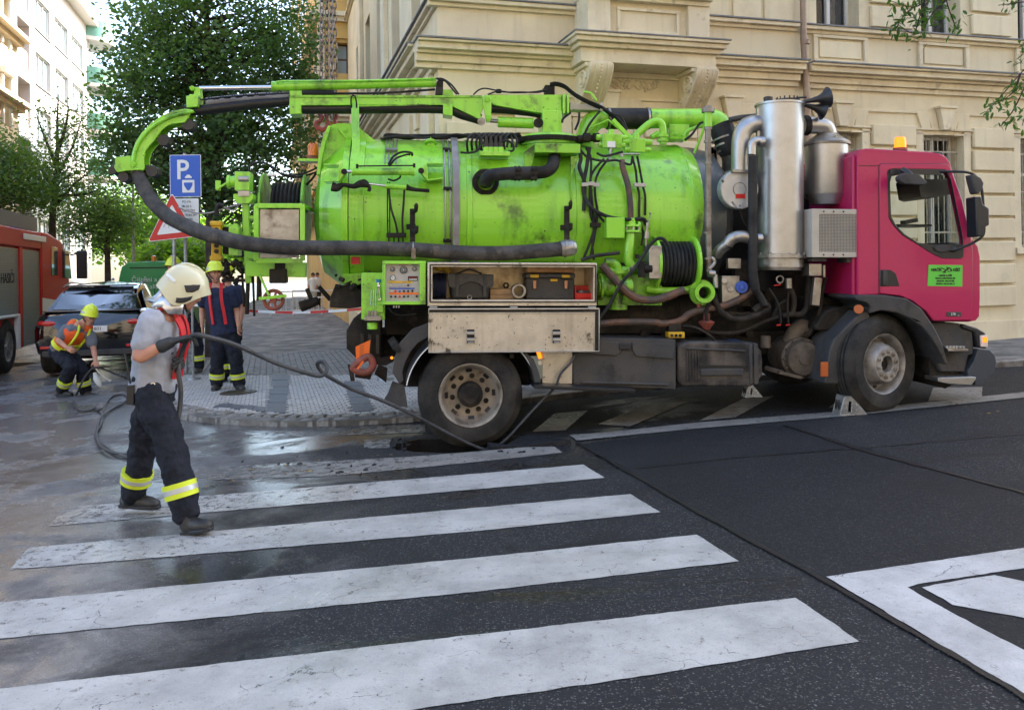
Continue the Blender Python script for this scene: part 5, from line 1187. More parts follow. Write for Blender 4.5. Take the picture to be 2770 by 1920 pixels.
# ---------------- wheels
def wheel(name,cx,cz,face,front,par=None,steer=0):
    w=empty(name); w.parent=truck; w.matrix_local=Matrix.Translation((cx,face,cz))@Matrix.Rotation(steer,4,'Z')
    m=MB(); Wd=.30; Rt=.485
    prof=[(.035,.285),(.012,.31),(.0,.36),(.008,.42),(.035,.455),(.05,Rt-.012),(.065,Rt)]
    for g in (.09,.13,.17,.21):
        prof+=[(g,Rt+.003),(g+.004,Rt-.012),(g+.014,Rt-.012),(g+.018,Rt+.003)]
    prof+=[(.235,Rt),(.25,Rt-.012),(.265,.455),(.292,.42),(.30,.36),(.288,.31),(.27,.285)]
    m.lathe((0,0,0),(0,1,0),prof,72); m.build('tyre',M_TYRE,w,angle=28)
    m=MB()
    if front:
        prof=[(.05,.285),(.028,.30),(.02,.295),(.035,.275),(.07,.262),(.15,.255),(.15,.225),(.03,.19),(.0,.175),(-.008,.165),(-.008,.085),(-.004,.08),(.06,.078),(.06,.001)]
    else:
        prof=[(.05,.285),(.020,.298),(.012,.29),(.02,.278),(.055,.262),(.10,.255),(.14,.235),(.16,.205),(.17,.13),(.17,.001)]
    m.lathe((0,0,0),(0,1,0),prof,64); rim=m.build('rim',M_RIMF if front else M_RIM,w,angle=35); rim.location=(0,0,0)
    m=MB()
    for i in range(10):
        a=i*math.pi/5+.2; rr=.125 if front else .168; y=-.008 if front else .17
        c=Vector((rr*math.cos(a),y,rr*math.sin(a))); m.cyl(c,c+Vector((0,-.03,0)),.019,.015,n=6); m.cyl(c,c+Vector((0,-.008,0)),.025,n=12)
    m.build('wheel_nut',M_CHAS if not front else M_RIM,w)
    m=MB()
    for i in range(8):
        a=i*math.pi/4+.05
        if front: c=Vector((.222*math.cos(a),.146,.222*math.sin(a))); m.sphere(c,.03,12,8,(1,.3,1))
        else: c=Vector((.222*math.cos(a),.142,.222*math.sin(a))); m.obox(c,(-math.sin(a),0,math.cos(a)),(math.cos(a)*.3,1,math.sin(a)*.3),(math.cos(a),-.55,math.sin(a)),.028,.006,.017)
    m.build('vent_hole',M_BLK,w)
    m=MB()
    if front: m.cyl((0,.055,0),(0,.045,0),.07,n=24)
    else: m.lathe((0,.17,0),(0,-1,0),[(0,.118),(.10,.115),(.115,.105),(.12,.085),(.135,.08),(.14,.001)],32)
    m.build('hub',M_CHAS,w,.004)
    return w
HR=TI@hr; HF=TI@hf
wheel('rear_wheel',HR.x,HR.z,0,False); 
front=wheel('front_wheel',HF.x-.02,HF.z,0.0,True,None,R(21))
for nm,x,z,fc in (('rear_wheel',HR.x,HR.z,.33),('rear_wheel',HR.x,HR.z,1.68),('rear_wheel',HR.x,HR.z,2.0),('front_wheel',HF.x,HF.z,2.0)):
    w=empty(nm); w.parent=truck; w.matrix_local=Matrix.Translation((x,fc,z))
    m=MB(); m.lathe((0,0,0),(0,1,0),[(.03,.1),(.03,.29),(.0,.36),(.02,.44),(.06,.485),(.24,.485),(.28,.44),(.30,.36),(.27,.29),(.27,.1)],48); m.build('tyre',M_TYRE,w)
    m=MB(); m.lathe((0,0,0),(0,1,0),[(.06,.285),(.1,.26),(.15,.2),(.15,.001)],32); m.build('rim',M_RIM,w)
# ---------------- chassis
m=MB(); a=Q(960,900,.8); b=Q(2560,880,.8)
zr=HR.z+.28
for y in (.78,1.60): m.box(a.x,b.x,y,y+.07,zr,zr+.24)
for t in (0.02,.2,.4,.6,.8,.97): x=a.x+(b.x-a.x)*t; m.box(x,x+.1,.85,1.60,zr+.02,zr+.20)
m.cyl((HR.x,.3,HR.z),(HR.x,2.0,HR.z),.09); m.cyl((HF.x,.2,HF.z),(HF.x,2.0,HF.z),.07); m.sphere((HR.x,1.16,HR.z),.22)
ch=B(m,'chassis_frame',M_CHAS,bev=.006)
m=MB(); a=Q(1040,850,.5); b=Q(2000,850,.5); m.box(a.x,b.x,.55,1.95,zr+.24,tz-TR_*.80); B(m,'subframe',M_CHAS,bev=.01)
# dense machinery under and in front of the tank
m=MB(); random.seed(31)
for i in range(70):
    u,v=random.uniform(1625,2160),random.uniform(700,930); r=random.uniform(.015,.06); d=random.uniform(.55,1.1); L=random.uniform(.05,.25)
    ax=random.choice([(1,0,0),(0,0,1),(0,1,0)]); c=Q(u,v,d); e=Vector(ax)*L/2
    if random.random()<.5: m.cyl(c-e,c+e,r,n=10)
    else: m.obox(c,(1,0,0),(0,1,0),(0,0,1),r*1.5,r,r*1.8)
B(m,'machine_part',M_CHAS,bev=.003)
m=MB(); a,b=Q(1935,480,.9),Q(2180,940,.9); m.box(a.x,b.x+.55,1.0,1.9,b.z,a.z); B(m,'pump_housing',M_BLK,bev=.02)
# fenders around the rear wheel
def arcfender(cx,cz,r,a0,a1,y0,y1,th,name,mat,par=None,n=20):
    m=MB(); rings=[]
    for i in range(n+1):
        a=a0+(a1-a0)*i/n; e=Vector((math.cos(a),0,math.sin(a))); c=Vector((cx,0,cz))
        rings.append([c+e*r+Vector((0,y0,0)),c+e*(r+th)+Vector((0,y0,0)),c+e*(r+th)+Vector((0,y1,0)),c+e*r+Vector((0,y1,0))])
    m.ring_stack(rings); return B(m,name,mat,par,.006)
rfz=arcfender(HR.x,HR.z,.60,R(168),R(100),.0,.62,.012,'mudguard',M_PLAS)
arcfender(HR.x+.02,HR.z,.60,R(58),R(12),.0,.62,.012,'mudguard',M_PLAS)
m=MB(); 
for (a0,a1,dx) in ((R(170),R(125),0),(R(55),R(12),.02)):
    m.tube([Vector((HR.x+dx+.597*math.cos(a0+(a1-a0)*i/14),-.004,HR.z+.597*math.sin(a0+(a1-a0)*i/14))) for i in range(15)],.006,6,1)
B(m,'mudguard_edge',M_WHT)
m=MB(); m.plate([xz(q6(x,y,.02)) for x,y in ((700,590),(700,690),(610,740),(560,800),(520,880),(500,950),(510,1010),(480,1030),(430,950),(440,860),(480,740),(570,640))],[],.0,.05); m.plate([xz(q6(x,y,.05)) for x,y in ((430,1010),(505,1035),(520,1060),(540,1200),(470,1190),(360,1160),(400,1090))],[],.03,.045); B(m,'mudguard_skirt',M_PLAS,bev=.01)
m=MB(); m.plate([xz(q6(x,y,.05)) for x,y in ((1380,800),(1440,850),(1480,950),(1492,1015),(1445,1018),(1430,940),(1400,860),(1375,820))],[],-.02,.3); B(m,'mudguard_skirt',M_PLAS,bev=.006)
m=MB(); m.bar(q6(430,720,.2),q6(470,790,.0),.07,.07,(0,1,0)); m.cyl(q6(468,785,.02),q6(468,785,-.06),.028,n=14); m.obox(q6(1288,832,.0),(1,0,0),(0,1,0),(0,0,1),.02,.01,.02); B(m,'mudguard_stay',M_CHAS,bev=.004)
m=MB(); m.box(HR.x-.66,HR.x+.64,.64,1.9,HR.z+.0,HR.z+.66); B(m,'wheel_gap_filler',M_CHAS,bev=.02)  # dark box added behind the wheel so the gap stays dark
# rear underrun, light box, towing hook, flaps
m=MB(); m.plate([xz(q6(x,y,.3)) for x,y in ((98,650),(150,560),(215,510),(345,520),(345,860),(270,860),(160,840),(100,780))],[],.30,.75); rr=B(m,'rear_light_box',M_CHAS,bev=.012)
m=MB()
for x in (200,255,310): m.plate([xz(q6(x+a,b,.28)) for a,b in ((0,670),(24,675),(24,820),(0,820))],[],.275,.30)
m.cyl(q6(430,845,.12),q6(430,845,.10),.016); B(m,'light_cover',M_BLK,rr,.004)
m=MB(); m.plate([xz(q6(x,y,.22)) for x,y in ((165,765),(272,715),(262,835),(168,858))],[],.215,.222); m.plate([xz(q6(x,y,.10)) for x,y in ((172,922),(215,865),(225,875),(185,928))],[],.10,.11); B(m,'orange_reflector',M_ORNG,rr)
m=MB(); m.plate([xz(q6(x,y,.22)) for x,y in ((196,755),(222,745),(218,845),(192,850))],[],.209,.2145); B(m,'warning_band',pm('dark_orange',(.55,.12,.02),.4),rr)
m=MB(); m.tube([q6(x,y,.18) for x,y in ((148,915),(170,890),(225,850),(262,838),(285,870),(288,910),(255,945),(205,950),(160,930))],.034,12,5,True,True,True); B(m,'towing_hook',M_RUST)
m=MB(); m.plate([xz(q6(x,y,.22)) for x,y in ((108,890),(140,900),(160,1010),(130,1012))],[],.2,.24); m.plate([xz(q6(x,y,.22)) for x,y in ((165,940),(285,960),(270,1000),(160,985))],[],.2,.24); m.plate([xz(q6(x,y,.3)) for x,y in ((300,960),(330,890),(395,920),(385,1022))],[],.28,.33); m.plate([xz(q6(x,y,.3)) for x,y in ((300,850),(430,830),(440,870),(380,900),(300,890))],[],.28,.5); B(m,'underrun_bracket',M_CHAS,bev=.006)
# markers and tread plate
m=MB(); m.plate([xz(q6(x,y,.05)) for x,y in ((1462,795),(1495,795),(1505,845),(1482,852))],[],.03,.06); B(m,'marker_lamp',M_AMBL)
m=MB(); m.cyl(q6(425,845,.10),q6(425,845,.08),.014,n=12); B(m,'marker_lamp',M_AMBL)
m=MB(); m.cyl(q6(1492,880,.05),q6(1492,880,.02),.022,n=14); B(m,'side_lamp',M_STEELD)
m=MB(); x0,x1,z0,z1=rect(q6,1506,802,1722,1030,.07); m.box(x0,x1,.06,.075,z0,z1); tp=B(m,'tread_plate',M_STAIN,bev=.004)
m=MB(); k=0
for i in range(11):
    for j in range(12):
        c=Vector((x0+.012+(x1-x0-.024)*i/10,.058,z0+.012+(z1-z0-.024)*j/11)); s=1 if (i+j)%2 else -1; m.obox(c,(1,0,s),(0,1,0),(-s,0,1),.011,.003,.0025)
B(m,'tread_pattern',M_STAIN,tp,split=False)['kind']='stuff'
m=MB(); m.bar(q6(1425,1028,.1),q6(2128,1058,.1),.5,.03); B(m,'step_rail',M_BLK,bev=.004)
# battery box
m=MB(); x0,x1,z0,z1=rect(q7,8,905,740,1195,.06)
p0,p1=q7(0,830,.06),q7(740,845,.06)
m.plate([xz(q7(x,y,.06)) for x,y in ((0,832),(738,848),(740,1205),(20,1170),(2,1165))],[],.06,.66); bb=B(m,'battery_box',M_PLAS,bev=.018,seg=3)
m=MB(); m.plate([xz(q7(x,y,.04)) for x,y in ((4,857),(328,862),(350,935),(310,965),(4,948))],[],.04,.06); m.plate([xz(q7(x,y,.04)) for x,y in ((425,870),(730,880),(730,985),(450,965),(425,925))],[],.04,.06); m.plate([xz(q7(x,y,.03)) for x,y in ((60,1145),(690,1165),(690,1180),(60,1165))],[],.035,.06); B(m,'box_cover',M_PLAS,bb,.012)
m=MB(); m.obox(q7(375,895,.04),(1,0,0),(0,1,0),(0,0,1),.06,.012,.03); B(m,'latch',M_BLKP,bb,.006)
# fuel tank
m=MB(); m.plate([xz(q7(x,y,.12)) for x,y in ((748,905),(765,880),(830,860),(1240,862),(1310,880),(1350,930),(1358,1000),(1355,1100),(1310,1165),(1260,1185),(780,1180),(748,1150))],[],.09,.70); ft=B(m,'fuel_tank',M_FUEL,bev=.05,seg=4)
m=MB()
for x0_,x1_ in ((1268,1290),(1300,1330)): m.plate([xz(q7(x,y,.08)) for x,y in ((x0_,868),(x1_,875),(x1_+6,1168),(x0_+4,1175))],[],.075,.72)
m.plate([xz(q7(x,y,.07)) for x,y in ((815,905),(1245,922),(1245,935),(815,918))],[],.07,.1); B(m,'tank_strap',M_PLAS,ft,.012)
m=MB()
for x in (820,838,858,880,900): m.bar(q7(x,930,.083),q7(x+3,1150,.083),.01,.018,(0,1,0))
B(m,'tank_rib',M_FUEL,ft,.003)
m=MB(); x0,x1,z0,z1=rect(q7,915,1055,1225,1105,.08); m.box(x0,x1,.07,.10,z0,z1); B(m,'tank_plate',M_PLAS,ft,.01)
m=MB(); m.plate([xz(q7(x,y,.07)) for x,y in ((915,1030),(1245,1035),(1245,1052),(915,1050))],[],.075,.1); B(m,'tank_groove',M_BLK,ft)
m=MB(); c=q7(1160,868,.2); m.lathe(c-Vector((0,0,.04)),(0,-.25,1),[(0,.075),(.05,.078),(.06,.06),(.062,.001)],24); B(m,'fuel_cap',pm('blue_black_plastic',(.02,.035,.075),.3),ft,.003)
# muffler
m=MB(); c=q7(1665,985,.30); m.lathe(c,(0,1,0),[(-.02,.001),(-.02,.06),(-.01,.065),(-.012,.13),(.0,.165),(.03,.178),(.06,.182),(.07,.205),(.42,.205),(.5,.15),(.5,.001)],48); mu=B(m,'muffler',M_CHAS,angle=25)
MC=pm('dusty_cast_metal',(.14,.115,.09),.7,.2,c2=(.085,.07,.055),ns=6,dirt=(.04,.03,.025),ds=7,bump=.4); mu.data.materials[0]=MC
m=MB()
for i in range(12):
    a=i*math.pi/6; e=Vector((.19*math.cos(a),.04,.19*math.sin(a))); m.cyl(c+e+Vector((0,-.01,0)),c+e+Vector((0,.03,0)),.010,n=6)
m.tube([q7(1560,880,.5),q7(1600,800,.5),q7(1650,760,.5),q7(1700,790,.5)],.09,14,4); m.bar(q7(1480,1080,.25),q7(1640,1120,.25),.05,.03); B(m,'muffler_bolt',MC,mu)
m=MB(); m.bar(q7(1385,1050,.4),q7(1510,1085,.3),.06,.04); m.cyl(q7(1385,820,.35),q7(1385,905,.35),.05,n=14); B(m,'exhaust_bracket',MC,bev=.004)
# ---------------- hoses between tank and cab
T_=[([(190,735),(330,722),(570,722),(640,735)],.034,M_BHOSE,.22),([(610,735),(720,725),(790,700),(830,665),(900,640),(1000,620),(1100,600),(1220,545),(1300,490)],.034,M_BHOSE,.24),
 ([(205,310),(260,370),(340,460),(420,530),(500,560),(600,560),(700,530),(800,490)],.040,M_BHOSE,.20),
 ([(1010,515),(1020,570),(1060,640),(1130,690),(1220,700),(1310,675),(1400,625),(1370,590),(1300,640)],.034,M_CHAS,.22),
 ([(780,740),(900,770),(1000,795),(1150,800),(1260,770),(1400,710),(1490,680)],.022,M_CHAS,.28),
 ([(1560,480),(1590,560),(1580,660)],.028,M_CHAS,.3),([(1500,680),(1570,665),(1640,665),(1680,610),(1690,500),(1700,380)],.03,M_CHAS,.3),
 ([(1290,300),(1300,400),(1310,480),(1350,540),(1380,600)],.036,M_RUB,.18),([(185,700),(260,600),(350,440),(440,340),(520,220),(580,140),(640,120),(690,170)],.016,M_RUB,.02),
 ([(1410,480),(1460,560),(1490,650),(1495,730)],.012,M_RUB,.25),([(1550,500),(1545,600),(1550,730)],.010,M_CHAS,.25),
 ([(60,275),(160,245),(300,228),(335,222)],.018,M_RUB,.15),([(790,1000-250),(880,760),(960,800),(1010,840),(1030,875)],.012,M_CHAS,.2),
 ([(1000,660),(1100,655),(1200,665),(1280,660)],.02,M_CHAS,.3),([(1820,400),(1790,520),(1780,620),(1750,720),(1690,820)],.02,M_CHAS,.35),
 ([(1540,560),(1480,600),(1430,700)],.015,M_RUB,.35),([(1000,490),(985,560),(960,640),(965,720)],.018,M_CHAS,.2)]
for pts,r,mt,d in T_: hose([(q7,x,y,d) for x,y in pts],r,mt,'service_hose',n=10)
# rubber standing hose left of the silver cylinder
hose([(q5,1505,620,.12),(q5,1500,800,.12),(q5,1500,1100,.12),(q5,1500,1400,.12),(q5,1520,1540,.14)],.045,M_RUB,'service_hose',n=14)
# green pump parts under the tank front
m=MB()
for x in (190,232,290): m.cyl(q7(x,470,.3),q7(x+14,470,.3),.13 if x!=232 else .09,n=24)
m.cyl(q7(180,470,.3),q7(420,470,.3),.08,n=20); m.tube([q7(230,290,.32),q7(280,295,.32),q7(315,320,.32),q7(320,360,.32)],.045,12,4); m.cyl(q7(320,350,.32),q7(322,372,.32),.10,n=20); m.cyl(q7(318,365,.32),q7(318,600,.32),.05,n=16); m.cyl(q7(325,590,.32),q7(325,630,.32),.09,n=20); m.cyl(q7(250,355,.34),q7(400,355,.34),.05,n=14); m.box(*[v for v in (q7(180,430,.4).x,q7(640,430,.4).x,.4,.7,q7(640,600,.4).z,q7(640,380,.4).z)]); B(m,'pump',M_GRND,bev=.004)
m=MB(); c=q7(925,510,.28); ax=(q7(970,510,.02)-c).normalized()
m.lathe(c,ax,[(-.15,.07),(.0,.07),(.0,.125),(.03,.125),(.03,.08),(.12,.078),(.12,.098),(.15,.098),(.15,.06),(.02,.055)],28)
for i in range(8):
    x,y=perp(ax); a=i*math.pi/4; e=(x*math.cos(a)+y*math.sin(a))*.105; m.cyl(c+e+ax*.03,c+e+ax*.045,.012,n=6)
B(m,'drain_valve',M_GRND)
m=MB(); m.tube([q7(960,560,.2),q7(965,620,.22),q7(962,700,.24)],.006,6); m.lathe(q7(960,775,.24),(0,0,1),[(0,.03),(.03,.05),(.06,.075),(.075,.08),(.09,.05),(.1,.001)],18); m.cyl(q7(960,700,.24),q7(960,660,.24),.03); m.cyl(q7(905,615,.24),q7(905,590,.24),.02); B(m,'drain_outlet',M_RUST)
m=MB(); x0,x1,z0,z1=rect(q7,685,792,800,835,.2); m.box(x0,x1,.18,.3,z0,z1); yv=B(m,'air_valve',M_YEL,bev=.006)
m=MB()
for x in (712,742,772): m.cyl(q7(x,818,.17),q7(x,818,.19),.016,n=10)
m.obox(q7(725,760,.25),(1,0,0),(0,1,0),(0,0,1),.06,.05,.04); B(m,'air_port',M_CHAS,yv)
m=MB(); 
for x,y in ((1470,455),(1480,742),(1545,742)): m.obox(q7(x,y,.24),(1,0,.12),(0,1,0),(0,0,1),.035 if y<500 else .022,.008,.007)
B(m,'red_valve_lever',M_RED,bev=.003)
m=MB(); m.torus(q7(1488,415,.22),(0,1,0),.035,.011,16,6); m.cyl(q7(1550,405,.25),q7(1552,480,.25),.035); m.obox(q7(1155,300,.25),(1,0,0),(0,1,0),(0,0,1),.065,.03,.05); m.obox(q7(1718,345,.25),(1,0,0),(0,1,0),(0,0,1),.065,.08,.06); m.obox(q7(1740,500,.28),(1,0,-.1),(0,1,0),(.1,0,1),.04,.05,.14); m.cyl(q7(1805,310,.22),q7(1805,400,.22),.018)
m.obox(q7(1120,490,.32),(1,0,0),(0,1,0),(0,0,1),.09,.06,.14); m.cyl(q7(1090,425,.24),q7(1090,425,.3),.03); m.cyl(q7(1135,485,.24),q7(1135,485,.3),.03); B(m,'steel_fitting',M_STEELD,bev=.004)
m=MB(); m.cyl(q7(1215,470,.22),q7(1215,470,.3),.06,n=18); m.cyl(q7(1215,470,.20),q7(1215,470,.22),.025,n=12); B(m,'blue_valve',M_BLUE,bev=.004)
m=MB(); m.tube([q7(1265,115,.16),q7(1200,105,.16),q7(1140,125,.18),q7(1110,165,.2)],.058,16,5); m.tube([q7(1110,160,.2),q7(1060,200,.25),q7(1030,240,.3)],.055,14,4); B(m,'steel_elbow',M_STEELD)
# hose reel
rc=Q(1835,722,.42); HRD=.42
rl=MB(); cA,cB=q5(850,1370,HRD),q5(1105,1350,HRD)
ca=Vector((q5(870,1370,.20).x,HRD+.02,q5(870,1365,.30).z)); cb=Vector((q5(1105,1350,.30).x,HRD+.02,ca.z))
RRL=.27
for c_,s in ((ca,-1),(cb,1)): rl.lathe(c_,(s,0,0),[(-.01,.001),(-.01,RRL-.02),(-.0,RRL),(.02,RRL+.006),(.028,RRL),(.012,RRL-.02),(.012,.001)],48)
reel=B(rl,'hose_reel',M_GRN,angle=25)
m=MB(); prof=[]; nn=9
for i in range(nn):
    for j in range(7):
        t=j/6; prof.append((ca.x+.01+(cb.x-ca.x-.02)*(i+t)/nn, .205+.022*math.sin(math.pi*t)))
m.lathe((0,ca.y,ca.z),(1,0,0),prof,40); B(m,'coiled_hose',M_RUB,reel)
m=MB(); x0,x1,z0,z1=rect(q5,780,1240,880,1470,.2); m.box(x0,x1-.02,.18,.40,z0,z1); B(m,'reel_guard',M_STEELD,reel,.006)
m=MB(); m.cyl(q5(730,1350,.2),q5(730,1460,.2),.035); m.cyl(q5(745,1400,.2),q5(800,1400,.2),.04); m.cyl(q5(700,1330,.2),q5(700,1300,.2),.02); B(m,'reel_motor',M_CHAS,reel)
m=MB(); m.tube([q5(760,1540,.35),q5(900,1555,.35),q5(1060,1545,.35),q5(1120,1500,.35)],.04,10,4); m.bar(q5(860,1250,.6),q5(860,1560,.6),.05,.05,(1,0,0)); B(m,'reel_stand',M_GRND,reel)
# ---------------- silver silencer tower, filter can, round valve, grille box
CYD=.33
top,bot=q5(1688,255,CYD),q5(1675,1310,CYD)
c_=Vector(((top.x+bot.x)/2,CYD,0)); rS=(q5(1848,700,CYD).x-q5(1527,700,CYD).x)/2*.955
m=MB(); z1=q5(1690,262,CYD).z; z0=q5(1675,1305,CYD).z; c_.x=q5(1685,700,CYD).x
m.lathe((c_.x,CYD,z0),(0,0,1),[(0,rS),(z1-z0-.02,rS),(z1-z0-.02,rS+.012),(z1-z0,rS+.012),(z1-z0+.004,rS-.02),(z1-z0+.02,.05),(z1-z0+.02,.001)],64); st=B(m,'silencer_cylinder',M_STEEL)
m=MB(); m.lathe((c_.x,CYD,z0-.15),(0,0,1),[(0,.001),(0,rS-.02),(.03,rS-.015),(.03,rS+.004),(.115,rS+.004),(.12,rS+.03),(.155,rS+.03),(.16,rS)],56)
for i in range(16):
    a=i*math.pi/8; m.cyl((c_.x+(rS+.02)*math.cos(a),CYD+(rS+.02)*math.sin(a),z0-.035),(c_.x+(rS+.02)*math.cos(a),CYD+(rS+.02)*math.sin(a),z0+.02),.009,n=6)
B(m,'base_flange',M_STEELD,st)
m=MB(); c2=Vector((q5(1740,240,CYD).x,CYD,z1)); m.lathe(c2,(0,0,1),[(.015,.10),(.03,.10),(.03,.12),(.045,.12),(.045,.001)],28)
for i in range(14):
    a=i*math.pi/7; m.cyl(c2+Vector((.105*math.cos(a),.105*math.sin(a),.0)),c2+Vector((.105*math.cos(a),.105*math.sin(a),.07)),.007,n=6)
m.lathe(Vector((q5(1598,240,CYD).x,CYD-.03,z1)),(0,0,1),[(.0,.045),(.06,.045),(.065,.03),(.065,.001)],20); B(m,'top_cover',M_BLKP,st)
m=MB(); m.tube([q5(1800,218,CYD-.1),q5(1870,214,CYD-.1)],.010,8,1,False)
for dy,sc in ((0,1),(.0,.85)):
    base=q5(1840,248 if sc==1 else 262,CYD-.12+(.07 if sc<1 else 0)); tip=q5(2020,215 if sc==1 else 290,CYD-.12+(.07 if sc<1 else 0))
    if sc<1: tip=q5(1990,300,CYD-.05)
    d=(tip-base); L=d.length; m.lathe(base,d,[(0,.016),(.3*L,.022),(.6*L,.032),(.8*L,.055),(.93*L,.085),(L,.105),(L*1.0,.095),(.9*L,.04)],20)
B(m,'air_horn',M_BLKP,st)
m=MB(); m.cyl(q5(1540,525,.16),q5(1575,520,.16),.052,n=20); m.tube([q5(1560,515,.16),q5(1520,515,.14),q5(1497,540,.14),q5(1492,610,.14)],.042,14,4); m.cyl(q5(1525,1190,.2),q5(1560,1190,.2),.05); m.bar(q5(1545,290,.3),q5(1545,500,.3),.03,.05,(1,0,0)); m.cyl(q5(1820,1270,.3),q5(1880,1262,.3),.022); B(m,'pipe_stub',M_STEEL,st,.002)
m=MB(); m.tube([q5(1413,730,.30),q5(1413,600,.30),q5(1420,490,.30),q5(1450,425,.30),q5(1500,400,.32),q5(1560,400,.34)],.088,24,6); ep=B(m,'exhaust_elbow',M_STEEL)
m=MB(); x0,x1,z0,z1=rect(q5,1340,725,1480,742,.28); m.box(x0,x1,.2,.42,z0,z1+.01); B(m,'square_flange',M_STEELD,ep,.003)
vc=q5(1410,850,.24); vr=.195
m=MB(); m.lathe(vc,(0,1,0),[(0,.001),(.0,vr-.008),(.01,vr),(.10,vr),(.16,vr*.8),(.2,.1)],48); rv=B(m,'round_valve',pm('silver_paint',(.52,.53,.53),.4,.4,c2=(.45,.46,.46),ns=6))
m=MB(); m.torus(vc+Vector((0,-.002,0)),(0,1,0),.066,.004,28,6); m.cyl(vc+Vector((-.17,-.01,.07)),vc+Vector((-.19,-.02,.09)),.012); m.tube([vc+Vector((-.08,-.01,-.12)),vc+Vector((-.02,-.015,-.19)),vc+Vector((.03,-.01,-.14))],.005,6); B(m,'valve_ring',M_STEELD,rv)
m=MB(); m.obox(q5(1415,898,.235),(1,0,0),(0,1,0),(0,0,1),.048,.002,.022); B(m,'red_label',M_RED,rv)
hose([(q5,1412,960,.24),(q5,1415,1010,.26),(q5,1440,1080,.28),(q5,1490,1140,.3)],.008,M_RUB)
m=MB(); m.tube([q5(1340,370,.8),q5(1420,355,.8),q5(1530,345,.8)],.03,10,2); m.tube([q5(1430,440,.7),q5(1450,400,.7),q5(1540,375,.7)],.06,12,3); B(m,'dark_pipe',M_PLAS)
m=MB(); m.bar(q5(1310,760,.6),q5(1310,1180,.6),.08,.08,(1,0,0)); m.bar(q5(1210,760,.8),q5(1210,1160,.8),.1,.06,(1,0,0)); B(m,'support_post',M_PLAS,bev=.004)
# filter can
fc=Vector((q5(2010,700,.45).x,.45,0)); fz1,fz0=q5(2010,548,.45).z,q5(2010,890,.45).z; fr=(q5(2152,700,.45).x-q5(1870,700,.45).x)/2*.96
m=MB(); m.lathe((fc.x,.45,fz0),(0,0,1),[(-.10,.001),(-.10,fr*.72),(0,fr),(.008,fr+.003),(fz1-fz0,fr)],56); fcn=B(m,'filter_can',M_STEEL)
m=MB(); m.lathe((fc.x,.45,fz1),(0,0,1),[(0,fr+.02),(.02,fr+.024),(.035,fr+.015),(.06,fr*.9),(.095,fr*.6),(.11,.11),(.11,.001)],56); B(m,'filter_lid',M_STEELD,fcn)
m=MB(); k=q5(2078,545,.26); m.torus(k+Vector((0,0,.10)),(0,1,0),.022,.007,14,6); m.torus(k+Vector((0,-.01,-.02)),(0,1,0),.02,.007,14,6); m.cyl(k+Vector((0,0,-.05)),k+Vector((0,0,.1)),.010); B(m,'lid_clamp',M_STEELD,fcn)
m=MB(); m.tube([q5(1842,410,.42),q5(1880,408,.42),q5(1950,408,.42),q5(2000,425,.43),q5(2020,470,.44),q5(2022,520,.45)],.088,22,5); ep2=B(m,'exhaust_elbow',M_STEEL)
m=MB(); m.cyl(q5(1845,410,.42),q5(1885,408,.42),.096,n=24); m.cyl(q5(1850,410,.42),q5(1856,410,.42),.102,n=24); m.cyl(q5(1872,410,.42),q5(1878,410,.42),.102,n=24); B(m,'rubber_sleeve',M_RUB,ep2)
# grille box
gx0,gx1,gz0,gz1=rect(q5,1908,985,2258,1322,.05)
m=MB(); m.box(gx0,gx1,.07,.36,gz0,gz1); gb=B(m,'cooler_box',M_BEIGE,bev=.005)
m=MB(); m.plate([(gx0,gz0),(gx1,gz0),(gx1,gz1),(gx0,gz1)],[[(gx0+.075,gz0+.05),(gx1-.048,gz0+.05),(gx1-.048,gz1-.05),(gx0+.075,gz1-.05)]],.045,.068); B(m,'box_frame',M_BEIGE,gb,.003)
m=MB(); nx,nz_=26,26; wx=(gx1-gx0-.123); wz=(gz1-gz0-.10)
for i in range(nx+1): x=gx0+.075+wx*i/nx; m.box(x-.0022,x+.0022,.048,.052,gz0+.05,gz1-.05)
for i in range(nz_+1): z=gz0+.05+wz*i/nz_; m.box(gx0+.075,gx1-.048,.0525,.056,z-.0022,z+.0022)
B(m,'wire_mesh',M_BEIGE,gb,split=False)['kind']='stuff'
m=MB(); m.box(gx0+.07,gx1-.04,.060,.066,gz0+.045,gz1-.045); B(m,'mesh_backing',pm('dark_core',(.10,.09,.075),.8),gb)
m=MB()
for i in range(3):
    for z in (gz0+.025,gz1-.025): x=gx0+.12+i*.10; m.cyl((x,.046,z),(x,.04,z),.008,n=10)
B(m,'screw',M_CHAS,gb)
m=MB(); m.box(gx0+.03,gx0+.18,.1,.3,gz0-.04,gz0-.002); m.box(gx1-.13,gx1-.07,.1,.3,gz0-.05,gz0-.002); B(m,'box_mount',M_PLAS,gb,.004)
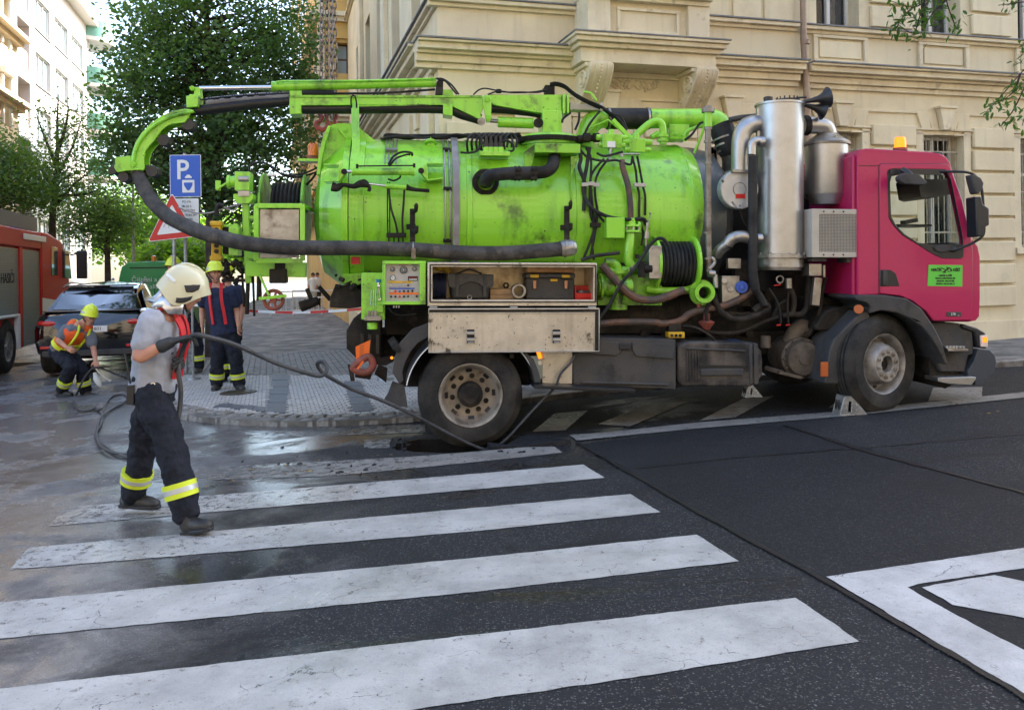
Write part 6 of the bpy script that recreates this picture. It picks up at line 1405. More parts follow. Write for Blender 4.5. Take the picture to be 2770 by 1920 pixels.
# ---------------- cab
CD=.03; CW=2.26
O8=[(300,885),(300,262),(302,205),(312,186),(345,180),(640,197),(700,206),(728,222),(748,256),(800,420),(850,612),(880,650),(890,700),(890,900),(886,985),(870,1005),(830,1012),(660,1010),(620,960),(560,915),(500,890),(440,880)]
out=[xz(q8(x,y,CD)) for x,y in O8]
W8=[(452,345),(462,305),(480,298),(722,298),(740,320),(790,560),(800,610),(800,640),(640,640),(585,632),(520,590),(478,545),(458,505)]
win=[xz(q8(x,y,CD)) for x,y in W8]
cab=MB(); cab.plate(out,[win],CD,CD+.05); cab.plate(out,[win],CD+CW-.05,CD+CW)
cabo=B(cab,'cab',M_PINK,bev=.028,seg=4)
def band(idx,y0,y1,th,name,mat,bev=.0,par=cabo):
    pts=[Vector((out[i][0],out[i][1])) for i in idx]; inn=[]
    n=len(pts)
    for i,p in enumerate(pts):
        t=(pts[min(i+1,n-1)]-pts[max(i-1,0)]).normalized(); inn.append(p+Vector((t.y,-t.x))*th)
    m=MB(); m.plate([tuple(p) for p in pts]+[tuple(p) for p in reversed(inn)],[],y0,y1); return B(m,name,mat,par,bev)
band([0,1,2,3,4,5,6,7,8],CD+.045,CD+CW-.045,.03,'roof_and_back',M_PINK,.006)
band([11,12,13,14,15,16,17],CD+.045,CD+CW-.045,.03,'front_panel',M_PINK,.006)
band([8,9,10,11],CD+.052,CD+CW-.052,.006,'windscreen',M_GLASS)
# back wall rounded corner strip + roof crease
m=MB(); c=[q8(x,y,CD) for x,y in ((255,190),(300,180))]
m.box(out[0][0]-.03,out[0][0]+.01,CD+.04,CD+CW-.04,out[0][1],out[2][1]-.01); B(m,'back_wall',M_PINK,cabo,.03,seg=4)
m=MB(); p=q8(300,262,CD); p2=q8(398,265,CD); m.box(p.x,p2.x,CD-.003,CD,p.z-.003,p.z+.003); B(m,'panel_gap',M_BLK,cabo)
# interior floor, dash, seats, steering wheel
m=MB(); fz=q8(500,700,1).z; m.box(out[0][0]+.04,out[12][0]-.1,CD+.06,CD+CW-.06,fz-.35,fz-.30); B(m,'cab_floor',M_BLKP,cabo)
m=MB(); m.box(q8(760,600,CD).x,out[11][0]-.06,CD+.1,CD+CW-.1,fz-.3,q8(700,640,.9).z); B(m,'dashboard',M_BLKP,cabo,.04)
for y in (.30,1.35):
    m=MB(); sx=q8(430,600,CD).x+.05; m.box(sx-.1,sx+.42,y,y+.52,fz-.2,fz-.02); B(m,'seat',M_DARKIN,cabo,.04)
    m=MB(); m.box(sx-.16,sx-.05,y,y+.52,fz-.02,fz+.34); B(m,'backrest',M_DARKIN,cabo,.04)
m=MB(); m.torus(Vector((q8(775,545,CD).x-.12,1.65,q8(760,560,1.6).z)),(.6,0,.8),.22,.016,28,8); B(m,'steering_wheel',M_BLKP,cabo)
m=MB(); m.plate([xz(q8(x,y,.25)) for x,y in ((575,330),(735,330),(745,400),(615,425),(590,415))],[],.2,.6); B(m,'sun_visor',M_BLK,cabo,.006)
m=MB(); m.box(*[v for v in (q8(480,552,.6).x,q8(630,552,.6).x,.5,.8,q8(480,556,.6).z,q8(480,545,.6).z)]); m.obox(q8(548,530,.6),(1,0,.2),(0,1,0),(-.2,0,1),.07,.05,.02); B(m,'document_tray',M_BLK,cabo)
# door
D8=[(404,262),(412,254),(728,256),(742,270),(798,425),(842,610),(852,690),(848,900),(842,1003),(660,1006),(622,957),(562,911),(500,886),(404,876)]
T8=[(440,305),(448,284),(470,278),(715,281),(736,292),(752,330),(806,640),(803,700),(790,709),(700,706),(650,682),(580,637),(515,598),(470,550),(446,510)]
T8=[(440,305),(448,284),(470,278),(710,281),(728,292),(745,335),(800,600),(804,640),(803,700),(790,709),(700,706),(650,682),(580,637),(515,598),(470,550),(446,510)]
door=MB(); door.plate([xz(q8(x,y,CD)) for x,y in D8],[[xz(q8(x,y,CD)) for x,y in T8]],CD-.014,CD+.02); dr=B(door,'door',M_PINK,cabo,.008,seg=3)
m=MB(); ln=[q8(x,y,CD) for x,y in D8]; ln=[Vector((p.x,CD-.001,p.z)) for p in ln]; m.tube([ln[0]+(ln[i]-ln[0]) for i in range(len(ln))]+[ln[0]],.006,6,1,False); B(m,'door_seal',M_BLK,cabo)
trim=MB(); trim.plate([xz(q8(x,y,CD)) for x,y in T8],[win],CD-.018,CD+.03); tr_=B(trim,'window_trim',M_BLKP,dr,.004)
m=MB(); m.plate(win,[],CD+.010,CD+.014); B(m,'window_pane',M_GLASS,dr)
m=MB(); m.plate(win,[],CD+CW-.03,CD+CW-.026); B(m,'far_window_pane',M_GLASS,cabo)
m=MB(); x0,x1,z0,z1=rect(q8,404,762,497,842,CD); m.plate([xz(q8(x,y,CD)) for x,y in ((404,762),(455,762),(480,778),(498,840),(404,842))],[],CD-.018,CD-.010); dh=B(m,'door_handle',M_BLKP,dr,.006)
m=MB(); m.plate([xz(q8(x,y,CD)) for x,y in ((415,768),(435,768),(438,838),(415,838))],[],CD-.035,CD-.018); B(m,'grip',M_PLAS,dh,.006) if False else B(m,'door_grip',M_PLAS,dr,.006)
# green firm sticker
m=MB(); m.plate([xz(q8(x,y,CD)) for x,y in ((637,738),(799,740),(797,842),(631,839))],[],CD-.0185,CD-.0145); sk=B(m,'door_sticker',pm('sticker_green',(.12,.55,.06),.5),dr)
RX=Matrix.Rotation(R(90),4,'X')
def tmx(x,y,d): return Matrix.Translation(q8(x,y,d))@RX
def stext(s,x,y,size,sx=1.0): 
    t=text('sticker_text',s,size,M_BLK,dr,Matrix.Translation((q8(x,y,CD).x,CD-.020,q8(x,y,CD).z))@RX,sx=sx,ext=.0006,bold=.0016); return t
stext('HERČÍK',673,763,.036,.9); stext('& KŘÍŽ',763,763,.036,.95); stext('s.r.o.',714,774,.012); stext('HERČÍK & KŘÍŽ',716,790,.020); stext('PRAHA 6, ŽIVOTICKÁ 707',716,803,.019,.95); stext('TELEFON  220 515 808',716,816,.019); stext('TELEFAX - 224 321 015 191',716,829,.018,.95)
m=MB(); 
for a in (((690,748),(722,762),(722,764),(700,757)),((700,775),(726,754),(730,756),(712,776)),((718,748),(745,752),(728,758))):
    m.plate([xz(q8(x,y,CD)) for x,y in a],[],CD-.0215,CD-.0187)
m.torus(Vector((q8(735,763,CD).x,CD-.020,q8(735,763,CD).z)),(0,1,0),.017,.003,20,5); B(m,'sticker_emblem',M_BLK,dr)
m=MB(); x0,x1,z0,z1=rect(q8,722,963,792,985,CD); m.box(x0,x1,CD-.021,CD-.0145,z0,z1); B(m,'model_badge',M_PLAS,dr,.004)
text('badge_text','270',.034,M_WHT,dr,Matrix.Translation((q8(753,974,CD).x,CD-.0225,q8(753,974,CD).z))@RX,ext=.0006); text('badge_text','dci',.016,M_WHT,dr,Matrix.Translation((q8(778,980,CD).x,CD-.0225,q8(778,980,CD).z))@RX,ext=.0006)
# kerb mirror over the door
m=MB(); m.tube([q8(515,282,-.05),q8(545,300,-.10),q8(560,320,-.14)],.030,12,4); m.bar(q8(455,292,CD-.02),q8(700,298,CD-.02),.02,.045); m.tube([q8(690,290,CD-.02),q8(760,292,CD-.08),q8(830,296,CD-.12),q8(870,318,CD-.14),q8(895,370,CD-.14),q8(905,470,CD-.14),q8(908,570,CD-.14),q8(895,605,CD-.14),q8(850,635,CD-.13),q8(800,655,CD-.10),q8(760,668,CD-.04),q8(690,662,CD-.01)],.013,10,6); arm=B(m,'mirror_arm',M_BLKP,cabo)
m=MB(); c=[(478,318),(505,302),(575,308),(614,345),(605,358),(500,352),(480,338)]; m.plate([xz(q8(x,y,-.12)) for x,y in c],[],-.20,-.12); B(m,'door_mirror',M_PLAS,cabo,.012,seg=3)
m=MB(); m.plate([xz(q8(x,y,-.12)) for x,y in ((842,415),(870,413),(878,450),(908,470),(908,550),(885,560),(878,603),(848,607))],[],-.20,-.04); mm_=B(m,'main_mirror',M_BLKP,cabo,.014,seg=3)
m=MB(); m.plate([xz(q8(x,y,-.12)) for x,y in ((826,310),(845,308),(875,325),(889,350),(882,380),(862,402),(848,398),(835,350))],[],-.18,-.08); B(m,'wide_angle_mirror',M_PLAS,cabo,.014,seg=3)
m=MB(); m.sphere(q8(760,665,CD-.02),.03); m.plate([xz(q8(x,y,CD)) for x,y in ((655,655),(690,642),(745,650),(755,675),(700,680),(668,672))],[],CD-.035,CD-.016); B(m,'mirror_mount',M_PLAS,cabo,.008)
# beacon
b=q8(505,185,.9); bz=q8(505,190,.62)
m=MB(); m.lathe(bz-Vector((0,0,.005)),(0,0,1),[(0,.072),(.03,.070),(.03,.001)],24); B(m,'beacon_base',M_RUST,cabo)
m=MB(); m.lathe(bz+Vector((0,0,.026)),(0,0,1),[(0,.060),(.09,.056),(.11,.045),(.118,.001)],28); B(m,'beacon',M_AMBL,cabo)
m=MB(); m.obox(q8(672,212,.35),(1,0,-.05),(0,1,0),(0,0,1),.05,.06,.025); B(m,'roof_sensor',M_BLKP,cabo,.01)
# front fender & lower front
arcs=[(268,905),(280,895),(330,892),(420,895),(500,915),(560,950),(620,1010),(665,1080),(700,1160),(715,1215)]
inner_=[(680,1160),(650,1090),(600,1025),(550,985),(480,955),(420,950),(380,960),(350,965),(330,925),(268,915)]
m=MB(); m.plate([xz(q8(x,y,.0)) for x,y in [(270,890),(290,880),(420,882),(520,898),(590,945),(650,1030),(690,1110),(717,1215),(705,1213),(682,1165),(640,1090),(590,1030),(540,995),(470,965),(400,955),(345,970),(350,940),(320,915),(280,905)]],[],-.06,.5); fe=B(m,'front_mudguard',M_PLAS,bev=.02,seg=3)
m=MB(); m.plate([xz(q7(x,y,.05)) for x,y in ((1790,1155),(1835,900),(1860,840),(1960,740),(2060,640),(2110,650),(2120,690),(2040,800),(1960,900),(1920,1000),(1905,1140),(1880,1165))],[],.0,.45); B(m,'front_mudguard_rear',M_PLAS,bev=.015,seg=3)
m=MB(); m.plate([xz(q7(x,y,.3)) for x,y in ((1720,760),(1800,640),(1880,610),(2040,620),(2020,700),(1900,790),(1740,780))],[],.25,.8); B(m,'inner_arch',M_CHAS,bev=.02)
m=MB(); m.cyl(q7(2055,628,.0),q7(2055,628,-.03),.045,n=14); m.obox(q7(1808,1060,-.01),(1,0,0),(0,1,0),(0,0,1),.035,.015,.07); B(m,'side_reflector',pm('orange_brown_lens',(.45,.11,.03),.3),bev=.004)
LD=.10
m=MB(); m.plate([xz(q8(x,y,LD)) for x,y in ((655,1015),(795,1018),(800,1040),(855,1060),(862,1165),(835,1170),(820,1250),(700,1252),(670,1180),(640,1090),(640,1040))],[],LD,LD+1.9); lf=B(m,'lower_cab_steps',M_PLAS,bev=.02,seg=3)
m=MB(); m.plate([xz(q8(x,y,LD)) for x,y in ((700,1132),(800,1136),(803,1146),(705,1148))],[],LD-.10,LD+.15); B(m,'step_tread',M_STEELD,lf,.003)
m=MB()
for i in range(6): m.obox(q8(712+i*16,1130,LD+.0),(1,0,0),(0,1,0),(0,0,1),.014,.06,.01)
B(m,'step_teeth',M_STEEL,lf,.003)
m=MB(); m.plate([xz(q8(x,y,LD)) for x,y in ((668,1170),(700,1250),(810,1255),(818,1290),(740,1335),(690,1320),(662,1270),(658,1220))],[],LD+.05,LD+.9); B(m,'step_well',M_CHAS,lf,.01)
m=MB(); m.plate([xz(q8(x,y,LD)) for x,y in ((650,1272),(690,1270),(830,1268),(832,1278),(810,1306),(700,1300),(652,1290))],[],LD-.12,LD+.1); B(m,'lower_step',M_STEEL,lf,.004)
m=MB(); m.plate([xz(q8(x,y,LD)) for x,y in ((800,1020),(870,1040),(905,1060),(918,1075),(915,1140),(870,1135),(855,1060),(800,1040))],[],LD-.02,LD+1.95); bp_=B(m,'bumper_upper',M_BLKP,bev=.015,seg=3)
m=MB(); m.plate([xz(q8(x,y,LD)) for x,y in ((820,1245),(850,1200),(870,1140),(925,1145),(950,1170),(957,1200),(948,1255),(905,1280),(895,1312),(855,1312),(855,1275),(822,1270))],[],LD-.03,LD+1.98); B(m,'bumper',pm('bumper_blue_grey',(.05,.06,.075),.35,coat=.3),bev=.02,seg=4)
m=MB(); m.plate([xz(q8(x,y,LD)) for x,y in ((878,1075),(908,1072),(916,1088),(914,1132),(880,1130))],[],LD-.04,LD-.02); B(m,'indicator_lamp',pm('clear_lens',(.75,.62,.55),.15,coat=.6),bp_,.006)
m=MB(); m.plate([xz(q8(x,y,LD)) for x,y in ((888,1085),(905,1082),(910,1105),(890,1108))],[],LD-.045,LD-.041); B(m,'indicator_bulb',M_AMBL,bp_)
m=MB(); m.box(out[0][0]-.25,out[12][0]-.2,.6,1.9,zr-.1,q8(500,885,.6).z-.02); B(m,'engine',M_CHAS,bev=.03)
# wheel chocks
def chock(name,c,ang,label,s=1.0):
    o=empty(name,c,label,'wheel chock'); o.rotation_euler=(0,0,ang); o.scale=(s,s,s)
    m=MB(); ZN=pm('zinc_steel',(.50,.53,.56),.28,.8,c2=(.38,.4,.42),ns=12,rvar=.1)
    for y in (0,.16): m.plate([(0,0),(.30,0),(.13,.20),(.055,.20)],[[(.085,.04),(.12,.04),(.125,.15),(.10,.15)]],y,y+.012)
    o1=m.build('chock_side',ZN,o,.002)
    m=MB(); m.plate([(0,0),(.055,.20),(.065,.197),(.012,0)],[],.013,.159); m.plate([(.13,.20),(.30,0),(.288,0),(.122,.197)],[],.013,.159); m.plate([(.056,.198),(.129,.198),(.124,.188),(.060,.188)],[],.013,.159); m.build('chock_plate',ZN,o,.002)
    m=MB(); m.sphere((.02,.055,.10),.02,14,8,(.6,.8,3.0)); m.sphere((.02,.115,.10),.02,14,8,(.6,.8,3.0)); m.build('slot',M_BLK,o)
    return o
chock('wheel_chock',G(2272,1126),R(6),'shiny steel wheel chock wedged behind the front wheel',.95)
chock('wheel_chock',TM@q7(1240,1265,.2),R(6),'dirty steel wheel chock hung below the right end of the fuel tank',.60)
# ---------------- things lying in the open locker
def inlk(x,y,d=.35): return q6(x,y,d)
fl_z=iz0
def world(o): o.matrix_world=TM; return o
lk_floor=iz0-.004
def lthing(name,label,cat): return empty(name,(0,0,0),label,cat,mtx=TM)
# cable reel
t=lthing('cable_reel','dark blue coil of cable standing at the left end of the open locker','cable reel')
m=MB(); c=Vector((q6(765,360,.32).x,.30,lk_floor+.125)); prof=[]
for i in range(7):
    for j in range(5): s=j/4; prof.append((-.065+.13*(i+s)/7,.115+.010*math.sin(math.pi*s)))
m.lathe(c,(1,0,0),[(-.065,.03)]+prof+[(.065,.03)],32); m.build('coil',pm('navy_cable',(.012,.016,.05),.5),t)
t=lthing('yellow_connector','yellow plug connector on top of the blue cable coil','connector')
m=MB(); c=Vector((q6(765,255,.28).x,.28,lk_floor+.31)); m.sphere(c,.05,16,10,(1.1,1,.85)); m.tube([c+Vector((.03,0,.02)),c+Vector((.07,0,-.02)),c+Vector((.09,.01,-.06))],[.035,.03,.02],10,4); m.build('plug',M_YEL,t)
# black leather bag
t=lthing('tool_bag','black leather tool bag with two straps in the open locker','bag')
m=MB(); bx0,bx1,bz0,bz1=rect(q6,835,290,1140,424,.2); m.plate([(bx0+.02,lk_floor),(bx1-.02,lk_floor),(bx1,lk_floor+.22),(bx0,lk_floor+.22)],[],.20,.42); m.build('bag_body',M_BLKP,t,.03,3)
m=MB(); m.plate([(bx0-.02,lk_floor+.245),(bx1+.02,lk_floor+.235),(bx1+.02,lk_floor+.12),(bx1-.06,lk_floor+.10),(bx1-.12,lk_floor+.15),((bx0+bx1)/2,lk_floor+.17),(bx0+.12,lk_floor+.14),(bx0+.07,lk_floor+.10),(bx0,lk_floor+.12)],[],.17,.195); m.tube([Vector(((bx0+bx1)/2-.12,.3,lk_floor+.24)),Vector(((bx0+bx1)/2,.3,lk_floor+.28)),Vector(((bx0+bx1)/2+.12,.3,lk_floor+.24))],.010,8); m.build('flap',pm('leather_black',(.03,.03,.035),.35,c2=(.045,.045,.05),ns=20,bump=.4),t,.008)
for x in (895,1095):
    m=MB(); p=q6(x,320,.17); m.box(p.x-.015,p.x+.015,.160,.168,lk_floor+.03,lk_floor+.24); m.build('strap',M_PLAS,t,.002)
m=MB(); p=q6(985,410,.17); m.torus(p,(0,1,0),.02,.004,14,5); m.build('buckle',M_STEELD,t)
for x,y,lb,rot in ((1230,350,'pale wooden board lying flat behind the leather bag in the locker',0),(1205,395,'lower pale wooden wedge beside the leather bag in the locker',.05)):
    t=lthing('wooden_block',lb,'wooden block'); m=MB(); m.box(q6(1130,y,.3).x,q6(1310,y,.3).x,.24,.42,lk_floor+(.045 if y<370 else .0),lk_floor+(.10 if y<370 else .043)); m.build('wood',pm('pale_wood',(.36,.24,.14),.7,c2=(.28,.18,.1),ns=15),t,.004)
t=lthing('pipe_coupling','round dark pipe coupling facing out in the middle of the locker','pipe coupling')
m=MB(); c=q6(1340,365,.16); c.z=max(c.z,lk_floor+.07); m.lathe(c,(0,1,0),[(0,.045),(-.005,.05),(-.005,.066),(.0,.07),(.12,.07),(.12,.045),(.0,.045)],28); m.build('coupling',M_STEELD,t)
t=lthing('shackle_bolt','small dark nut on the boards in the middle of the locker','nut')
m=MB(); c=q6(1245,300,.34); m.lathe(Vector((c.x,.30,lk_floor+.13)),(0,1,0),[(0,.016),(0,.032),(.03,.032),(.03,.016)],6); m.build('nut',M_CHAS,t)
t=lthing('toolbox','dark grey toolbox with yellow catches at the right end of the locker','toolbox')
bx0,bx1,_,_=rect(q6,1392,290,1740,424,.2); m=MB(); m.box(bx0,bx1,.20,.44,lk_floor,lk_floor+.20); m.build('box',M_PLAS,t,.015,3)
m=MB(); m.box(bx0-.006,bx1+.006,.19,.45,lk_floor+.203,lk_floor+.245); m.build('lid',pm('dark_plastic',(.05,.05,.055),.5),t,.01)
for x in (1453,1678):
    p=q6(x,290,.19).x
    m=MB(); m.box(p-.04,p+.04,.178,.189,lk_floor+.205,lk_floor+.235); m.build('catch',M_YEL,t,.003)
    m=MB(); m.box(p-.015,p+.015,.176,.189,lk_floor+.10,lk_floor+.18); m.build('clasp',pm('copper_clasp',(.4,.2,.12),.35,.7),t,.004)
m=MB(); p=q6(1592,325,.19).x; m.box(p-.035,p+.035,.18,.198,lk_floor+.17,lk_floor+.195); m.build('handle',M_YEL,t,.005)
t=lthing('copper_canister','brownish metal canister lying on the dark toolbox','canister')
a,b=q6(1385,235,.35).x,q6(1725,235,.35).x; m=MB(); m.plate([(.24,lk_floor+.25),(.46,lk_floor+.25),(.46,lk_floor+.33),(.40,lk_floor+.345),(.28,lk_floor+.345),(.24,lk_floor+.33)],[],a,b,lambda p,q,d:Vector((d,p,q))); m.build('canister',pm('rusty_tin',(.40,.23,.10),.4,.5,c2=(.25,.12,.05),ns=9),t,.02,3)
t=lthing('parts_bin','small red plastic bin of bolts in the right corner of the locker','bin')
a,b=q6(1742,380,.2).x,q6(1872,380,.2).x; m=MB(); m.box(a,b,.18,.34,lk_floor,lk_floor+.012); m.box(a,a+.01,.18,.34,lk_floor+.013,lk_floor+.13); m.box(b-.01,b,.18,.34,lk_floor+.013,lk_floor+.13); m.box(a+.011,b-.011,.33,.34,lk_floor+.013,lk_floor+.13); m.box(a+.011,b-.011,.18,.19,lk_floor+.013,lk_floor+.06); m.build('bin',M_RED,t,.003)
m=MB(); random.seed(2)
for i in range(24): m.cyl(Vector((random.uniform(a+.02,b-.02),random.uniform(.2,.32),lk_floor+.04+random.random()*.04)),Vector((random.uniform(a+.02,b-.02),random.uniform(.2,.32),lk_floor+.05+random.random()*.04)),.006,n=6)
m.build('bolt_pile',M_STEEL,t,split=False)['kind']='stuff'
# ================================================================== STREET BACKGROUND
SD=Vector((-0.277,1,0)).normalized(); SNL=Vector((SD.y,-SD.x,0))     # left-hand facades look along SNL
LB0=Vector((-24.8+.277*5.4,39.6,0)); LB=Fac(LB0,SD,SNL)
M_TILE=pm('white_tiled_facade',(0.62,0.57,0.55),.35,c2=(.56,.52,.51),ns=.4,bump=.1,bs=30)
M_LOG=pm('loggia_tiles',(.45,.39,.31),.5,c2=(.38,.33,.27),ns=2)
M_GREENB=pm('pale_green_panel',(.16,.36,.27),.5); M_RENDER=pm('white_render',(.66,.63,.58),.8)
M_WGL=pm('bright_window_glass',(.30,.38,.40),.05,.0,spec=.9); M_CREAM2=pm('cream_stucco',(.62,.52,.36),.85,c2=(.52,.43,.30),ns=1,bump=.2,bs=10)  # cream stucco in its own colour, mottled with a deeper cream
M_OCHRE=pm('ochre_stucco',(.62,.40,.13),.85,c2=(.52,.33,.11),ns=1)
lb=empty('apartment_block',(0,0,0),'white tiled modernist apartment block with green curved balconies at its far corner','building')
HL=17.8; LEN=LB.sz(243,300)[0]
ho=[]; lg=[]
def pr(u0,v0,u1,v1): 
    a,b=LB.sz(u0,v0),LB.sz(u1,v1); return a[0],b[0],b[1],a[1]
cols=[(100,139,57),(153,187,106),(198,228,150)]
FHL=(LB.sz(120,200)[1]-LB.sz(120,345)[1])
for i,(u0,u1,vc) in enumerate(cols):
    uc=(u0+u1)/2; s0,s1=LB.sz(u0,400)[0],LB.sz(u1,400)[0]; zt=LB.sz(uc,vc)[1]
    for k in range(-1,6):
        z=zt-k*FHL
        if z-.8<0 or z+.8>HL-.4: continue
        ho.append((s0,s1,z-.85,z+.85))
s0,s1=LB.sz(42,400)[0],LB.sz(84,400)[0]; zt=LB.sz(63,118)[1]
for k in range(-1,6):
    z=zt-k*FHL
    if z>1.2 and z<HL-1: lg.append((s0,s1,z-1.15,z+1.1))
m=MB(); m.plate([(0.4,-3),(LEN,-3),(LEN,HL),(0.4,HL)],[[(a,c),(b,c),(b,d),(a,d)] for a,b,c,d in ho+lg],-.5,0,lambda p,q,d:LB.w(p,d,q)); m.build('front_wall',M_TILE,lb)
m=MB(); LB.fbox(m,.41,LEN-.01,-3,HL-.1,-9,-1.6); m.build('building_core',M_LOG,lb); m=MB(); LB.fbox(m,LEN-.4,LEN,-3,HL,-9,-.51); m.build('end_wall',M_TILE,lb)
m=MB(); LB.fbox(m,0.2,LEN+.6,HL,HL+.25,-9,.7); m.build('roof_slab',M_RENDER,lb)
for a,b,c,d in ho:
    m=MB(); LB.fbox(m,a,b,c,c+.07,-.2,-.1); LB.fbox(m,a,b,d-.07,d,-.2,-.1); LB.fbox(m,a,a+.07,c+.071,d-.071,-.2,-.1); LB.fbox(m,b-.07,b,c+.071,d-.071,-.2,-.1)
    for t in (.33,.66): LB.fbox(m,a+(b-a)*t-.03,a+(b-a)*t+.03,c+.071,d-.071,-.19,-.11)
    w=m.build('window',M_FRAMEW,lb); m=MB(); LB.fbox(m,a+.05,b-.05,c+.05,d-.05,-.17,-.16); m.build('pane',M_WGL,w)
    m=MB(); LB.fbox(m,a-.05,b+.05,c-.07,c-.001,-.1,.06); m.build('sill',M_FLASH,w)
for a,b,c,d in lg:
    m=MB(); LB.fbox(m,a,b,d+.002,d+.08,.0,.05); LB.fbox(m,a,b,c,c+.95,-.3,-.1); m.build('loggia_parapet',M_TILE,lb)
    m=MB(); LB.fbox(m,a,b,c,d,-1.59,-1.5); m.build('loggia_back',M_LOG,lb)
for vv in (100,222,345,467):
    zb=LB.sz(243,vv)[1]-.2; cc=LB.w(LEN-.2,0,0)
    m=MB(); n=18; ring=[]
    for i in range(n+1):
        a=-math.pi/2*0.2+math.pi*1.05*i/n; ring.append(cc+SD*(math.cos(a)*1.9+1.2)*1.0+SNL*(math.sin(a)*1.75-.3))
    m.ring_stack([[p+Vector((0,0,zb-.25)) for p in ring],[p+Vector((0,0,zb)) for p in ring]]); bl=m.build('balcony',M_RENDER,lb)
    m=MB(); inn=[cc+(p-cc)*.93 for p in ring]
    m.ring_stack([[p+Vector((0,0,zb)) for p in ring],[p+Vector((0,0,zb+1.05)) for p in ring],[p+Vector((0,0,zb+1.05)) for p in inn],[p+Vector((0,0,zb)) for p in inn]],False,False); m.build('balcony_parapet',M_GREENB,bl)
# cream neighbour on the far left
ob_=empty('ornate_house',(0,0,0),'cream ornate house at the left picture edge beside the white block','building')
hs=[]
for k in range(0,8):
    for z in (LB.sz(0,60)[1],LB.sz(0,60)[1]-3.6,LB.sz(0,60)[1]-7.2): hs.append((-2.0-k*3,-1.0-k*3,z-1.1,z+1.1))
m=MB(); m.plate([(.38,-3),(.38,19),(-26,19),(-26,-3)],[[(a,c),(b,c),(b,d),(a,d)] for a,b,c,d in hs],-.5,.25,lambda p,q,d:LB.w(p,d,q)); m.build('front_wall',M_CREAM2,ob_)
m=MB(); LB.fbox(m,-26,.3,-3,18.9,-9,-.8); m.build('building_core',M_CREAM2,ob_)
for z in (LB.sz(20,120)[1],LB.sz(20,300)[1],LB.sz(20,20)[1]+2.9):
    m=MB(); LB.fbox(m,-26,.45,z,z+.2,.251,.55); LB.fbox(m,-26,.55,z+.2,z+.4,.251,.85); m.build('cornice',M_CREAM2,ob_)
for a,b,c,d in hs:
    m=MB(); LB.fbox(m,a-.2,a,c,d,.251,.36); LB.fbox(m,b,b+.2,c,d,.251,.36); LB.fbox(m,a-.3,b+.3,d+.05,d+.3,.251,.5); m.build('window_surround',M_RENDER,ob_)
    m=MB(); LB.fbox(m,a,b,c,d,-.3,-.2); m.build('window',M_WGL,ob_)
m=MB(); m.cyl(LB.w(.55,.15,-1),LB.w(.55,.15,18),.09,n=8); m.build('downpipe',M_FLASH,ob_)
# ochre building behind the chains
yb_=empty('ochre_building',(0,0,0),'ochre stucco building behind the hanging chains','building')
YB=Fac(A.w(AL+.05,.80,0),SD,SN)
o2=YB.o; YF=Fac(o2,Vector((1,0.25,0)).normalized(),Vector((0.24,-1,0)).normalized())
def ypr(u0,v0,u1,v1): a,b=YF.sz(u0,v0),YF.sz(u1,v1); return a[0],b[0],b[1],a[1]
wy=ypr(908,115,942,200); wy2=(wy[0],wy[1],wy[2]+3.4,wy[3]+3.4)
m=MB(); m.plate([(0,4.2),(1.8,4.2),(1.8,20),(0,20)],[[(q[0],q[2]),(q[1],q[2]),(q[1],q[3]),(q[0],q[3])] for q in (wy,wy2)],-.3,0,lambda p,q,d:YF.w(p,d,q)); m.build('end_wall',M_OCHRE,yb_)
m=MB(); YB.fbox(m,.02,38,-3,20,-7,-.85) ; YB.fbox(m,.35,38,4.2,20,-.849,.0); m.build('building_core',M_OCHRE,yb_)
m=MB(); YF.fbox(m,-.05,.14,4.2,20,.002,.07); YF.fbox(m,.62,.95,wy[2]-3,wy[2]-.7,.002,.06); m.build('pilaster',M_TRIM,yb_)
for q in (wy,wy2):
    m=MB(); YF.fbox(m,q[0]-.1,q[0],q[2]-.05,q[3]+.1,.002,.06); YF.fbox(m,q[1],q[1]+.1,q[2]-.05,q[3]+.1,.002,.06); YF.fbox(m,q[0]-.1,q[1]+.1,q[3]+.101,q[3]+.2,.002,.1); m.build('window_surround',M_OCHRE,yb_)
    m=MB(); YF.fbox(m,q[0],q[1],q[2],q[3],-.28,-.24); m.build('window',pm('brown_window',(.10,.05,.03),.3),yb_)
    m=MB(); YF.fbox(m,q[0]+.04,q[1]-.04,q[2]+.05,(q[2]+q[3])/2-.03,-.239,-.23); YF.fbox(m,q[0]+.04,q[1]-.04,(q[2]+q[3])/2+.03,q[3]-.05,-.239,-.23); m.build('pane',M_WGL,yb_)
for vv in (60,330):
    z=YF.sz(900,vv)[1]; m=MB(); YF.fbox(m,-.15,1.8,z,z+.12,.003,.16); YF.fbox(m,-.25,1.8,z+.12,z+.25,.003,.28); YB.fbox(m,-.1,38,z,z+.12,.003,.16); YB.fbox(m,-.2,38,z+.12,z+.25,.003,.28); m.build('cornice',M_TRIM,yb_)
for k in range(0,9):
    for z in (7.5,11.5,15.5):
        m=MB(); YB.fbox(m,1.5+k*3.5,2.6+k*3.5,z,z+2,.001,.03); m.build('window',M_WGL,yb_)
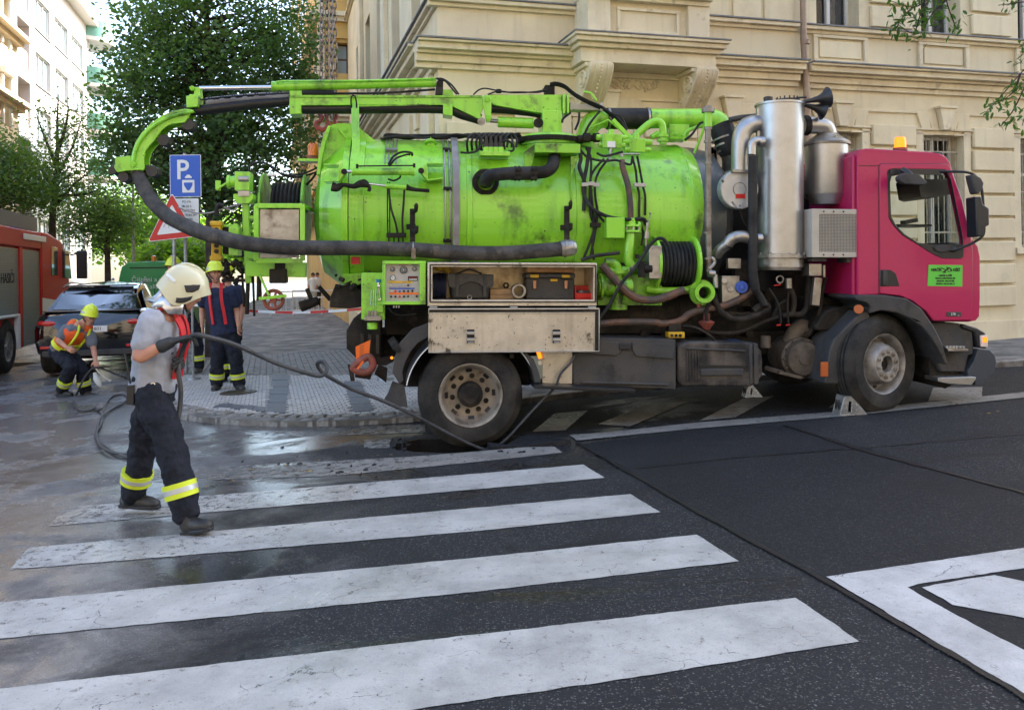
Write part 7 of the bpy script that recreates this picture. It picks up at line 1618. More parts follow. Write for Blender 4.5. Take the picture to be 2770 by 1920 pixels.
# houses across the junction, behind the viewpoint (seen only as reflections and bounced light)
M_OPP=pm('opposite_stucco',(.60,.50,.36),.85,c2=(.52,.44,.33),ns=.5)
opp=empty('opposite_house',(0,0,0),'pale stuccoed row of houses across the junction','building')
m=MB(); hh=[(x,x+1.3,z,z+2.1) for x in np.arange(-38,44,3.2) for z in (1.2,5.0,8.8,12.6)]
OP=Fac(Vector((0,-13,0)),Vector((-math.cos(TH),-math.sin(TH),0)),Vector((-math.sin(TH),math.cos(TH),0)))
m.plate([(-40,-3),(46,-3),(46,16.5),(-40,16.5)],[[(a,c),(b,c),(b,d),(a,d)] for a,b,c,d in hh],-.4,0,lambda p,q,d:OP.w(p,d,q)); m.build('front_wall',M_OPP,opp)
m=MB(); OP.fbox(m,-40,46,-3,16.4,-8,-.41); m.build('building_core',M_DARKIN,opp)
m=MB(); OP.fbox(m,-40,46,16.5,17,-8,.6); OP.fbox(m,-40,46,4.2,4.5,.003,.3); m.build('cornice',M_TRIM,opp)
# ---------------------------------------------------------------- trees
def leafmat(name,c,c2,tr=.35):
    m=bpy.data.materials.new(name); m.use_nodes=True; N,L=nodes_of(m); b=N['Principled BSDF']; b.inputs['Roughness'].default_value=.5; b.inputs['Specular IOR Level'].default_value=.35
    t=N.new('ShaderNodeTexNoise'); t.inputs['Scale'].default_value=1.1; t.inputs['Detail'].default_value=9; t.inputs['Roughness'].default_value=.8; L.new(N.new('ShaderNodeNewGeometry').outputs['Position'],t.inputs['Vector'])
    r=N.new('ShaderNodeMapRange'); r.inputs[1].default_value=.38; r.inputs[2].default_value=.64; L.new(t.outputs['Fac'],r.inputs[0])
    x=N.new('ShaderNodeMix'); x.data_type='RGBA'; x.inputs[6].default_value=(*c,1); x.inputs[7].default_value=(*c2,1); L.new(r.outputs[0],x.inputs[0]); L.new(x.outputs[2],b.inputs['Base Color'])
    tl=N.new('ShaderNodeBsdfTranslucent'); mx=N.new('ShaderNodeMixShader'); mx.inputs[0].default_value=tr
    h=N.new('ShaderNodeMixRGB'); h.blend_type='MULTIPLY'; h.inputs[0].default_value=1; L.new(x.outputs[2],h.inputs[1]); h.inputs[2].default_value=(2.2,2.6,.8,1); L.new(h.outputs[0],tl.inputs[0])
    L.new(b.outputs[0],mx.inputs[1]); L.new(tl.outputs[0],mx.inputs[2]); L.new(mx.outputs[0],N['Material Output'].inputs[0]); return m
M_BARK=pm('bark',(.045,.035,.028),.9,c2=(.08,.065,.05),ns=6,bump=.8,bs=14)
LF1=leafmat('linden_leaves',(.06,.115,.06),(.13,.19,.07),.4); LF2=leafmat('light_leaves',(.06,.12,.04),(.12,.19,.05)); LF3=leafmat('sunny_leaves',(.10,.19,.035),(.16,.25,.05),.5)
def leaves(name,C,spread,per,size,mat,par,rng):
    n=len(C)*per; c=np.repeat(np.array(C),per,axis=0)+rng.normal(0,1,(n,3))*np.array(spread)
    nrm=rng.normal(0,1,(n,3)); nrm[:,2]=np.abs(nrm[:,2])+.5; nrm/=np.linalg.norm(nrm,axis=1)[:,None]
    a=rng.normal(0,1,(n,3)); a-=nrm*np.sum(a*nrm,axis=1)[:,None]; a/=np.linalg.norm(a,axis=1)[:,None]; b=np.cross(nrm,a)
    s=size*rng.uniform(.6,1.25,(n,1)); V=np.stack([c-a*s*.62,c+b*s*.42+nrm*s*.08,c+a*s*.62,c-b*s*.42+nrm*s*.08],axis=1).reshape(-1,3)
    me=bpy.data.meshes.new(name); me.vertices.add(4*n); me.vertices.foreach_set('co',V.ravel()); me.loops.add(4*n); me.loops.foreach_set('vertex_index',np.arange(4*n,dtype=np.int32)); me.polygons.add(n); me.polygons.foreach_set('loop_start',np.arange(0,4*n,4,dtype=np.int32)); me.update(calc_edges=True); me.materials.append(mat)
    o=bpy.data.objects.new(name,me); COL.objects.link(o); o.parent=par; return o
def tree(name,label,base,path,rad,blobs,per,size,mat,seed,spread=.22,bfrac=.5,group=None,br=.035,limbs=()):
    rng=np.random.default_rng(seed); t=empty(name,base,label,'tree',group); B0=Vector(base)
    m=MB(); pts=[Vector(p)-B0 for p in path]; m.tube(pts,[rad*(1-.88*i/(len(pts)-1)) for i in range(len(pts))],10,5)
    for lp_ in limbs: m.tube([Vector(q)-B0 for q in lp_],[rad*.5-(rad*.42)*i/(len(lp_)-1) for i in range(len(lp_))],7,5)
    C=[]
    for c,r,n in blobs:
        c=Vector(c)-B0
        for _ in range(n):
            d=rng.normal(0,1,3); d/=np.linalg.norm(d); q=rng.uniform(.25,1)**.5; C.append([c.x+d[0]*r[0]*q,c.y+d[1]*r[1]*q,c.z+d[2]*r[2]*q])
    full=catmull(pts,8)
    for c in C:
        if rng.random()<bfrac:
            c=Vector(c); cand=[p for p in full if p.z<c.z+.2] or full; s=min(cand,key=lambda p:(p-c).length+rng.random()*1.2); mid=(s+c)/2+Vector((0,0,(c-s).length*.10)); L=(c-s).length
            m.tube([s,mid,c],[min(br*(.5+L*.35),rad*.4),br*.45,.006],6,4)
    m.build('trunk',M_BARK,t,fix=False); leaves('crown',C,(spread,spread,spread*.7),per,size,mat,t,rng); return t
def PT(u,v,Y): return P(u,v,Y)
def blob(u,v,Y,du,dv,dy,n): c=P(u,v,Y); k=Y/FPX; return (c,(du*k,dy,dv*k),n)
def gb(u,Y): x=ray(u,VY).x*Y; return Vector((x,Y,gz(x)))
b=gb(572,17); tree('linden_tree','large dark linden tree in full leaf standing behind the truck boom',b,[b,P(575,600,17),P(583,440,17),P(570,250,17),P(560,80,17),P(555,-150,17),P(550,-330,17)],.15,
 [blob(580,60,17,225,130,1.7,98),blob(600,200,17,260,100,1.7,102),blob(430,190,17,130,90,1.4,44),blob(480,330,17,200,110,1.5,88),blob(740,330,17,120,120,1.4,51),blob(600,450,17,230,90,1.5,85),blob(380,440,17,110,80,1.3,37),blob(345,250,17,50,40,.9,10),blob(560,-180,17,220,160,1.8,54),blob(790,120,17,70,130,1.2,32),blob(690,540,17,150,60,1.1,27),blob(500,520,17,110,50,1.2,23),blob(385,60,17,60,60,1,13)],62,.085,LF1,1,.20)
b=gb(140,24); tree('young_tree','slender sparsely leaved street tree before the white apartment block',b,[b,P(142,600,24),P(150,520,24),P(155,420,24),P(155,330,24),P(158,255,24)],.11,
 [blob(160,470,24,130,70,1.6,72),blob(200,330,24,80,60,1.2,21),blob(250,480,24,90,70,1.4,36),blob(80,460,24,60,60,1.0,27),blob(230,400,24,70,80,1.2,36),blob(120,360,24,50,60,1,13)],20,.08,LF2,2,.30,.35,None,.018,[[P(147,560,24),P(200,500,24),P(262,450,24.3)],[P(150,520,24),P(105,450,23.8),P(60,395,23.6)],[P(152,480,24),P(195,400,24.2),P(222,320,24.4)],[P(153,450,24),P(120,370,24),P(95,300,23.8)],[P(148,545,24),P(100,500,24.2),P(50,485,24.4)],[P(154,420,24),P(180,330,23.8),P(185,270,23.6)],[P(150,530,24),P(230,525,23.8),P(285,505,23.6)]])
b=gb(-20,22); tree('street_tree','dense green tree at the left picture edge behind the fire engine',b,[b,P(-20,600,22),P(-10,480,22)],.18,[blob(20,490,22,100,95,1.4,75),blob(-60,430,22,120,110,1.4,60),blob(80,540,22,60,40,1,25)],62,.075,LF2,3,.28)
b=gb(292,33); tree('street_tree','bushy green tree with thin dark trunk above the black car',b,[b,P(290,660,33),P(288,590,33),P(285,530,33)],.14,[blob(270,610,33,90,70,1.6,82),blob(215,585,33,60,60,1.3,44),blob(310,565,33,60,60,1.4,44),blob(240,540,33,50,40,1.2,22)],52,.09,LF2,4,.36)
rngs=random.Random(8)
for i,(u,v,Y,du,dv,lb) in enumerate([(420,620,52,110,90,'bright sunlit tree behind the green van'),(520,600,60,100,110,'sunlit yellow-green tree behind the sign posts'),(620,640,66,80,90,'sunlit tree seen between the signs and the truck'),(350,560,75,100,90,'pale sunlit tree far down the street'),(700,660,58,70,60,'sunlit tree far behind the truck rear frame'),(470,690,45,60,30,'low sunlit shrub-like tree beside the van beacons'),(200,640,62,70,70,'darker tree far behind the fire engine cab')]):
    b=gb(u,Y); tree('far_tree',lb,b,[b,P(u,700,Y),P(u,v,Y)],.2,[blob(u,v,Y,du,dv,2.5,90),blob(u-du*.5,v+dv*.4,Y,du*.6,dv*.5,2,36),blob(u+du*.5,v+dv*.3,Y,du*.6,dv*.5,2,36)],26,.26,LF3 if i<6 else LF2,20+i,.55,.2,'trees far down the side street')
# hanging foliage near the camera, top right: each leaf its own piece
def leafmesh():
    me=bpy.data.meshes.new('leaf'); v=[(0,0,0),(.3,.16,.02),(.7,.15,.0),(1,0,-.05),(.7,-.15,.0),(.3,-.16,.02),(.5,0,-.03)]
    me.from_pydata(v,[],[(0,6,1),(1,6,2),(2,6,3),(3,6,4),(4,6,5),(5,6,0)]); me.materials.append(LFH); return me
LFH=leafmat('hanging_leaves',(.035,.085,.022),(.075,.14,.03))
LM=leafmesh()
b=Vector((7.9,8.6,gz(7.9)+.0)); RT=tree('street_tree','tree at the right whose leafy branches hang into the top right corner',b,[b,b+Vector((0,0,2)),b+Vector((-.1,0,4.2)),b+Vector((-.3,-.1,6.5))],.14,
 [(Vector((7.2,8.5,7.6)),(2.0,1.6,1.0),60),(Vector((6.0,8.4,6.6)),(1.0,1.0,.5),20)],60,.08,LF2,77,.22,.5,None,.03,[[b+Vector((-.1,0,4.2)),P(2900,60,8.0)],[b+Vector((-.2,0,5.0)),P(2860,-20,8.0)],[b+Vector((-.2,0,5.6)),P(2750,-260,8.1),P(2560,-60,8.2)]])
def hanging(twigs,Y,seed,n):
    rg=random.Random(seed); RB=Vector(b); m=MB(); allp=[]
    for tw in twigs:
        pts=[P(u,v,Y+rg.uniform(-.2,.2)*(k>0))-RB for k,(u,v) in enumerate(tw)]; m.tube(pts,[.012]+[.006]*(len(pts)-2)+[.003],5,4); allp.append(catmull(pts,10))
    br_=m.build('branch',M_BARK,RT,split=False)
    for q in allp:
        for i in range(n):
            p=q[rg.randrange(len(q)//5,len(q))]+Vector([rg.gauss(0,.045) for _ in range(3)])
            M=Matrix.Translation(p)@Matrix.Rotation(rg.uniform(0,6.3),4,'Z')@Matrix.Rotation(rg.uniform(-.2,1.3),4,'Y')@Matrix.Rotation(rg.uniform(-.8,.8),4,'X')@Matrix.Scale(rg.uniform(.06,.10),4)
            inst('leaf',LM,br_,M)
hanging([[(2560,-60),(2520,-10),(2470,20),(2400,0)],[(2520,-10),(2490,40),(2470,90),(2420,60)],[(2560,-60),(2560,0),(2580,60),(2590,80)],[(2470,20),(2440,50),(2420,85)],[(2560,0),(2520,40),(2490,95)]],8.2,4,44)
hanging([[(2900,60),(2810,150),(2760,200),(2700,270),(2670,300)],[(2810,150),(2770,240),(2740,300),(2710,340)],[(2900,60),(2830,220),(2780,300),(2765,340)],[(2760,200),(2740,250),(2690,285)],[(2860,-20),(2800,0),(2740,10),(2700,15)],[(2900,60),(2800,100),(2770,160)]],8.0,5,34)
# ---------------------------------------------------------------- vehicles down the side street
class Veh:
    def __init__(s,o,ex):
        ex=Vector(ex).normalized(); s.ex=ex; s.ey=Vector((0,0,1)).cross(ex).normalized(); s.ez=ex.cross(s.ey); s.M=frame_mtx(o,s.ex,s.ey,s.ez); s.I=s.M.inverted(); s.c=s.I@CAMP; s.R3=s.I.to_3x3()
    def q(s,u,v,d): r=s.R3@ray(u,v); return s.c+r*((d-s.c.y)/r.y)
    def qx(s,u,v,x): r=s.R3@ray(u,v); return s.c+r*((x-s.c.x)/r.x)
M_FRED=pm('fire_red',(.48,.010,.010),.5,coat=.12,spec=.3,dirt=(.3,.03,.03),ds=2,damt=.4); M_SHUT=pm('grey_shutter',(.27,.29,.29),.45,.4,bump=.0)
M_CARB=pm('gloss_black_paint',(.006,.006,.008),.08,coat=1.0,spec=.7); M_CGL=pm('tinted_glass',(.03,.035,.04),.02,spec=1.0,coat=1)
M_TAIL=pm('tail_light_red',(.55,.02,.015),.12,coat=.8); M_VGRN=pm('van_green',(.05,.33,.09),.45,coat=.2)
def rwheel(par,x,y,z,r,w,side,rimm=None):
    m=MB(); m.lathe((x,y,z),(0,side,0),[(.02,r*.55),(.0,r*.62),(.01,r*.9),(.05,r),(w-.05,r),(w-.01,r*.9),(w,r*.6),(w-.03,.01)],36); t=m.build('wheel',M_TYRE,par)
    m=MB(); m.lathe((x,y,z),(0,side,0),[(.03,r*.58),(.015,r*.56),(.05,r*.45),(.06,r*.2),(.03,r*.18),(.03,.001)],24); m.build('rim',rimm or M_RIMF,t)
    m=MB()
    for i in range(10):
        a=i*math.pi/5; m.bar(Vector((x,y+side*.045,z)),Vector((x+r*.5*math.cos(a),y+side*.04,z+r*.5*math.sin(a))),.03,.02,(0,1,0))
    m.build('spoke',rimm or M_RIMF,t,split=False)
go=G(25,1012); FV=Veh(go,(SD.x,SD.y,-.0095)); 
fe_=empty('fire_engine',label='red fire engine with grey roller shutters parked facing away at the left edge',cat='fire engine',mtx=FV.M)
def fz(u,v,d=0): return xz(FV.q(u,v,d))
FW=2.4
xr=FV.q(-60,800,0).x-1.0; xs=FV.q(112,700,0).x; xc=FV.q(180,700,0).x
zt=FV.q(60,620,0).z; zsh=FV.q(60,668,0).z; zsb=FV.q(60,848,0).z; zbot=FV.q(68,938,0).z
m=MB(); m.box(xr,xs,.08,FW,.55,zt); m.box(xr,xs,0,.079,zsh,zt); m.box(xr,xs,0,.079,zbot,zsb-.0) if False else None
bd=m.build('body',M_FRED,fe_,.02)
u0=[FV.q(u,700,0).x for u in (-8,54,62,111)]
for a,b in ((xr+.1,u0[0]-.1),(u0[0],u0[1]),(u0[2],u0[3]-.02)):
    zb=zsb if b<u0[2] else zbot
    m=MB(); n=int((zsh-zb)/.045)
    for i in range(n): m.box(a,b,.03,.07,zb+i*.045,zb+i*.045+.039)
    m.build('roller_shutter',M_SHUT,fe_,split=False)['kind']='stuff'
for a,b in ((u0[1],u0[2]),(u0[3]-.02,xs),(u0[0]-.1,u0[0])):
    m=MB(); m.box(a,b,0,.079,zbot,zsh-.001); m.build('door_pillar',M_FRED,fe_,.008)
wx=FV.q(29,935,0); wr=.52
m=MB(); m.box(xr,u0[1],0,.079,zsb-.05,zsb-.001); m.box(u0[1]-.16,u0[1],-.004,.079,zbot,zsb-.051); m.build('wheel_arch',M_WHT,fe_,.01)
rwheel(fe_,wx.x,.02,wr,wr,.5,1); rwheel(fe_,wx.x,FW-.02,wr,wr,.5,-1); rwheel(fe_,xc-.1,.02,wr,wr,.35,1); rwheel(fe_,xc-.1,FW,wr,wr,.35,-1)
cabp=[(xs+.03,zbot),(xs+.03,zt+.02),(FV.q(135,640,0).x,zt+.02),(FV.q(168,655,0).x,zt-.12),(xc+.1,zt-.55),(xc+.45,zsb+.05),(xc+.5,zbot+.3),(xc+.45,.5),(xs+.9,.5)]
wv=[(xs+.5,zsb+.45),(xs+.5,zt-.35),(xs+1.1,zt-.35),(xs+1.1,zsb+.45)]; xw=FV.q(138,700,0).x,FV.q(155,700,0).x
wn1=[(xw[0],FV.q(145,745,0).z),(xw[1],FV.q(145,745,0).z),(xw[1],FV.q(145,668,0).z),(xw[0],FV.q(145,668,0).z)]
xw2=FV.q(168,700,0).x,FV.q(192,700,0).x; wn2=[(xw2[0],FV.q(180,750,0).z),(xw2[1]-.0,FV.q(180,755,0).z),(xw2[1]-.25,FV.q(180,680,0).z),(xw2[0],FV.q(180,676,0).z)]
m=MB(); m.plate(cabp,[],0.0,FW); m.build('cab',M_FRED,fe_,.05,3)
for w in (wn1,wn2): m=MB(); m.plate(w,[],-.012,.0-.001); m.build('cab_window',M_CGL,fe_,.004)
m=MB(); m.plate([(xs+.04,zsb-.25),(xs+.04,zsb+.28),(xc+.42,zsb+.10),(xc+.48,zsb-.3)],[],-.008,-.001); m.build('white_stripe',M_WHT,fe_)
m=MB(); m.box(u0[2]+.02,xs+.3,-.03,-.002,zt-.2,zt-.08); m.build('scene_light',M_WHT,fe_,.01)
m=MB(); m.box(xr,xs-.1,.05,.09,zt+.02,zt+.32); m.build('roof_rail',pm('rail_grey',(.12,.12,.12),.5),fe_)
m=MB(); m.box(xs+.3,xs+.9,.5,2,zt+.03,zt+.15); m.build('light_bar',M_BLUE,fe_,.03)
m=MB(); p=FV.q(220,715,-.25); m.box(p.x-.06,p.x+.06,-.38,-.14,p.z-.36,p.z+.34); m.build('mirror',M_BLKP,fe_,.03); m=MB(); m.tube([FV.q(190,690,-.02),FV.q(212,686,-.2)],.02,8,1,False); m.build('mirror_arm',M_BLKP,fe_)
t_=text('shutter_text','HASIČI',.28,M_CHAS,fe_,Matrix.Translation(((u0[0]+u0[1])/2,.025,zsb+.7))@RX)
# black car
co=G(165,1022); cz=2300; cp_=(G(250,1016)); SV=Veh(Vector((cp_.x,cp_.y,gz(cp_.x))),(SD.x,SD.y,-.0095))
car=empty('parked_car',label='glossy black SUV parked behind the crouching firefighter, seen from the rear',cat='car',mtx=SV.M)
hwid=.98
def loft(m,secs,closed=True):
    rings=[]
    for x,half in secs:
        rings.append([Vector((x,y,z)) for y,z in half]+[Vector((x,-y,z)) for y,z in reversed(half)])
    m.ring_stack(rings)
base=[(0.0,.33),(.78,.33),(.93,.42),(.98,.62),(.98,.85),(.95,1.0),(.90,1.10),(.80,1.17),(.0,1.20)]
def sc(h,ky,dz,kz=1): return [(y*ky,.33+(z-.33)*kz+dz) for y,z in h]
m=MB(); loft(m,[(-.02,sc(base,.86,.12,.70)),(.04,sc(base,.93,.05,.86)),(.13,sc(base,.97,0,.96)),(.4,base),(1.2,sc(base,1,0,.985)),(2.6,sc(base,.99,0,.95)),(3.7,sc(base,.97,0,.93)),(4.4,sc(base,.93,.02,.80)),(4.75,sc(base,.80,.08,.62))]); bod=m.build('body',M_CARB,car,.01,angle=50)
m=MB(); gh=[(.28,[(0,1.12),(.80,1.12),(.79,1.14),(.0,1.16)]),(.62,[(0,1.12),(.82,1.12),(.66,1.40),(.0,1.44)]),(.95,[(0,1.12),(.83,1.12),(.62,1.53),(.0,1.58)]),(1.6,[(0,1.12),(.84,1.12),(.62,1.62),(.0,1.68)]),(2.3,[(0,1.12),(.84,1.12),(.61,1.62),(.0,1.68)]),(2.9,[(0,1.1),(.82,1.10),(.58,1.52),(.0,1.57)]),(3.7,[(0,1.05),(.78,1.05),(.74,1.08),(.0,1.1)])]
loft(m,gh); m.build('glasshouse',M_CARB,car,angle=50)
def quadp(m,pts,off): 
    P_=[Vector(p) for p in pts]; n=(P_[1]-P_[0]).cross(P_[2]-P_[0]).normalized()
    if n.x>0.2: n=-n
    m.ring_stack([[p+n*off*.2 for p in P_],[p+n*off for p in P_]])
m=MB(); quadp(m,[(.30,-.70,1.165),(.30,.70,1.165),(.93,.56,1.565),(.93,-.56,1.565)],.02); m.build('rear_window',M_CGL,car,.006)
m=MB(); m.bar((.95,-.62,1.60),(.95,.62,1.60),.22,.03); m.bar((.10,-.80,1.155),(.10,.80,1.155),.10,.03); m.build('spoiler',M_CARB,car,.012)
for s in (-1,1):
    m=MB(); m.plate([(.55,1.16),(1.0,1.47),(1.6,1.56),(1.7,1.16)],[],0,.01,lambda p,q,d:Vector((p,s*(.845-(q-1.12)*.42+d),q))); m.build('side_window',M_CGL,car)
    m=MB(); m.sphere((.045,s*.70,.95),1.0,24,16,(.085,.19,.075)); m.build('tail_light',M_TAIL,car,0)
    m=MB(); m.box(-.03,.06,s*.70-.14,s*.70+.14,.50,.55); m.build('reflector',M_TAIL,car,.01)
    m=MB(); m.cyl((-.03,s*.55,.40),(.2,s*.55,.40),.05,n=20); m.build('exhaust',M_STEELD,car)
    rwheel(car,.85,s*.97,.37,.375,.30,-s,M_RIMF); rwheel(car,3.75,s*.97,.37,.375,.30,-s,M_RIMF)
    m=MB(); m.tube([(.9,s*.66,1.57),(1.5,s*.64,1.66),(2.6,s*.62,1.62)],.015,6,4); m.build('roof_rail',M_BLKP,car)
    m=MB(); m.sphere((2.9,s*1.05,1.15),.12,12,8,(.6,1,.7)); m.build('door_mirror',M_CARB,car)
m=MB(); m.box(-.045,-.02,-.26,.26,.78,.89); pl_=m.build('number_plate',M_WHT,car,.004); text('plate_text','5U6 2801',.085,M_BLK,pl_,Matrix(((0,0,-1,-.047),(-1,0,0,0),(0,1,0,.835),(0,0,0,1))))
m=MB(); m.box(-.05,.02,-.80,.80,.36,.47); m.build('rear_valance',M_PLAS,car,.02); m=MB(); m.lathe((-.03,0,1.03),(-1,0,0),[(0,.045),(.015,.042),(.018,.001)],20); m.build('boot_badge',M_CHROME,car); m=MB(); m.plate([(2.0,1.69),(2.12,1.74),(2.16,1.69)],[],-.02,.02); m.build('roof_antenna',M_BLKP,car)
# green van
vd=23.0; vo=P(420,900,vd); vo.z=gz(vo.x); VV=Veh(vo,(SD.x,SD.y,-.009)); van=empty('green_van',label='green service van with white lettering and amber roof beacons behind the black car',cat='van',mtx=VV.M)
m=MB(); vb=[(0,.35),(.90,.35),(.95,.5),(.95,1.2),(.89,1.75),(.82,2.05),(.66,2.16),(0,2.19)]
loft(m,[(0,sc(vb,.98,.02,.985)),(.05,vb),(3.4,vb),(4.0,sc(vb,.98,0,.97)),(4.5,sc(vb,.95,0,.6)),(4.9,sc(vb,.9,0,.45))]); m.build('body',M_VGRN,van,.02,angle=50)
m=MB(); m.box(-.012,-.001,-.62,.62,2.0,2.03); m.box(-.012,-.001,-.008,.008,.5,1.5); m.build('door_seam',M_BLK,van)
MW=Matrix(((0,0,-1,-.012),(-1,0,0,0),(0,1,0,0),(0,0,0,1)))
text('van_lettering','Čištění a revize',.175,M_WHT,van,Matrix.Translation((0,.02,1.69))@MW); text('van_lettering','kanalizace',.175,M_WHT,van,Matrix.Translation((0,.02,1.50))@MW)
for y in (.05,-.42):
    m=MB(); m.lathe((.3,y,2.17),(0,0,1),[(0,.07),(.05,.065),(.16,.06),(.18,.001)],18); bb_=m.build('beacon',M_AMB,van); 
for s in (-1,1):
    rwheel(van,.9,s*.94,.33,.33,.25,-s); rwheel(van,3.9,s*.94,.33,.33,.25,-s); m=MB(); m.box(-.02,.05,s*.86-.06,s*.86+.06,.8,1.2); m.build('tail_light',M_TAIL,van,.01)
m=MB(); m.box(-.06,.05,-.9,.9,.35,.55); m.build('bumper',M_PLAS,van,.03)
# ---------------------------------------------------------------- road signs
M_GALV=pm('galvanised_post',(.33,.35,.36),.4,.6,c2=(.25,.27,.28),ns=12); M_SBLUE=pm('sign_blue',(.015,.10,.48),.35); M_SWHITE=pm('sign_white',(.70,.71,.70),.4); M_SRED=pm('sign_red',(.52,.02,.02),.35); M_SBACK=pm('sign_back',(.3,.31,.32),.4,.6)
gp=G(504,1010,PZ); YP=gp.y
sg_=empty('parking_sign',(gp.x,gp.y,gp.z),'blue parking sign with a white time plate below it on a grey post','sign')
def SP(u,v,dy=0): return P(u,v,YP+dy)-gp
def rr(m,c,w,h,r,y0,y1,k=5,fn=None):
    pts=[]
    for cx,cy,a0 in ((w/2-r,h/2-r,0),(-w/2+r,h/2-r,90),(-w/2+r,-h/2+r,180),(w/2-r,-h/2+r,270)):
        for i in range(k+1): a=R(a0+90*i/k); pts.append((cx+r*math.cos(a),cy+r*math.sin(a)))
    m.plate([(c.x+p,c.z+q) for p,q in pts],[],c.y+y0,c.y+y1)
m=MB(); m.cyl((0,0,-.1),(SP(500,415).x,0,SP(500,415).z),.030,n=14); m.build('post',M_GALV,sg_)
k=YP/FPX; c=SP(501,476,-.06); c.y=-.05; w,h=84*k,114*k
m=MB(); rr(m,c,w,h,.02,0,.012); pb=m.build('sign_panel',M_SWHITE,sg_)
m=MB(); rr(m,c,w-.02,h-.02,.015,-.003,-.0005); m.build('blue_field',M_SBLUE,pb)
def stx(s,u,v,size,mat,par,o,base,y,sx=1,bold=0): return text('sign_text',s,size,mat,par,Matrix.Translation((SP(u,v).x,y,SP(u,v).z))@RX,sx=sx,bold=bold)
stx('P',497,463,74*k,M_SWHITE,pb,0,0,-.056,.95,.006)
m=MB(); q=SP(513,505); rr(m,Vector((q.x,-.055,q.z)),33*k,34*k,.008,-.0025,.0005); m.build('meter_field',M_SWHITE,pb)
m=MB(); q=SP(513,503); m.plate([(q.x+a*k,q.z+b_*k) for a,b_ in ((-12,8),(12,8),(11,0),(5,-10),(2,-13),(-2,-13),(-5,-10),(-11,0))],[],-.0605,-.058); 
for i in (-7,0,7): m.cyl((q.x+i*k,-.0615,q.z+4*k),(q.x+i*k,-.0606,q.z+4*k),.009,n=8)
m.build('meter_symbol',M_SBLUE,pb)
m=MB(); q=SP(513,480); m.plate([(q.x+a*k,q.z+b_*k) for a,b_ in ((-9,-3),(-9,1),(-6,2),(-4,6),(4,6),(6,2),(9,1),(9,-3))],[],-.0585,-.056); m.build('car_symbol',M_SWHITE,pb)
c=SP(508,578); c.y=-.05; m=MB(); rr(m,c,70*k,84*k,.02,0,.012); tp_=m.build('time_plate',M_BLK,sg_); m=MB(); rr(m,c,66*k,80*k,.018,-.003,-.0005); m.build('plate_field',M_SWHITE,tp_)
for s_,v in (('PO-PÁ',547),('08-20 h',559),('S PLATNÝM',571),('PARKOVACÍM',583),('LÍSTKEM',595),('MIMO PO',607)): stx(s_,508,v,9.5*k,M_BLK,tp_,0,0,-.0545,.9)
g2=G(471,1000,PZ); Y2=YP-.22; g2=Vector((P(471,900,Y2).x,Y2,0)); g2.z=gz(g2.x)+PZ
ws=empty('warning_sign',tuple(g2),'red and white triangular children warning sign on its own post, half hidden by the hose','sign')
def S2(u,v): return P(u,v,Y2)-g2
m=MB(); m.cyl((0,0,-.1),(S2(471,560).x,0,S2(471,560).z),.030,n=14); m.build('post',M_GALV,ws)
tri=[S2(468,522),S2(403,655),S2(536,640)]
cen=sum(tri,Vector())/3
def rtri(sc_,rd,y0,y1,m):
    pts=[]
    T=[cen+(p-cen)*sc_ for p in tri]
    for i in range(3):
        p=T[i]; a=(T[i-1]-p).normalized(); b_=(T[(i+1)%3]-p).normalized()
        for t in range(6):
            s=t/5; A_=p+a*rd; B_=p+b_*rd; q=A_*(1-s)**2+p*2*s*(1-s)+B_*s**2; pts.append((q.x,q.z))
    m.plate(pts,[],y0,y1)
m=MB(); rtri(1.0,.06,-.05,-.04,m); wp=m.build('sign_panel',M_SWHITE,ws)
m=MB(); rtri(.96,.055,-.053,-.0505,m); m.build('red_border',M_SRED,wp)
m=MB(); rtri(.62,.03,-.056,-.0535,m); m.build('white_field',M_SWHITE,wp)
m=MB(); kk=Y2/FPX
for ox,fl in ((455,1),(478,-1)):
    q=S2(ox,603); 
    def L_(a,b_,c_,d_,w=.012): m.bar(Vector((q.x+a*kk*fl,-.058,q.z+b_*kk)),Vector((q.x+c_*kk*fl,-.058,q.z+d_*kk)),w,.002)
    m.cyl((q.x,-.0595,q.z+17*kk),(q.x,-.057,q.z+17*kk),.014,n=12); L_(0,14,-2,0,.022); L_(-2,0,-9,-12); L_(-2,0,6,-8); L_(6,-8,4,-15); L_(0,11,8,4); L_(0,11,-9,6)
m.build('children_symbol',M_BLK,wp)
# street lamp post, barriers, tape
p0=gb(362,38); pole=empty('lamp_post',tuple(p0),'thin pale lamp post far down the side street','lamp post'); m=MB(); m.cyl((0,0,0),(0,0,8.2),.07,.045,n=10); m.tube([(0,0,8.1),(.3,0,8.6),(1.2,0,8.8)],.035,8); m.build('post',M_GALV,pole); m=MB(); m.obox((1.4,0,8.8),(1,0,.05),(0,1,0),(0,0,1),.35,.12,.07); m.build('lamp_head',M_GALV,pole,.02)
m=MB(); m.lathe((0,-.08,1.9+.3),(0,-1,0),[(0,.3),(.02,.3),(.02,.001)],24); m.build('round_sign',M_SBACK,pole)
for i,(u,Y,lb) in enumerate(((262,30,'white crowd barrier left of the green van'),(320,31,'white crowd barrier touching the green van'),(860,33,'white crowd barrier beyond the truck tank'),(800,33,'white crowd barrier seen under the hose reel'))):
    p=gb(u,Y); o=empty('crowd_barrier',tuple(p),lb,'barrier','white barriers closing the side street'); 
    m=MB(); m.tube([(-1,0,0),(-1,0,1.0),(1,0,1.0),(1,0,0)],.03,6,1,False); m.build('frame',M_WHT,o); m=MB(); m.bar((-1,0,.75),(1,0,.75),.03,.03); m.bar((-1,0,.25),(1,0,.25),.03,.03); m.build('rail',M_WHT,o)
    m=MB()
    for j in range(9): m.cyl((-.8+j*.2,0,.26),(-.8+j*.2,0,.74),.012,n=5)
    m.build('bar',M_WHT,o)
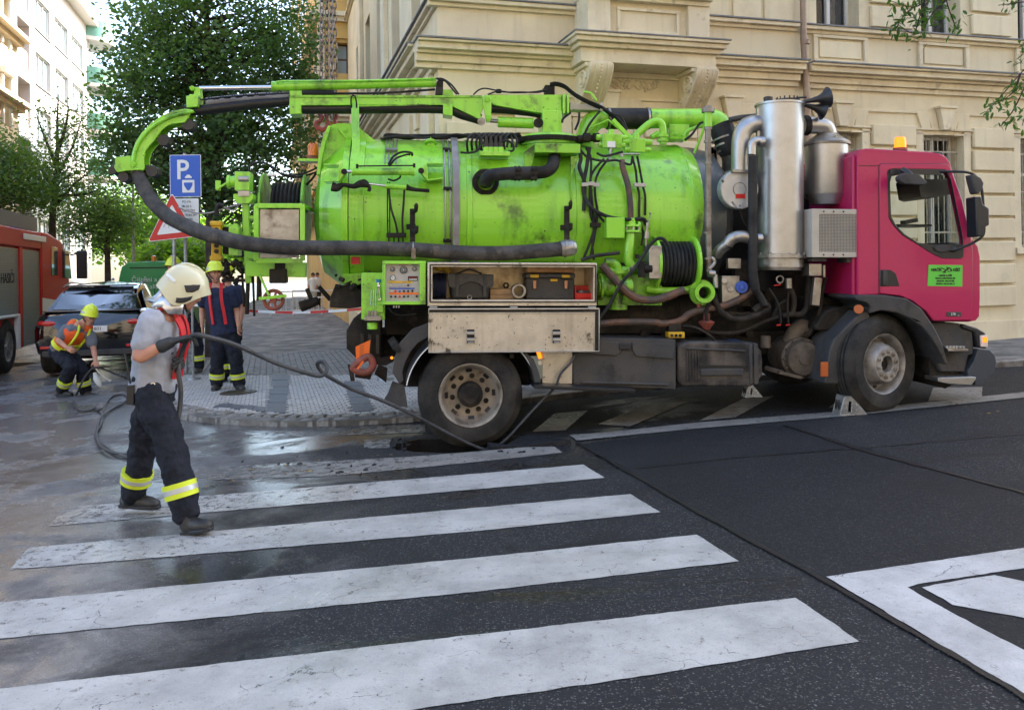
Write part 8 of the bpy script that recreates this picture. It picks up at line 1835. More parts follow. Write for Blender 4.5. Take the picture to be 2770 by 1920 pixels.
tpz=empty('barrier_tape',(0,0,0),'red and white striped tape stretched behind the truck','tape')
a,b=P(520,824,13.2),P(1040,830,12.0); n=11
for i in range(n):
    p,q=a.lerp(b,i/n),a.lerp(b,(i+1)/n); sag=lambda t:Vector((0,0,-.10*math.sin(math.pi*t)))
    m=MB(); up=Vector((0,0,.018)); P0,P1=p+sag(i/n),q+sag((i+1)/n); m.ring_stack([[P0-up,P1-up,P1+up,P0+up],[x+Vector((0,.002,0)) for x in (P0-up,P1-up,P1+up,P0+up)]]); m.build('tape_band',M_SRED if i%2 else M_SWHITE,tpz)
for pp,nm in ((a,'post holding the left end of the tape'),(b,'thin post holding the right end of the tape')):
    o=empty('tape_post',(pp.x,pp.y,gz(pp.x)+PZ),nm,'post'); m=MB(); m.cyl((0,0,0),(0,0,pp.z-gz(pp.x)-PZ+.12),.018,n=10); m.lathe((0,0,0),(0,0,1),[(0,.12),(.03,.11),(.04,.02)],16); m.build('post',M_GALV,o)
# ---------------------------------------------------------------- chain sling and hooks
M_CHAIN=pm('steel_chain',(.22,.19,.17),.4,.8,c2=(.14,.11,.09),ns=30); M_PHOOK=pm('faded_red_hook',(.42,.09,.09),.45,c2=(.3,.07,.07),ns=20)
ch0=TM@q3(1640,350,1.16); sling=empty('chain_sling',tuple(ch0),'heavy steel chains with faded red hooks hanging above the rear of the tank','chain')
lm=MB(); n=20; rings=[]
for i in range(n):
    a=2*math.pi*i/n; c=Vector((.018*math.cos(a),0,.030*math.sin(a)+(.016 if math.sin(a)>0 else -.016))); e=Vector((math.cos(a),0,math.sin(a)))
    rings.append([c+e*(.0075*math.cos(t*math.pi/3))+Vector((0,.0075*math.sin(t*math.pi/3),0)) for t in range(6)])
lm.ring_stack(rings,False,True,True); lo=lm.build('link',M_CHAIN,sling,split=False); LME=lo.data
first=True; YC=ch0.y
for u0_,u1_,dy in ((868,874,0),(884,884,.06),(898,892,-.04),(908,900,.05)):
    p0_=P(u0_,380 if u0_<900 else 360,YC+dy); p1_=P(u1_,-420,YC+dy); p0_=P(u0_,322,YC+dy); L=(p1_-p0_).length; st_=.072; nn_=int(L/st_); d=(p1_-p0_).normalized(); rot=Vector((0,0,1)).rotation_difference(d).to_matrix().to_4x4()
    for i in range(nn_):
        M=Matrix.Translation(p0_-ch0+d*(st_*(i+.5)))@rot@Matrix.Rotation((i%2)*math.pi/2+random.uniform(-.25,.25)+u0_,4,'Z')
        if first: lo.matrix_local=M; first=False
        else: inst('link',LME,sling,M)
top=P(890,-425,YC)-ch0
m=MB(); m.torus(top+Vector((0,0,.06)),(0,1,0),.10,.02,24,8); m.build('master_ring',M_CHAIN,sling)
ck=empty('crane_hook',tuple(ch0+top+Vector((0,0,.2))),'steel crane hook block on its cable holding the chains','crane hook'); m=MB(); m.tube([(0,0,.28),(0,0,.1),(.09,0,.03),(.10,0,-.06),(.0,0,-.12),(-.09,0,-.05)],[.03,.03,.035,.035,.03,.015],10,5); m.build('hook',M_CHAIN,ck); m=MB(); m.lathe((0,-.12,.5),(0,1,0),[(0,.001),(0,.22),(.24,.22),(.24,.001)],24); m.build('pulley_block',M_YEL,ck); m=MB(); m.cyl((-.08,0,.6),(-.08,0,14),.012,n=6); m.cyl((.08,0,.6),(.08,0,14),.012,n=6); m.build('cable',M_BLK,ck)
def hook(pts,r):
    m=MB(); m.tube([TM@q3(x,y,1.14+dd)-ch0 for x,y,dd in pts],r,10,5); m.build('hook',M_PHOOK,sling)
hook([(1560,300,0),(1572,335,0),(1590,350,0),(1580,385,0),(1560,380,0),(1548,395,0),(1560,425,0),(1590,438,0),(1620,425,0),(1632,390,0),(1622,360,0),(1612,330,0),(1608,300,0)],[.012,.014,.022,.012,.018,.022,.026,.026,.024,.018,.012,.014,.014])
hook([(1685,300,.02),(1690,340,.02),(1680,370,.02),(1690,410,.02),(1690,440,.02),(1680,425,.02)],[.014,.022,.02,.022,.016,.01])
hook([(1590,290,.03),(1630,310,.03),(1640,340,.03)],[.012,.016,.012])
# ================================================================== PEOPLE
M_SKIN=pm('skin',(.50,.24,.15),.5,c2=(.42,.19,.12),ns=9,bump=.05,bs=60); M_HAIR=pm('brown_hair',(.05,.03,.02),.6)
M_NAVY=pm('navy_turnout_cloth',(.011,.013,.020),.8,spec=.25,c2=(.018,.02,.029),ns=7,bump=.5,bs=120); M_BOOT=pm('black_boot_leather',(.016,.016,.017),.45,c2=(.04,.037,.033),ns=12,bump=.3,bs=60)
M_GTEE=pm('light_grey_tshirt',(.34,.35,.385),.85,c2=(.31,.32,.355),ns=3,bump=.3,bs=150); M_NTEE=pm('navy_tshirt',(.014,.02,.05),.85,bump=.3,bs=150); M_DGTEE=pm('dark_grey_tshirt',(.12,.13,.15),.85,bump=.3,bs=150)
M_HVY=pm('fluorescent_yellow_band',(.62,.72,.03),.6); M_SILV=pm('reflective_silver',(.50,.51,.50),.4,.3); M_HVO=pm('fluorescent_orange',(.85,.13,.02),.65,c2=(.7,.09,.015),ns=6)
M_HELM=pm('cream_helmet_shell',(.60,.57,.38),.28,coat=.5,dirt=(.35,.29,.15),ds=7,dlo=.5,dhi=.75,damt=.5); M_HELY=pm('fluorescent_helmet_shell',(.66,.78,.02),.3,coat=.5); M_REDS=pm('red_braces',(.60,.02,.025),.6); M_GLOVE=pm('black_glove',(.016,.017,.018),.6,c2=(.035,.035,.036),ns=14,bump=.4,bs=90)
def eloft(m, cs, side, rs, rf, n=20, k=4):
    cs=[Vector(c) for c in cs]; q=catmull(cs,k); N_=len(cs)
    def val(a,i): t=i*(N_-1)/(len(q)-1); j=int(min(t,N_-2)); f=t-j; f=f*f*(3-2*f); return a[j]*(1-f)+a[j+1]*f
    rings=[]
    for i,c in enumerate(q):
        t=(q[min(i+1,len(q)-1)]-q[max(i-1,0)]).normalized(); s=(Vector(side)-t*Vector(side).dot(t)).normalized(); f=t.cross(s)
        rings.append([c+s*(val(rs,i)*math.cos(2*math.pi*j/n))+f*(val(rf,i)*math.sin(2*math.pi*j/n)) for j in range(n)])
    return m.ring_stack(rings)
def soft(m,name,mat,par,vox=.012,smooth=4,disp=0.0,dsc=.09):
    o=m.build(name,mat,par,split=False,fix=True)
    r=o.modifiers.new('remesh','REMESH'); r.mode='VOXEL'; r.voxel_size=vox; r.use_smooth_shade=True
    s=o.modifiers.new('smooth','SMOOTH'); s.factor=.5; s.iterations=smooth
    if disp:
        t=bpy.data.textures.new('folds','CLOUDS'); t.noise_scale=dsc; t.noise_depth=3; d=o.modifiers.new('folds','DISPLACE'); d.texture=t; d.strength=disp; d.mid_level=.5
    return o
def ball(m,c,r): return m.sphere(c,r,16,12)
def limb(m,pts,rs,k=5): 
    m.tube(pts,rs,14,k); 
    for p,r in ((pts[0],rs[0]),(pts[-1],rs[-1])): ball(m,p,r)
def handm(m,w,d,n,curl,s=1.0,thumb=1):
    # w wrist, d direction of the hand, n back-of-hand normal
    w=Vector(w); d=Vector(d).normalized(); n=Vector(n); n=(n-d*n.dot(d)).normalized(); a=d.cross(n)
    eloft(m,[w-d*.02*s,w+d*.02*s,w+d*.06*s,w+d*.095*s],a,[.028*s,.036*s,.043*s,.040*s],[.020*s,.017*s,.015*s,.012*s],14,3)
    for i,L in enumerate((.072,.082,.076,.060)):
        o=w+d*.088*s+a*((i-1.5)*.021*s); c=curl; p=[o]; dd=d.copy()
        for j,f in enumerate((.42,.33,.25)):
            dd=(dd*math.cos(c)-n*math.sin(c)).normalized() if j>=0 else dd; nn=(n*math.cos(c)+dd*0); p.append(p[-1]+dd*(L*f*s)); n_=n
            c=curl*(1.9+j)
            dd=(d*math.cos(min(c,2.6))-n*math.sin(min(c,2.6))).normalized()
        m.tube(p,[.0096*s,.0094*s,.0088*s,.0075*s],8,3)
    t0=w+d*.03*s+a*(thumb*.030*s); t1=t0+(d*.5+a*thumb*.6-n*.3)*.045*s; t2=t1+(d*.9-n*.5*(1+curl)+a*thumb*.05)*.035*s
    m.tube([t0,t1,t2],[.014*s,.012*s,.009*s],8,3)
def helmet(par,c,fw,up,shell,style=0,s=1.0):
    fw=Vector(fw).normalized(); up=Vector(up); up=(up-fw*up.dot(fw)).normalized(); sd_=fw.cross(up)
    def W(f,l,h): return c+fw*(f*s)+sd_*(l*s)+up*(h*s)
    n=40; rows=12; rings=[]
    for th,off in ((0,0.0),(1,-.008)):
        pass
    def surf(a,t,off=0):
        # a azimuth (0=front), t 0 top..1 rim
        cf,sf=math.cos(a),math.sin(a); rim=-.015-.070*(1-max(cf,0))**.6 if cf<1 else -.015
        rim=(-.01 - .085*(.5-.5*math.cos(a))) if style else (.012*max(cf,0)-.112*math.exp(-((abs(((a+math.pi)%(2*math.pi))-math.pi)-1.62)/.72)**2)-.045*max(-cf,0)); ph=t*math.pi/2
        r=math.sin(ph)**.9; L_=.155 if cf>0 else .150; Wd=.128
        flare=1+ .17*max(0,cf)**2*max(0,(t-.80)/.2)**1.5 + .10*max(0,-cf)*max(0,(t-.75)/.25)**1.3
        z=.145*math.cos(ph)**.85 + rim*t**2.2
        return W((cf*L_*r*flare)*(1+off),(sf*Wd*r*(1+.05*max(0,t-.8)*5))*(1+off),z*(1+off*.8))
    m=MB(); R1=[[surf(2*math.pi*j/n,max(i/rows,.02)) for j in range(n)] for i in range(rows+1)]; R2=[[surf(2*math.pi*j/n,max(i/rows,.02),-.05) for j in range(n)] for i in range(rows,-1,-1)]
    m.ring_stack(R1+R2,False); m.add([W(0,0,.1455)]+R1[0],[(0,j+1,(j+1)%n+1) for j in range(n)])
    h=m.build('helmet',shell,par,split=False,angle=60)
    m=MB(); m.tube([surf(math.pi*i/14*2-math.pi,.995,.012) for i in range(29)],.0045,6,1,False); m.build('helmet_rim',M_BLKP if style==0 else shell,h,split=False) if style else None
    m=MB(); m.tube([W(-.135,0,.045),W(-.10,0,.10),W(-.03,0,.147),W(.05,0,.142),W(.11,0,.098),W(.14,0,.045)],[.007,.010,.012,.012,.010,.006],8,4); m.build('crest',shell,h,split=False)
    for sg in (-1,1):
        def patch(pts,off,nm,mat):
            # lower/upper edge polylines over the curved shell
            k=len(pts)//2; lo_,hi_=pts[:k],pts[k:][::-1]; g=[]
            def lerpl(L,x): x*=len(L)-1; i=int(min(x,len(L)-2)); f=x-i; return (L[i][0]*(1-f)+L[i+1][0]*f,L[i][1]*(1-f)+L[i+1][1]*f)
            for iu in range(11):
                A_,B_=lerpl(lo_,iu/10),lerpl(hi_,iu/10); g.append([surf(sg*(A_[0]+(B_[0]-A_[0])*iv/5),A_[1]+(B_[1]-A_[1])*iv/5,off) for iv in range(6)])
            m=MB(); m.add([q for r in g for q in r],[(i*6+j,i*6+j+1,(i+1)*6+j+1,(i+1)*6+j) for i in range(10) for j in range(5)]); ob2=m.build(nm,mat,h,split=False); so2=ob2.modifiers.new('thick','SOLIDIFY'); so2.thickness=.004; so2.offset=0
        if style==0:
            patch([(R(52),.70),(R(70),.67),(R(92),.69),(R(82),.80),(R(66),.83),(R(54),.81)],.030,'side_vent',M_BLKP)
            patch([(R(64),.90),(R(80),.89),(R(98),.90),(R(96),.96),(R(80),.97),(R(66),.96)],.030,'side_plate',M_BLKP)
            patch([(R(118),.68),(R(160),.68),(R(160),.74),(R(118),.74)],.012,'name_strip',M_WHT)
        else: patch([(R(60),.80),(R(150),.80),(R(150),.92),(R(60),.92)],.012,'reflective_strip',M_SILV)
    m=MB(); 
    for sg in (-1,1): m.tube([W(.02,sg*.105,-.04),W(.045,sg*.085,-.10),W(.075,sg*.035,-.145),W(.082,0,-.15)],.008,8,4)
    m.build('chin_strap',M_BLKP,h,split=False)
    if style==0:
        m=MB(); nn=16; rng_=[]
        for lv,(t,zz) in enumerate(((1.0,-.065),(1.12,-.125),(1.30,-.165))):
            ring=[]
            for j in range(nn+1):
                a=R(75)+(R(285)-R(75))*j/nn; wob=1+.07*math.sin(j*2.3+lv)*lv; ring.append(W(math.cos(a)*.125*t*wob,math.sin(a)*.112*t*wob,zz+.015*math.sin(j*1.7+lv)))
            rng_.append(ring)
        flat=[p for r in rng_ for p in r]; k=nn+1; fs=[(i*k+j,i*k+j+1,(i+1)*k+j+1,(i+1)*k+j) for i in range(2) for j in range(nn)]
        m.add(flat,fs); cu=m.build('neck_curtain',pm('aluminised_cloth',(.66,.67,.68),.28,.75,c2=(.5,.5,.5),ns=18,bump=.5,bs=20),h,fix=False); so_=cu.modifiers.new('thick','SOLIDIFY'); so_.thickness=.006
        m=MB(); c1=W(.0,-.118,.0)
    return h
def head(m,c,fw,up,s=1.0):
    fw=Vector(fw).normalized(); up=Vector(up); up=(up-fw*up.dot(fw)).normalized(); sd_=fw.cross(up); rot=Matrix((fw,sd_,up)).transposed()
    W=lambda f,l,h: c+fw*(f*s)+sd_*(l*s)+up*(h*s)
    m.sphere(W(0,0,.02),.1*s,20,14,(1.0,.78,1.12),rot); m.sphere(W(.025,0,-.055),.062*s,16,12,(1.0,.86,1.0),rot)
    m.sphere(W(.065,0,-.088),.022*s,12,8,(1,1.2,.8),rot); m.tube([W(.088,0,.015),W(.108,0,-.015),W(.098,0,-.030)],[.008*s,.014*s,.014*s],8,3)
    m.tube([W(.088,-.022,-.058),W(.096,0,-.055),W(.088,.022,-.058)],.007*s,6,3)
    m.tube([W(.084,-.045,.026),W(.095,-.02,.030),W(.097,0,.026),W(.095,.02,.030),W(.084,.045,.026)],.008*s,6,3)
    for l in (-1,1): m.sphere(W(-.005,l*.078,-.01),.028*s,10,8,(.7,.35,1.05),rot)
    return W
def person(label,base,J,fw,hfw,shirt,gloves=False,helm=None,hstyle=1,vest=False,braces=False,group=None,curls=(.35,.35),hup=(0,0,1),s=1.0,vox=.010,kit=False,tname='tshirt'):
    B0=Vector(base); o=empty('person',tuple(B0),label,'person',group)
    j={k:Vector(v)-B0 for k,v in J.items()}; fw=Vector(fw).normalized(); side=Vector((0,0,1)).cross(fw).normalized()
    pel,ch,nk,hd=j['pelvis'],j['chest'],j['neck'],j['head']; wa=(pel+ch)/2
    # continuous body under the clothes
    m=MB(); eloft(m,[pel-Vector((0,0,.06)),pel,wa,ch,nk-(nk-ch)*.25,nk],side,[.12,.145,.135,.15,.12,.055],[.09,.10,.09,.105,.08,.055])
    limb(m,[nk-(nk-hd)*-.0,nk+(hd-nk)*.5,hd-(hd-nk)*.2],[.058*s,.055*s,.055*s])
    W=head(m,hd,hfw,hup,s)
    for q,sg in (('L',1),('R',-1)):
        sh,el,wr=j['sh'+q],j['el'+q],j['wr'+q]; hn=j['hand'+q]
        limb(m,[sh,(sh+el)/2,el,(el*.6+wr*.4),wr],[.052*s,.050*s,.041*s,.040*s,.027*s])
        if not gloves: 
            nb=j.get('nb'+q); nbv=(nb+B0) if nb is not None else side*sg*-1
            handm(m,wr,hn-wr,nbv,curls[0 if q=='L' else 1],s,1 if q=='L' else -1)
        hp,kn,an=j['hip'+q],j['kn'+q],j['an'+q]; limb(m,[hp,(hp+kn)/2,kn,(kn+an)/2,an],[.075,.07,.052,.052,.038])
    body=soft(m,'body',M_SKIN,o,vox*.75 if not gloves else vox,2)
    # eyes
    m=MB()
    for l in (-1,1): ball(m,W(.083,l*.031,.010),.011*s)
    m.build('eye',M_WHT,o)
    m=MB()
    for l in (-1,1): ball(m,W(.0905,l*.031,.010),.0055*s)
    m.build('pupil',M_BLK,o)
    m=MB(); 
    for l in (-1,1): m.tube([W(.086,l*.046,.030),W(.097,l*.030,.036),W(.098,l*.014,.033)],.004*s,6,3)
    m.build('eyebrow',M_HAIR,o)
    # shirt
    m=MB(); eloft(m,[pel-(ch-pel)*.06,pel+(ch-pel)*.35,ch-(ch-pel)*.12,ch+(nk-ch)*.45,nk-(nk-ch)*.10],side,[.192*s,.176*s,.195*s,.175*s,.075*s],[.152*s,.136*s,.142*s,.11*s,.07*s])
    for q in 'LR':
        sh,el=j['sh'+q],j['el'+q]; e=sh+(el-sh)*.62; limb(m,[ch*.35+sh*.65+Vector((0,0,.02)),sh,(sh+e)/2,e],[.075*s,.078*s,.078*s,.074*s])
        ball(m,sh,.072*s)
    st=soft(m,tname,shirt,o,vox,4,.036,.11)
    # trousers
    m=MB(); eloft(m,[pel+Vector((0,0,.09)),pel+Vector((0,0,.0)),pel-Vector((0,0,.10))],side,[.170*s,.182*s,.17*s],[.130*s,.145*s,.135*s])
    for q in 'LR':
        hp,kn,an=j['hip'+q],j['kn'+q],j['an'+q]; limb(m,[hp,hp+(kn-hp)*.5,kn,kn+(an-kn)*.5,an+(kn-an)*.10],[.112*s,.112*s,.096*s,.092*s,.088*s])
    tr=soft(m,'trousers',M_NAVY,o,vox,3,.052,.085)
    for q in 'LR':
        kn,an=j['kn'+q],j['an'+q]; a=kn+(an-kn)*.52; b=kn+(an-kn)*.72; d=(b-a)
        m=MB(); m.tube([a,b],[.106*s,.104*s],24,1,False); bd=m.build('reflective_band',M_HVY,o); 
        m=MB(); m.tube([a+d*.33,a+d*.66],[.1075*s,.1070*s],24,1,False); m.build('silver_stripe',M_SILV,bd)
        he,to=j['heel'+q],j['toe'+q]; dd=(to-he); up=Vector((0,0,1)); sd2=dd.cross(up).normalized()
        m=MB(); limb(m,[an+(kn-an)*.22,an,he+dd*.22+up*.045],[.072,.062,.055]); eloft(m,[he+up*.045+dd*.02,he+dd*.35+up*.05,he+dd*.65+up*.045,he+dd*.92+up*.034,to+up*.028],sd2,[.042,.046,.052,.044,.02],[.045,.052,.044,.034,.018],14,3); soft(m,'boot',M_BOOT,o,.009,3,.008,.05)
        m=MB(); pts=[]; 
        for t,w in ((-.02,.028),(.0,.040),(.3,.043),(.62,.052),(.88,.048),(1.02,.022)): pts.append((t,w))
        lo=[he+dd*t+sd2*w for t,w in pts]+[he+dd*t-sd2*w for t,w in reversed(pts)]; m.ring_stack([[p+up*.0 for p in lo],[p+up*.026 for p in lo]]); m.build('boot_sole',M_BLKP,o,.006)
    if gloves:
        for q,sg in (('L',1),('R',-1)):
            m=MB(); wr,hn,el=j['wr'+q],j['hand'+q],j['el'+q]; nb=j.get('nb'+q); nbv=(nb+B0) if nb is not None else side; limb(m,[wr+(el-wr).normalized()*.05,wr],[.043,.038]); handm(m,wr,hn-wr,nbv,curls[0 if q=='L' else 1],1.22,1 if q=='L' else -1); soft(m,'glove',M_GLOVE,o,.0042,1)
    if braces:
        for sg in (-1,1):
            def bp(t,fr,l):   # point on torso front/back
                c=pel+(nk-pel)*t; up_=(nk-pel).normalized(); f=(fw-up_*fw.dot(up_)).normalized(); w=.136 if t<.7 else .136-(t-.7)*.22
                return c+f*(fr*w)+side*(sg*l)
            prof=[(.18,1,.085),(.4,.98,.085),(.62,1.02,.08),(.80,1.0,.078),(.93,.75,.078),(1.0,.1,.078),(.95,-.70,.075),(.80,-1.02,.065),(.6,-1.03,.045),(.38,-1.0,.02),(.2,-.98,.02)]
            q=catmull([bp(*p) for p in prof],5); w=.020; rings=[]
            for i,p in enumerate(q):
                t=(q[min(i+1,len(q)-1)]-q[max(i-1,0)]).normalized(); out=(p-(pel+(nk-pel)*.5)); out-= (nk-pel).normalized()*out.dot((nk-pel).normalized()); out=out if out.length>1e-3 else fw; nrm=(out.normalized()+Vector((0,0,.0))); 
                if abs(p.z-nk.z)<.06: nrm=Vector((0,0,1))
                sdv=t.cross(nrm).normalized(); nn_=sdv.cross(t).normalized(); nn_=nn_ if nn_.dot(nrm)>0 else -nn_
                p=p+nn_*.006; rings.append([p+sdv*w-nn_*.012,p+sdv*w+nn_*.005,p-sdv*w+nn_*.005,p-sdv*w-nn_*.012])
            m=MB(); m.ring_stack(rings); m.build('braces',M_REDS,o,angle=60)
    if vest:
        m=MB(); eloft(m,[pel+(ch-pel)*.12,pel+(ch-pel)*.45,ch-(ch-pel)*.05,ch+(nk-ch)*.5],side,[.195,.19,.205,.15],[.155,.15,.157,.13]); 
        for q in 'LR': limb(m,[ch*.5+j['sh'+q]*.5+Vector((0,0,.04)),nk*.4+j['sh'+q]*.6+Vector((0,0,.04))],[.08,.07])
        vs=soft(m,'hi_vis_vest',M_HVO,o,.011,3,.012,.08)
        for t in (.25,):
            c=pel+(ch-pel)*t; up_=(nk-pel).normalized(); m=MB(); eloft(m,[c-up_*.03,c+up_*.03],side,[.203,.203],[.163,.163],24,1); m.build('vest_band',M_HVY,vs,split=False)
        for sg in (-1,1):
            up_=(nk-pel).normalized(); f=(fw-up_*fw.dot(up_)).normalized()
            q=[pel+(nk-pel)*t+f*fr+side*(sg*l) for t,fr,l in ((.3,.168,.09),(.5,.172,.09),(.7,.165,.09),(.88,.12,.085),(.97,.03,.08),(.95,-.08,.08),(.8,-.165,.08),(.5,-.17,.08),(.3,-.165,.08))]
            m=MB(); m.tube(q,.018,8,4); m.build('vest_band',M_HVY,vs,split=False)
        up_=(nk-pel).normalized(); f=(fw-up_*fw.dot(up_)).normalized(); c=pel+(nk-pel)*.38+f*.178; sdv=side
        m=MB(); m.obox(c,side,f,up_,.10,.006,.035); pt=m.build('chest_patch',M_HVY,vs,split=False)
        text('patch_text','HASIČI',.055,M_BLK,vs,frame_mtx(c+f*.008,-side if (-side).dot(Vector((1,0,0)))>0 else side,up_,f))
    if helm: helmet(o,hd+Vector((0,0,(.035 if hstyle==0 else .075)*s)),hfw,hup,helm,hstyle,0.99 if hstyle==0 else .90)
    if kit:
        m=MB(); c=pel+fw*-.10-side*.16+Vector((0,0,-.02)); m.obox(c,fw,side,(0,0,1),.022,.016,.062); m.cyl(c+Vector((0,0,.07)),c+Vector((-.03,0,.26)),.007,n=8); m.build('radio',M_BLKP,o,.006)
        m=MB(); m.tube([pel+fw*.02-side*.185+Vector((0,0,z))+fw*x for x,z in ((0,.04),(.03,.05),(.04,.0),(.02,-.07),(-.01,-.07),(0,.0))],.006,8,4,closed=True,caps=False); m.build('carabiner',M_CHROME,o,split=False)
    return o,j
def z5(x,y,Y): return P(280+x/1.8775,650+y/1.8775,Y)
def z2(x,y,Y): return P(x/2.559,560+y/2.559,Y)
# --- walking firefighter with the jetting hose
gb1=G(480,1425)
J=dict(pelvis=z5(252,748,5.62),chest=z5(272,500,5.60),neck=z5(335,345,5.60),head=z5(408,262,5.61),
 shR=z5(243,408,5.43),elR=z5(180,592,5.33),wrR=z5(335,520,5.36),handR=z5(420,492,5.40),nbR=Vector((0,0,1)),
 shL=z5(310,408,5.80),elL=z5(330,590,5.86),wrL=z5(372,585,5.66),handL=z5(398,610,5.58),nbL=Vector((1,-.3,0)),
 hipR=z5(245,790,5.51),knR=z5(338,1040,5.45),anR=z5(424,1405,5.40),heelR=z5(408,1492,5.40),toeR=z5(548,1474,5.33),
 hipL=z5(258,790,5.74),knL=z5(205,1035,5.84),anL=z5(148,1300,5.92),heelL=z5(92,1352,5.93),toeL=z5(282,1364,5.88))
person('firefighter in grey T-shirt and cream helmet walking with a black hose across the zebra crossing',gb1,J,(1,.18,0),(1,.42,-.42),M_GTEE,True,M_HELM,0,False,True,None,(.75,.55),(.38,0,1),1.0,.010,True)
# --- crouching firefighter in vest
YC2=G(170,1070).y; g2_=G(205,1070)
J=dict(pelvis=z2(425,985,YC2+.05),chest=z2(520,872,YC2),neck=z2(585,800,YC2-.02),head=z2(622,768,YC2-.06),
 shR=z2(455,845,YC2-.08),elR=z2(408,925,YC2-.20),wrR=z2(462,975,YC2-.28),handR=z2(505,995,YC2-.30),nbR=Vector((0,-1,.3)),
 shL=z2(625,885,YC2+.05),elL=z2(648,985,YC2-.05),wrL=z2(662,1062,YC2-.16),handL=z2(668,1098,YC2-.20),nbL=Vector((.6,-.8,0)),
 hipR=z2(400,1000,YC2),knR=z2(490,1110,YC2-.25),anR=z2(425,1270,YC2-.05),heelR=z2(395,1305,YC2-.02),toeR=z2(500,1312,YC2-.12),
 hipL=z2(450,1000,YC2+.15),knL=z2(560,1120,YC2-.05),anL=z2(590,1275,YC2+.02),heelL=z2(570,1318,YC2+.03),toeL=z2(690,1325,YC2-.06))
person('firefighter in orange vest and yellow helmet crouching over hoses behind the black car',g2_,J,(.75,-.55,-.35),(.62,-.75,-.30),M_DGTEE,False,M_HELY,1,True,False,None,(.5,.7),(.35,-.1,1),.98,.011)
# --- standing firefighter by the signs
Y3=G(615,1052,PZ).y; g3=G(615,1052,PZ)
J=dict(pelvis=z2(1552,868,Y3),chest=z2(1510,655,Y3),neck=z2(1500,530,Y3),head=z2(1487,468,Y3-.03),
 shL=z2(1605,580,Y3),elL=z2(1640,720,Y3+.03),wrL=z2(1650,820,Y3-.05),handL=z2(1650,865,Y3-.07),
 shR=z2(1415,580,Y3),elR=z2(1400,720,Y3+.03),wrR=z2(1400,825,Y3-.05),handR=z2(1405,870,Y3-.07),
 hipL=z2(1598,900,Y3),knL=z2(1632,1060,Y3-.03),anL=z2(1655,1232,Y3+.02),heelL=z2(1640,1262,Y3+.08),toeL=z2(1685,1275,Y3-.16),
 hipR=z2(1508,900,Y3),knR=z2(1505,1060,Y3-.03),anR=z2(1500,1232,Y3+.02),heelR=z2(1510,1262,Y3+.08),toeR=z2(1480,1275,Y3-.16))
person('firefighter in navy T-shirt and red braces standing beside the manhole cover',g3,J,(0,-1,0),(.55,-.84,-.02),M_NTEE,False,M_HELY,1,False,True,None,(.25,.25),(0,0,1),.98,.011)
def stand(label,uc,vf,vh,shirt,dx=0,hu=None,helm=M_HELY,fw=(0,-1,0),wide=.12,arms=.25):
    g=G(uc,vf,PZ); Y=g.y; H=(vf-vh)*Y/FPX; h=P(hu or uc,vh,Y); k=H/1.80; B_=Vector(g); sd=Vector((0,0,1)).cross(Vector(fw)).normalized(); up=Vector((0,0,1)); top=Vector((h.x-g.x,0,0))
    pl=B_+up*.93*k+top*.35; J=dict(pelvis=pl,chest=B_+up*1.25*k+top*.65,neck=B_+up*1.50*k+top*.9,head=B_+up*1.64*k+top)
    for q,s_ in (('L',1),('R',-1)):
        a=J['chest']+up*.16*k+sd*(s_*.18*k); J['sh'+q]=a; J['el'+q]=a-up*.28*k+sd*(s_*.05); J['wr'+q]=a-up*.52*k+sd*(s_*.03)+Vector(fw)*.05; J['hand'+q]=a-up*.62*k+sd*(s_*.02)+Vector(fw)*.07
        J['hip'+q]=pl-up*.04+sd*(s_*.09); J['kn'+q]=B_+up*.48*k+sd*(s_*wide*1.0)+Vector(fw)*.03; J['an'+q]=B_+up*.09+sd*(s_*wide*1.1); J['heel'+q]=B_+sd*(s_*wide*1.1)-Vector(fw)*.06; J['toe'+q]=B_+sd*(s_*wide*1.3)+Vector(fw)*.20
    return J,g
J,g=stand('',508,1008,700,M_NTEE,0,470,wide=.17); person('firefighter mostly hidden behind the walking one, standing by the sign posts',g,J,(.2,-1,0),(-.5,-.8,0),M_DGTEE,False,M_HELY,1,False,True,None,(.3,.3),(0,0,1),1,.013)
J,g=stand('',622,1031,714,M_NTEE,0,612,wide=.08); person('dark-clothed firefighter half hidden right behind the one with red braces',g,J,(.2,-1,0),(.5,-.8,0),M_NTEE,False,M_HELY,1,False,False,None,(.3,.3),(0,0,1),1,.013)
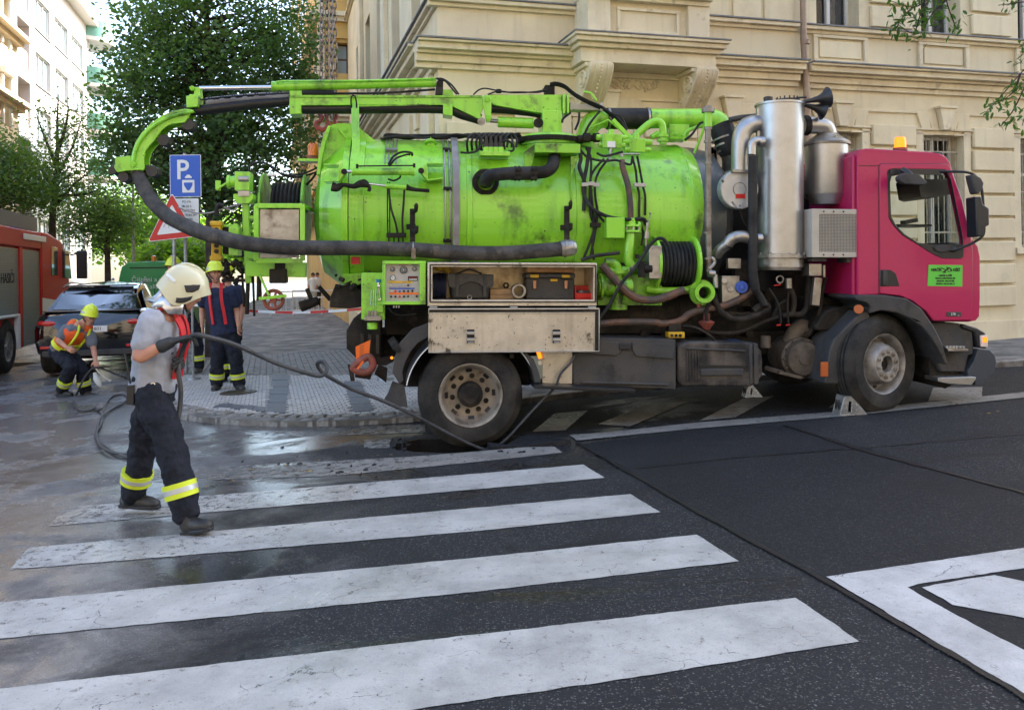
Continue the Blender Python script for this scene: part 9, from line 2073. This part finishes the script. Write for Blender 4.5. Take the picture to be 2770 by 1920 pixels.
# --- far pedestrians: simple but complete figures
def passer(label,u,vf,Y,top,legs,H=1.68,fw=(0,-1,0)):
    b=gb(u,Y); o=empty('person',tuple(b),label,'person','people beyond the barriers'); m=MB(); k=H/1.7; up=Vector((0,0,1))
    sd=Vector((0,0,1)).cross(Vector(fw)).normalized()
    limb(m,[up*.95*k,up*1.2*k,up*1.42*k],[.12,.12,.10]); limb(m,[up*1.42*k,up*1.52*k],[.05,.05]); m.sphere(up*1.60*k,.1,12,10,(.85,.85,1.1))
    for s_ in (-1,1): limb(m,[up*1.38*k+sd*s_*.16,up*1.1*k+sd*s_*.2,up*.85*k+sd*s_*.19-sd*0],[.045,.04,.035]); limb(m,[up*.92*k+sd*s_*.08,up*.48*k+sd*s_*.09+Vector(fw)*s_*.1,up*.06+sd*s_*.1+Vector(fw)*s_*.15],[.09,.06,.05]); m.tube([up*.04+sd*s_*.1+Vector(fw)*s_*.15,up*.04+sd*s_*.1+Vector(fw)*(s_*.15+.16)],[.045,.035],8,1,False)
    soft(m,'body',M_SKIN,o,.03,2)
    m=MB(); limb(m,[up*.95*k,up*1.2*k,up*1.40*k],[.16,.15,.13]); 
    for s_ in (-1,1): limb(m,[up*1.38*k+sd*s_*.15,up*1.2*k+sd*s_*.19],[.07,.065])
    soft(m,'shirt',top,o,.03,2)
    m=MB(); 
    for s_ in (-1,1): limb(m,[up*.93*k+sd*s_*.08,up*.48*k+sd*s_*.09+Vector(fw)*s_*.1,up*.14+sd*s_*.1+Vector(fw)*s_*.14],[.12,.085,.075])
    soft(m,'trousers',legs,o,.03,2); m=MB(); m.sphere(up*1.645*k-Vector(fw)*.015,.105,12,10,(.9,.9,.95)); m.build('hair',M_HAIR,o)
passer('woman in white top and burgundy trousers walking far down the street',241,0,34,M_WHT,pm('burgundy_cloth',(.20,.02,.05),.8))
passer('far pedestrian in white shirt beyond the barriers left of the green van',302,0,38,M_WHT,M_NAVY); passer('far pedestrian in orange shirt next to the one in white',318,0,40,pm('orange_cloth',(.6,.22,.06),.8),M_NAVY)
passer('far pedestrian in pale clothes seen under the rear of the tank',846,0,40,M_WHT,pm('stone_trousers',(.4,.38,.33),.8)); passer('far pedestrian in white shirt to the right under the rear of the tank',858,0,42,M_WHT,M_NAVY)
# --- jetting hose and other hoses
def hosething(label,pts,r,mat=M_RUB,name='hose'):
    b=pts[0]; o=empty(name,tuple(b),label,'hose'); m=MB(); m.tube([p-b for p in pts],r,10,7); m.build('hose_line',mat,o,split=False); return o
M_JET=pm('jetting_hose_rubber',(.03,.032,.035),.5,c2=(.055,.056,.06),ns=8,bump=.2)
pp=[G(425,1130,.2),z5(372,930,5.50),z5(388,850,5.52),z5(392,760,5.52),z5(382,680,5.52),z5(385,620,5.55),z5(400,560,5.52),z5(430,500,5.42),z5(470,480,5.38),z5(520,488,5.40),z5(640,520,5.50),z5(750,565,5.6)]
def zz(x,y,Y): return z2(x,y,Y)
pp=pp[1:]+[zz(1700,985,5.85),zz(1900,1075,6.05),zz(2060,1130,6.2),zz(2200,1168,6.3),zz(2250,1150,6.33),zz(2262,1110,6.35),zz(2235,1072,6.37),zz(2200,1078,6.38),zz(2205,1110,6.4),zz(2240,1150,6.42),zz(2303,1190,6.45)]
pp+=[q6(x,y,-.22-.00*i) if False else TM@q6(x,y,d) for i,(x,y,d) in enumerate(((150,1075,-1.0),(350,1150,-.8),(560,1245,-.55),(720,1330,-.35),(900,1425,-.22),(1020,1480,-.16),(1090,1506,-.12),(1110,1509,-.10)))]
hosething('black jetting hose running from the walking firefighter\'s gloves to the sunken wheel',pp,.0155,M_JET)
hosething('black hose hanging from the firefighter\'s lower hand down to the road',[z5(385,690,5.54),z5(395,760,5.53),z5(393,850,5.53),z5(378,930,5.5),z5(372,945,5.5)],.015,M_JET) if False else None
def gl(pts,dz=.02): return [G(u,v,dz) for u,v in pts]
hosething('thin black hose trailing from the tread plate down into the sinkhole',[TM@q6(1735,830,.03),TM@q6(1712,880,.0),TM@q6(1640,960,-.02),TM@q6(1595,1060,-.02),TM@q6(1480,1180,-.03),TM@q6(1370,1300,-.03),TM@q6(1260,1420,-.03),TM@q6(1200,1470,-.03)],.012,M_JET)
hosething('black hose snaking over the wet road from the crouching firefighter',[G(355,1238,.02),G(330,1232,.02),G(300,1218,.02),G(270,1196,.02),G(258,1175,.02),G(272,1150,.02),G(276,1122,.02),G(262,1104,.02),G(240,1110,.02),G(215,1108,.02),G(198,1090,.02),z2(520,1320,YC2-.1),z2(560,1230,YC2-.2),z2(600,1160,YC2-.2),z2(655,1110,YC2-.22),z2(740,1130,YC2-.1),z2(820,1165,YC2+.0),z2(870,1180,YC2+.1)],.014,M_JET)
hosething('looped black hose lying beside the kerb left of the walking firefighter',[G(352,1230,.02),G(300,1222,.035),G(268,1200,.035),G(262,1165,.035),G(272,1130,.035),G(300,1108,.02),G(330,1092,.02),G(345,1076,.02),G(330,1066,.02),G(300,1075,.02),G(275,1105,.045),G(258,1108,.02)],.013,M_JET)
hosething('thin dark cable lying behind the crouching firefighter\'s boots',[z2(650,1110,YC2-.2),z2(700,1120,YC2),z2(790,1150,YC2+.1),z2(900,1200,YC2+.2)],.008,M_JET,'cable')
nz_=empty('nozzle',tuple(z2(660,1115,YC2-.2)),'silver hose nozzle dangling from the crouching firefighter\'s hand','nozzle'); b=nz_.location
m=MB(); m.tube([z2(655,1105,YC2-.2)-b,z2(700,1160,YC2-.2)-b,z2(765,1205,YC2-.2)-b],.012,8,4); m.sphere(z2(765,1205,YC2-.2)-b,.022,10,8); m.build('lance',M_STEEL,nz_,split=False)
m=MB(); m.tube([z2(655,1145,YC2-.22)-b,z2(668,1190,YC2-.22)-b,z2(688,1225,YC2-.22)-b,z2(696,1245,YC2-.22)-b],[.02,.045,.035,.01],8,4); m.build('rag',pm('white_rag',(.55,.55,.52),.9),nz_,split=False)
# fallen leaves and litter
lt=empty('fallen_leaves',(0,0,0),'scattered yellow and brown fallen leaves on the wet road','leaves'); m=MB(); random.seed(12)
lp=[(790,1225),(815,1250),(760,1275),(905,1275),(640,1300),(740,1115),(505,1195),(830,1262),(690,1288),(1000,1236),(250,1330),(120,1180),(2680,1120),(2600,1090)]
for i in range(70):
    u,v=random.choice(lp); u+=random.gauss(0,40); v+=random.gauss(0,9); c=G(u,v,.008+.006*random.random()); a=random.uniform(0,6.3); r=random.uniform(.010,.026)
    e=Vector((math.cos(a),math.sin(a),random.uniform(-.2,.3))); f=Vector((-math.sin(a),math.cos(a),random.uniform(-.2,.3))); m.add([c+e*r,c+f*r*.6+Vector((0,0,.004)),c-e*r,c-f*r*.6],[(0,1,2),(0,2,3)])
lo_=m.build('leaf_litter',pm('autumn_leaf',(.30,.19,.04),.7,c2=(.14,.07,.025),ns=3),lt,fix=False); lo_['kind']='stuff'; lt['kind']='stuff'
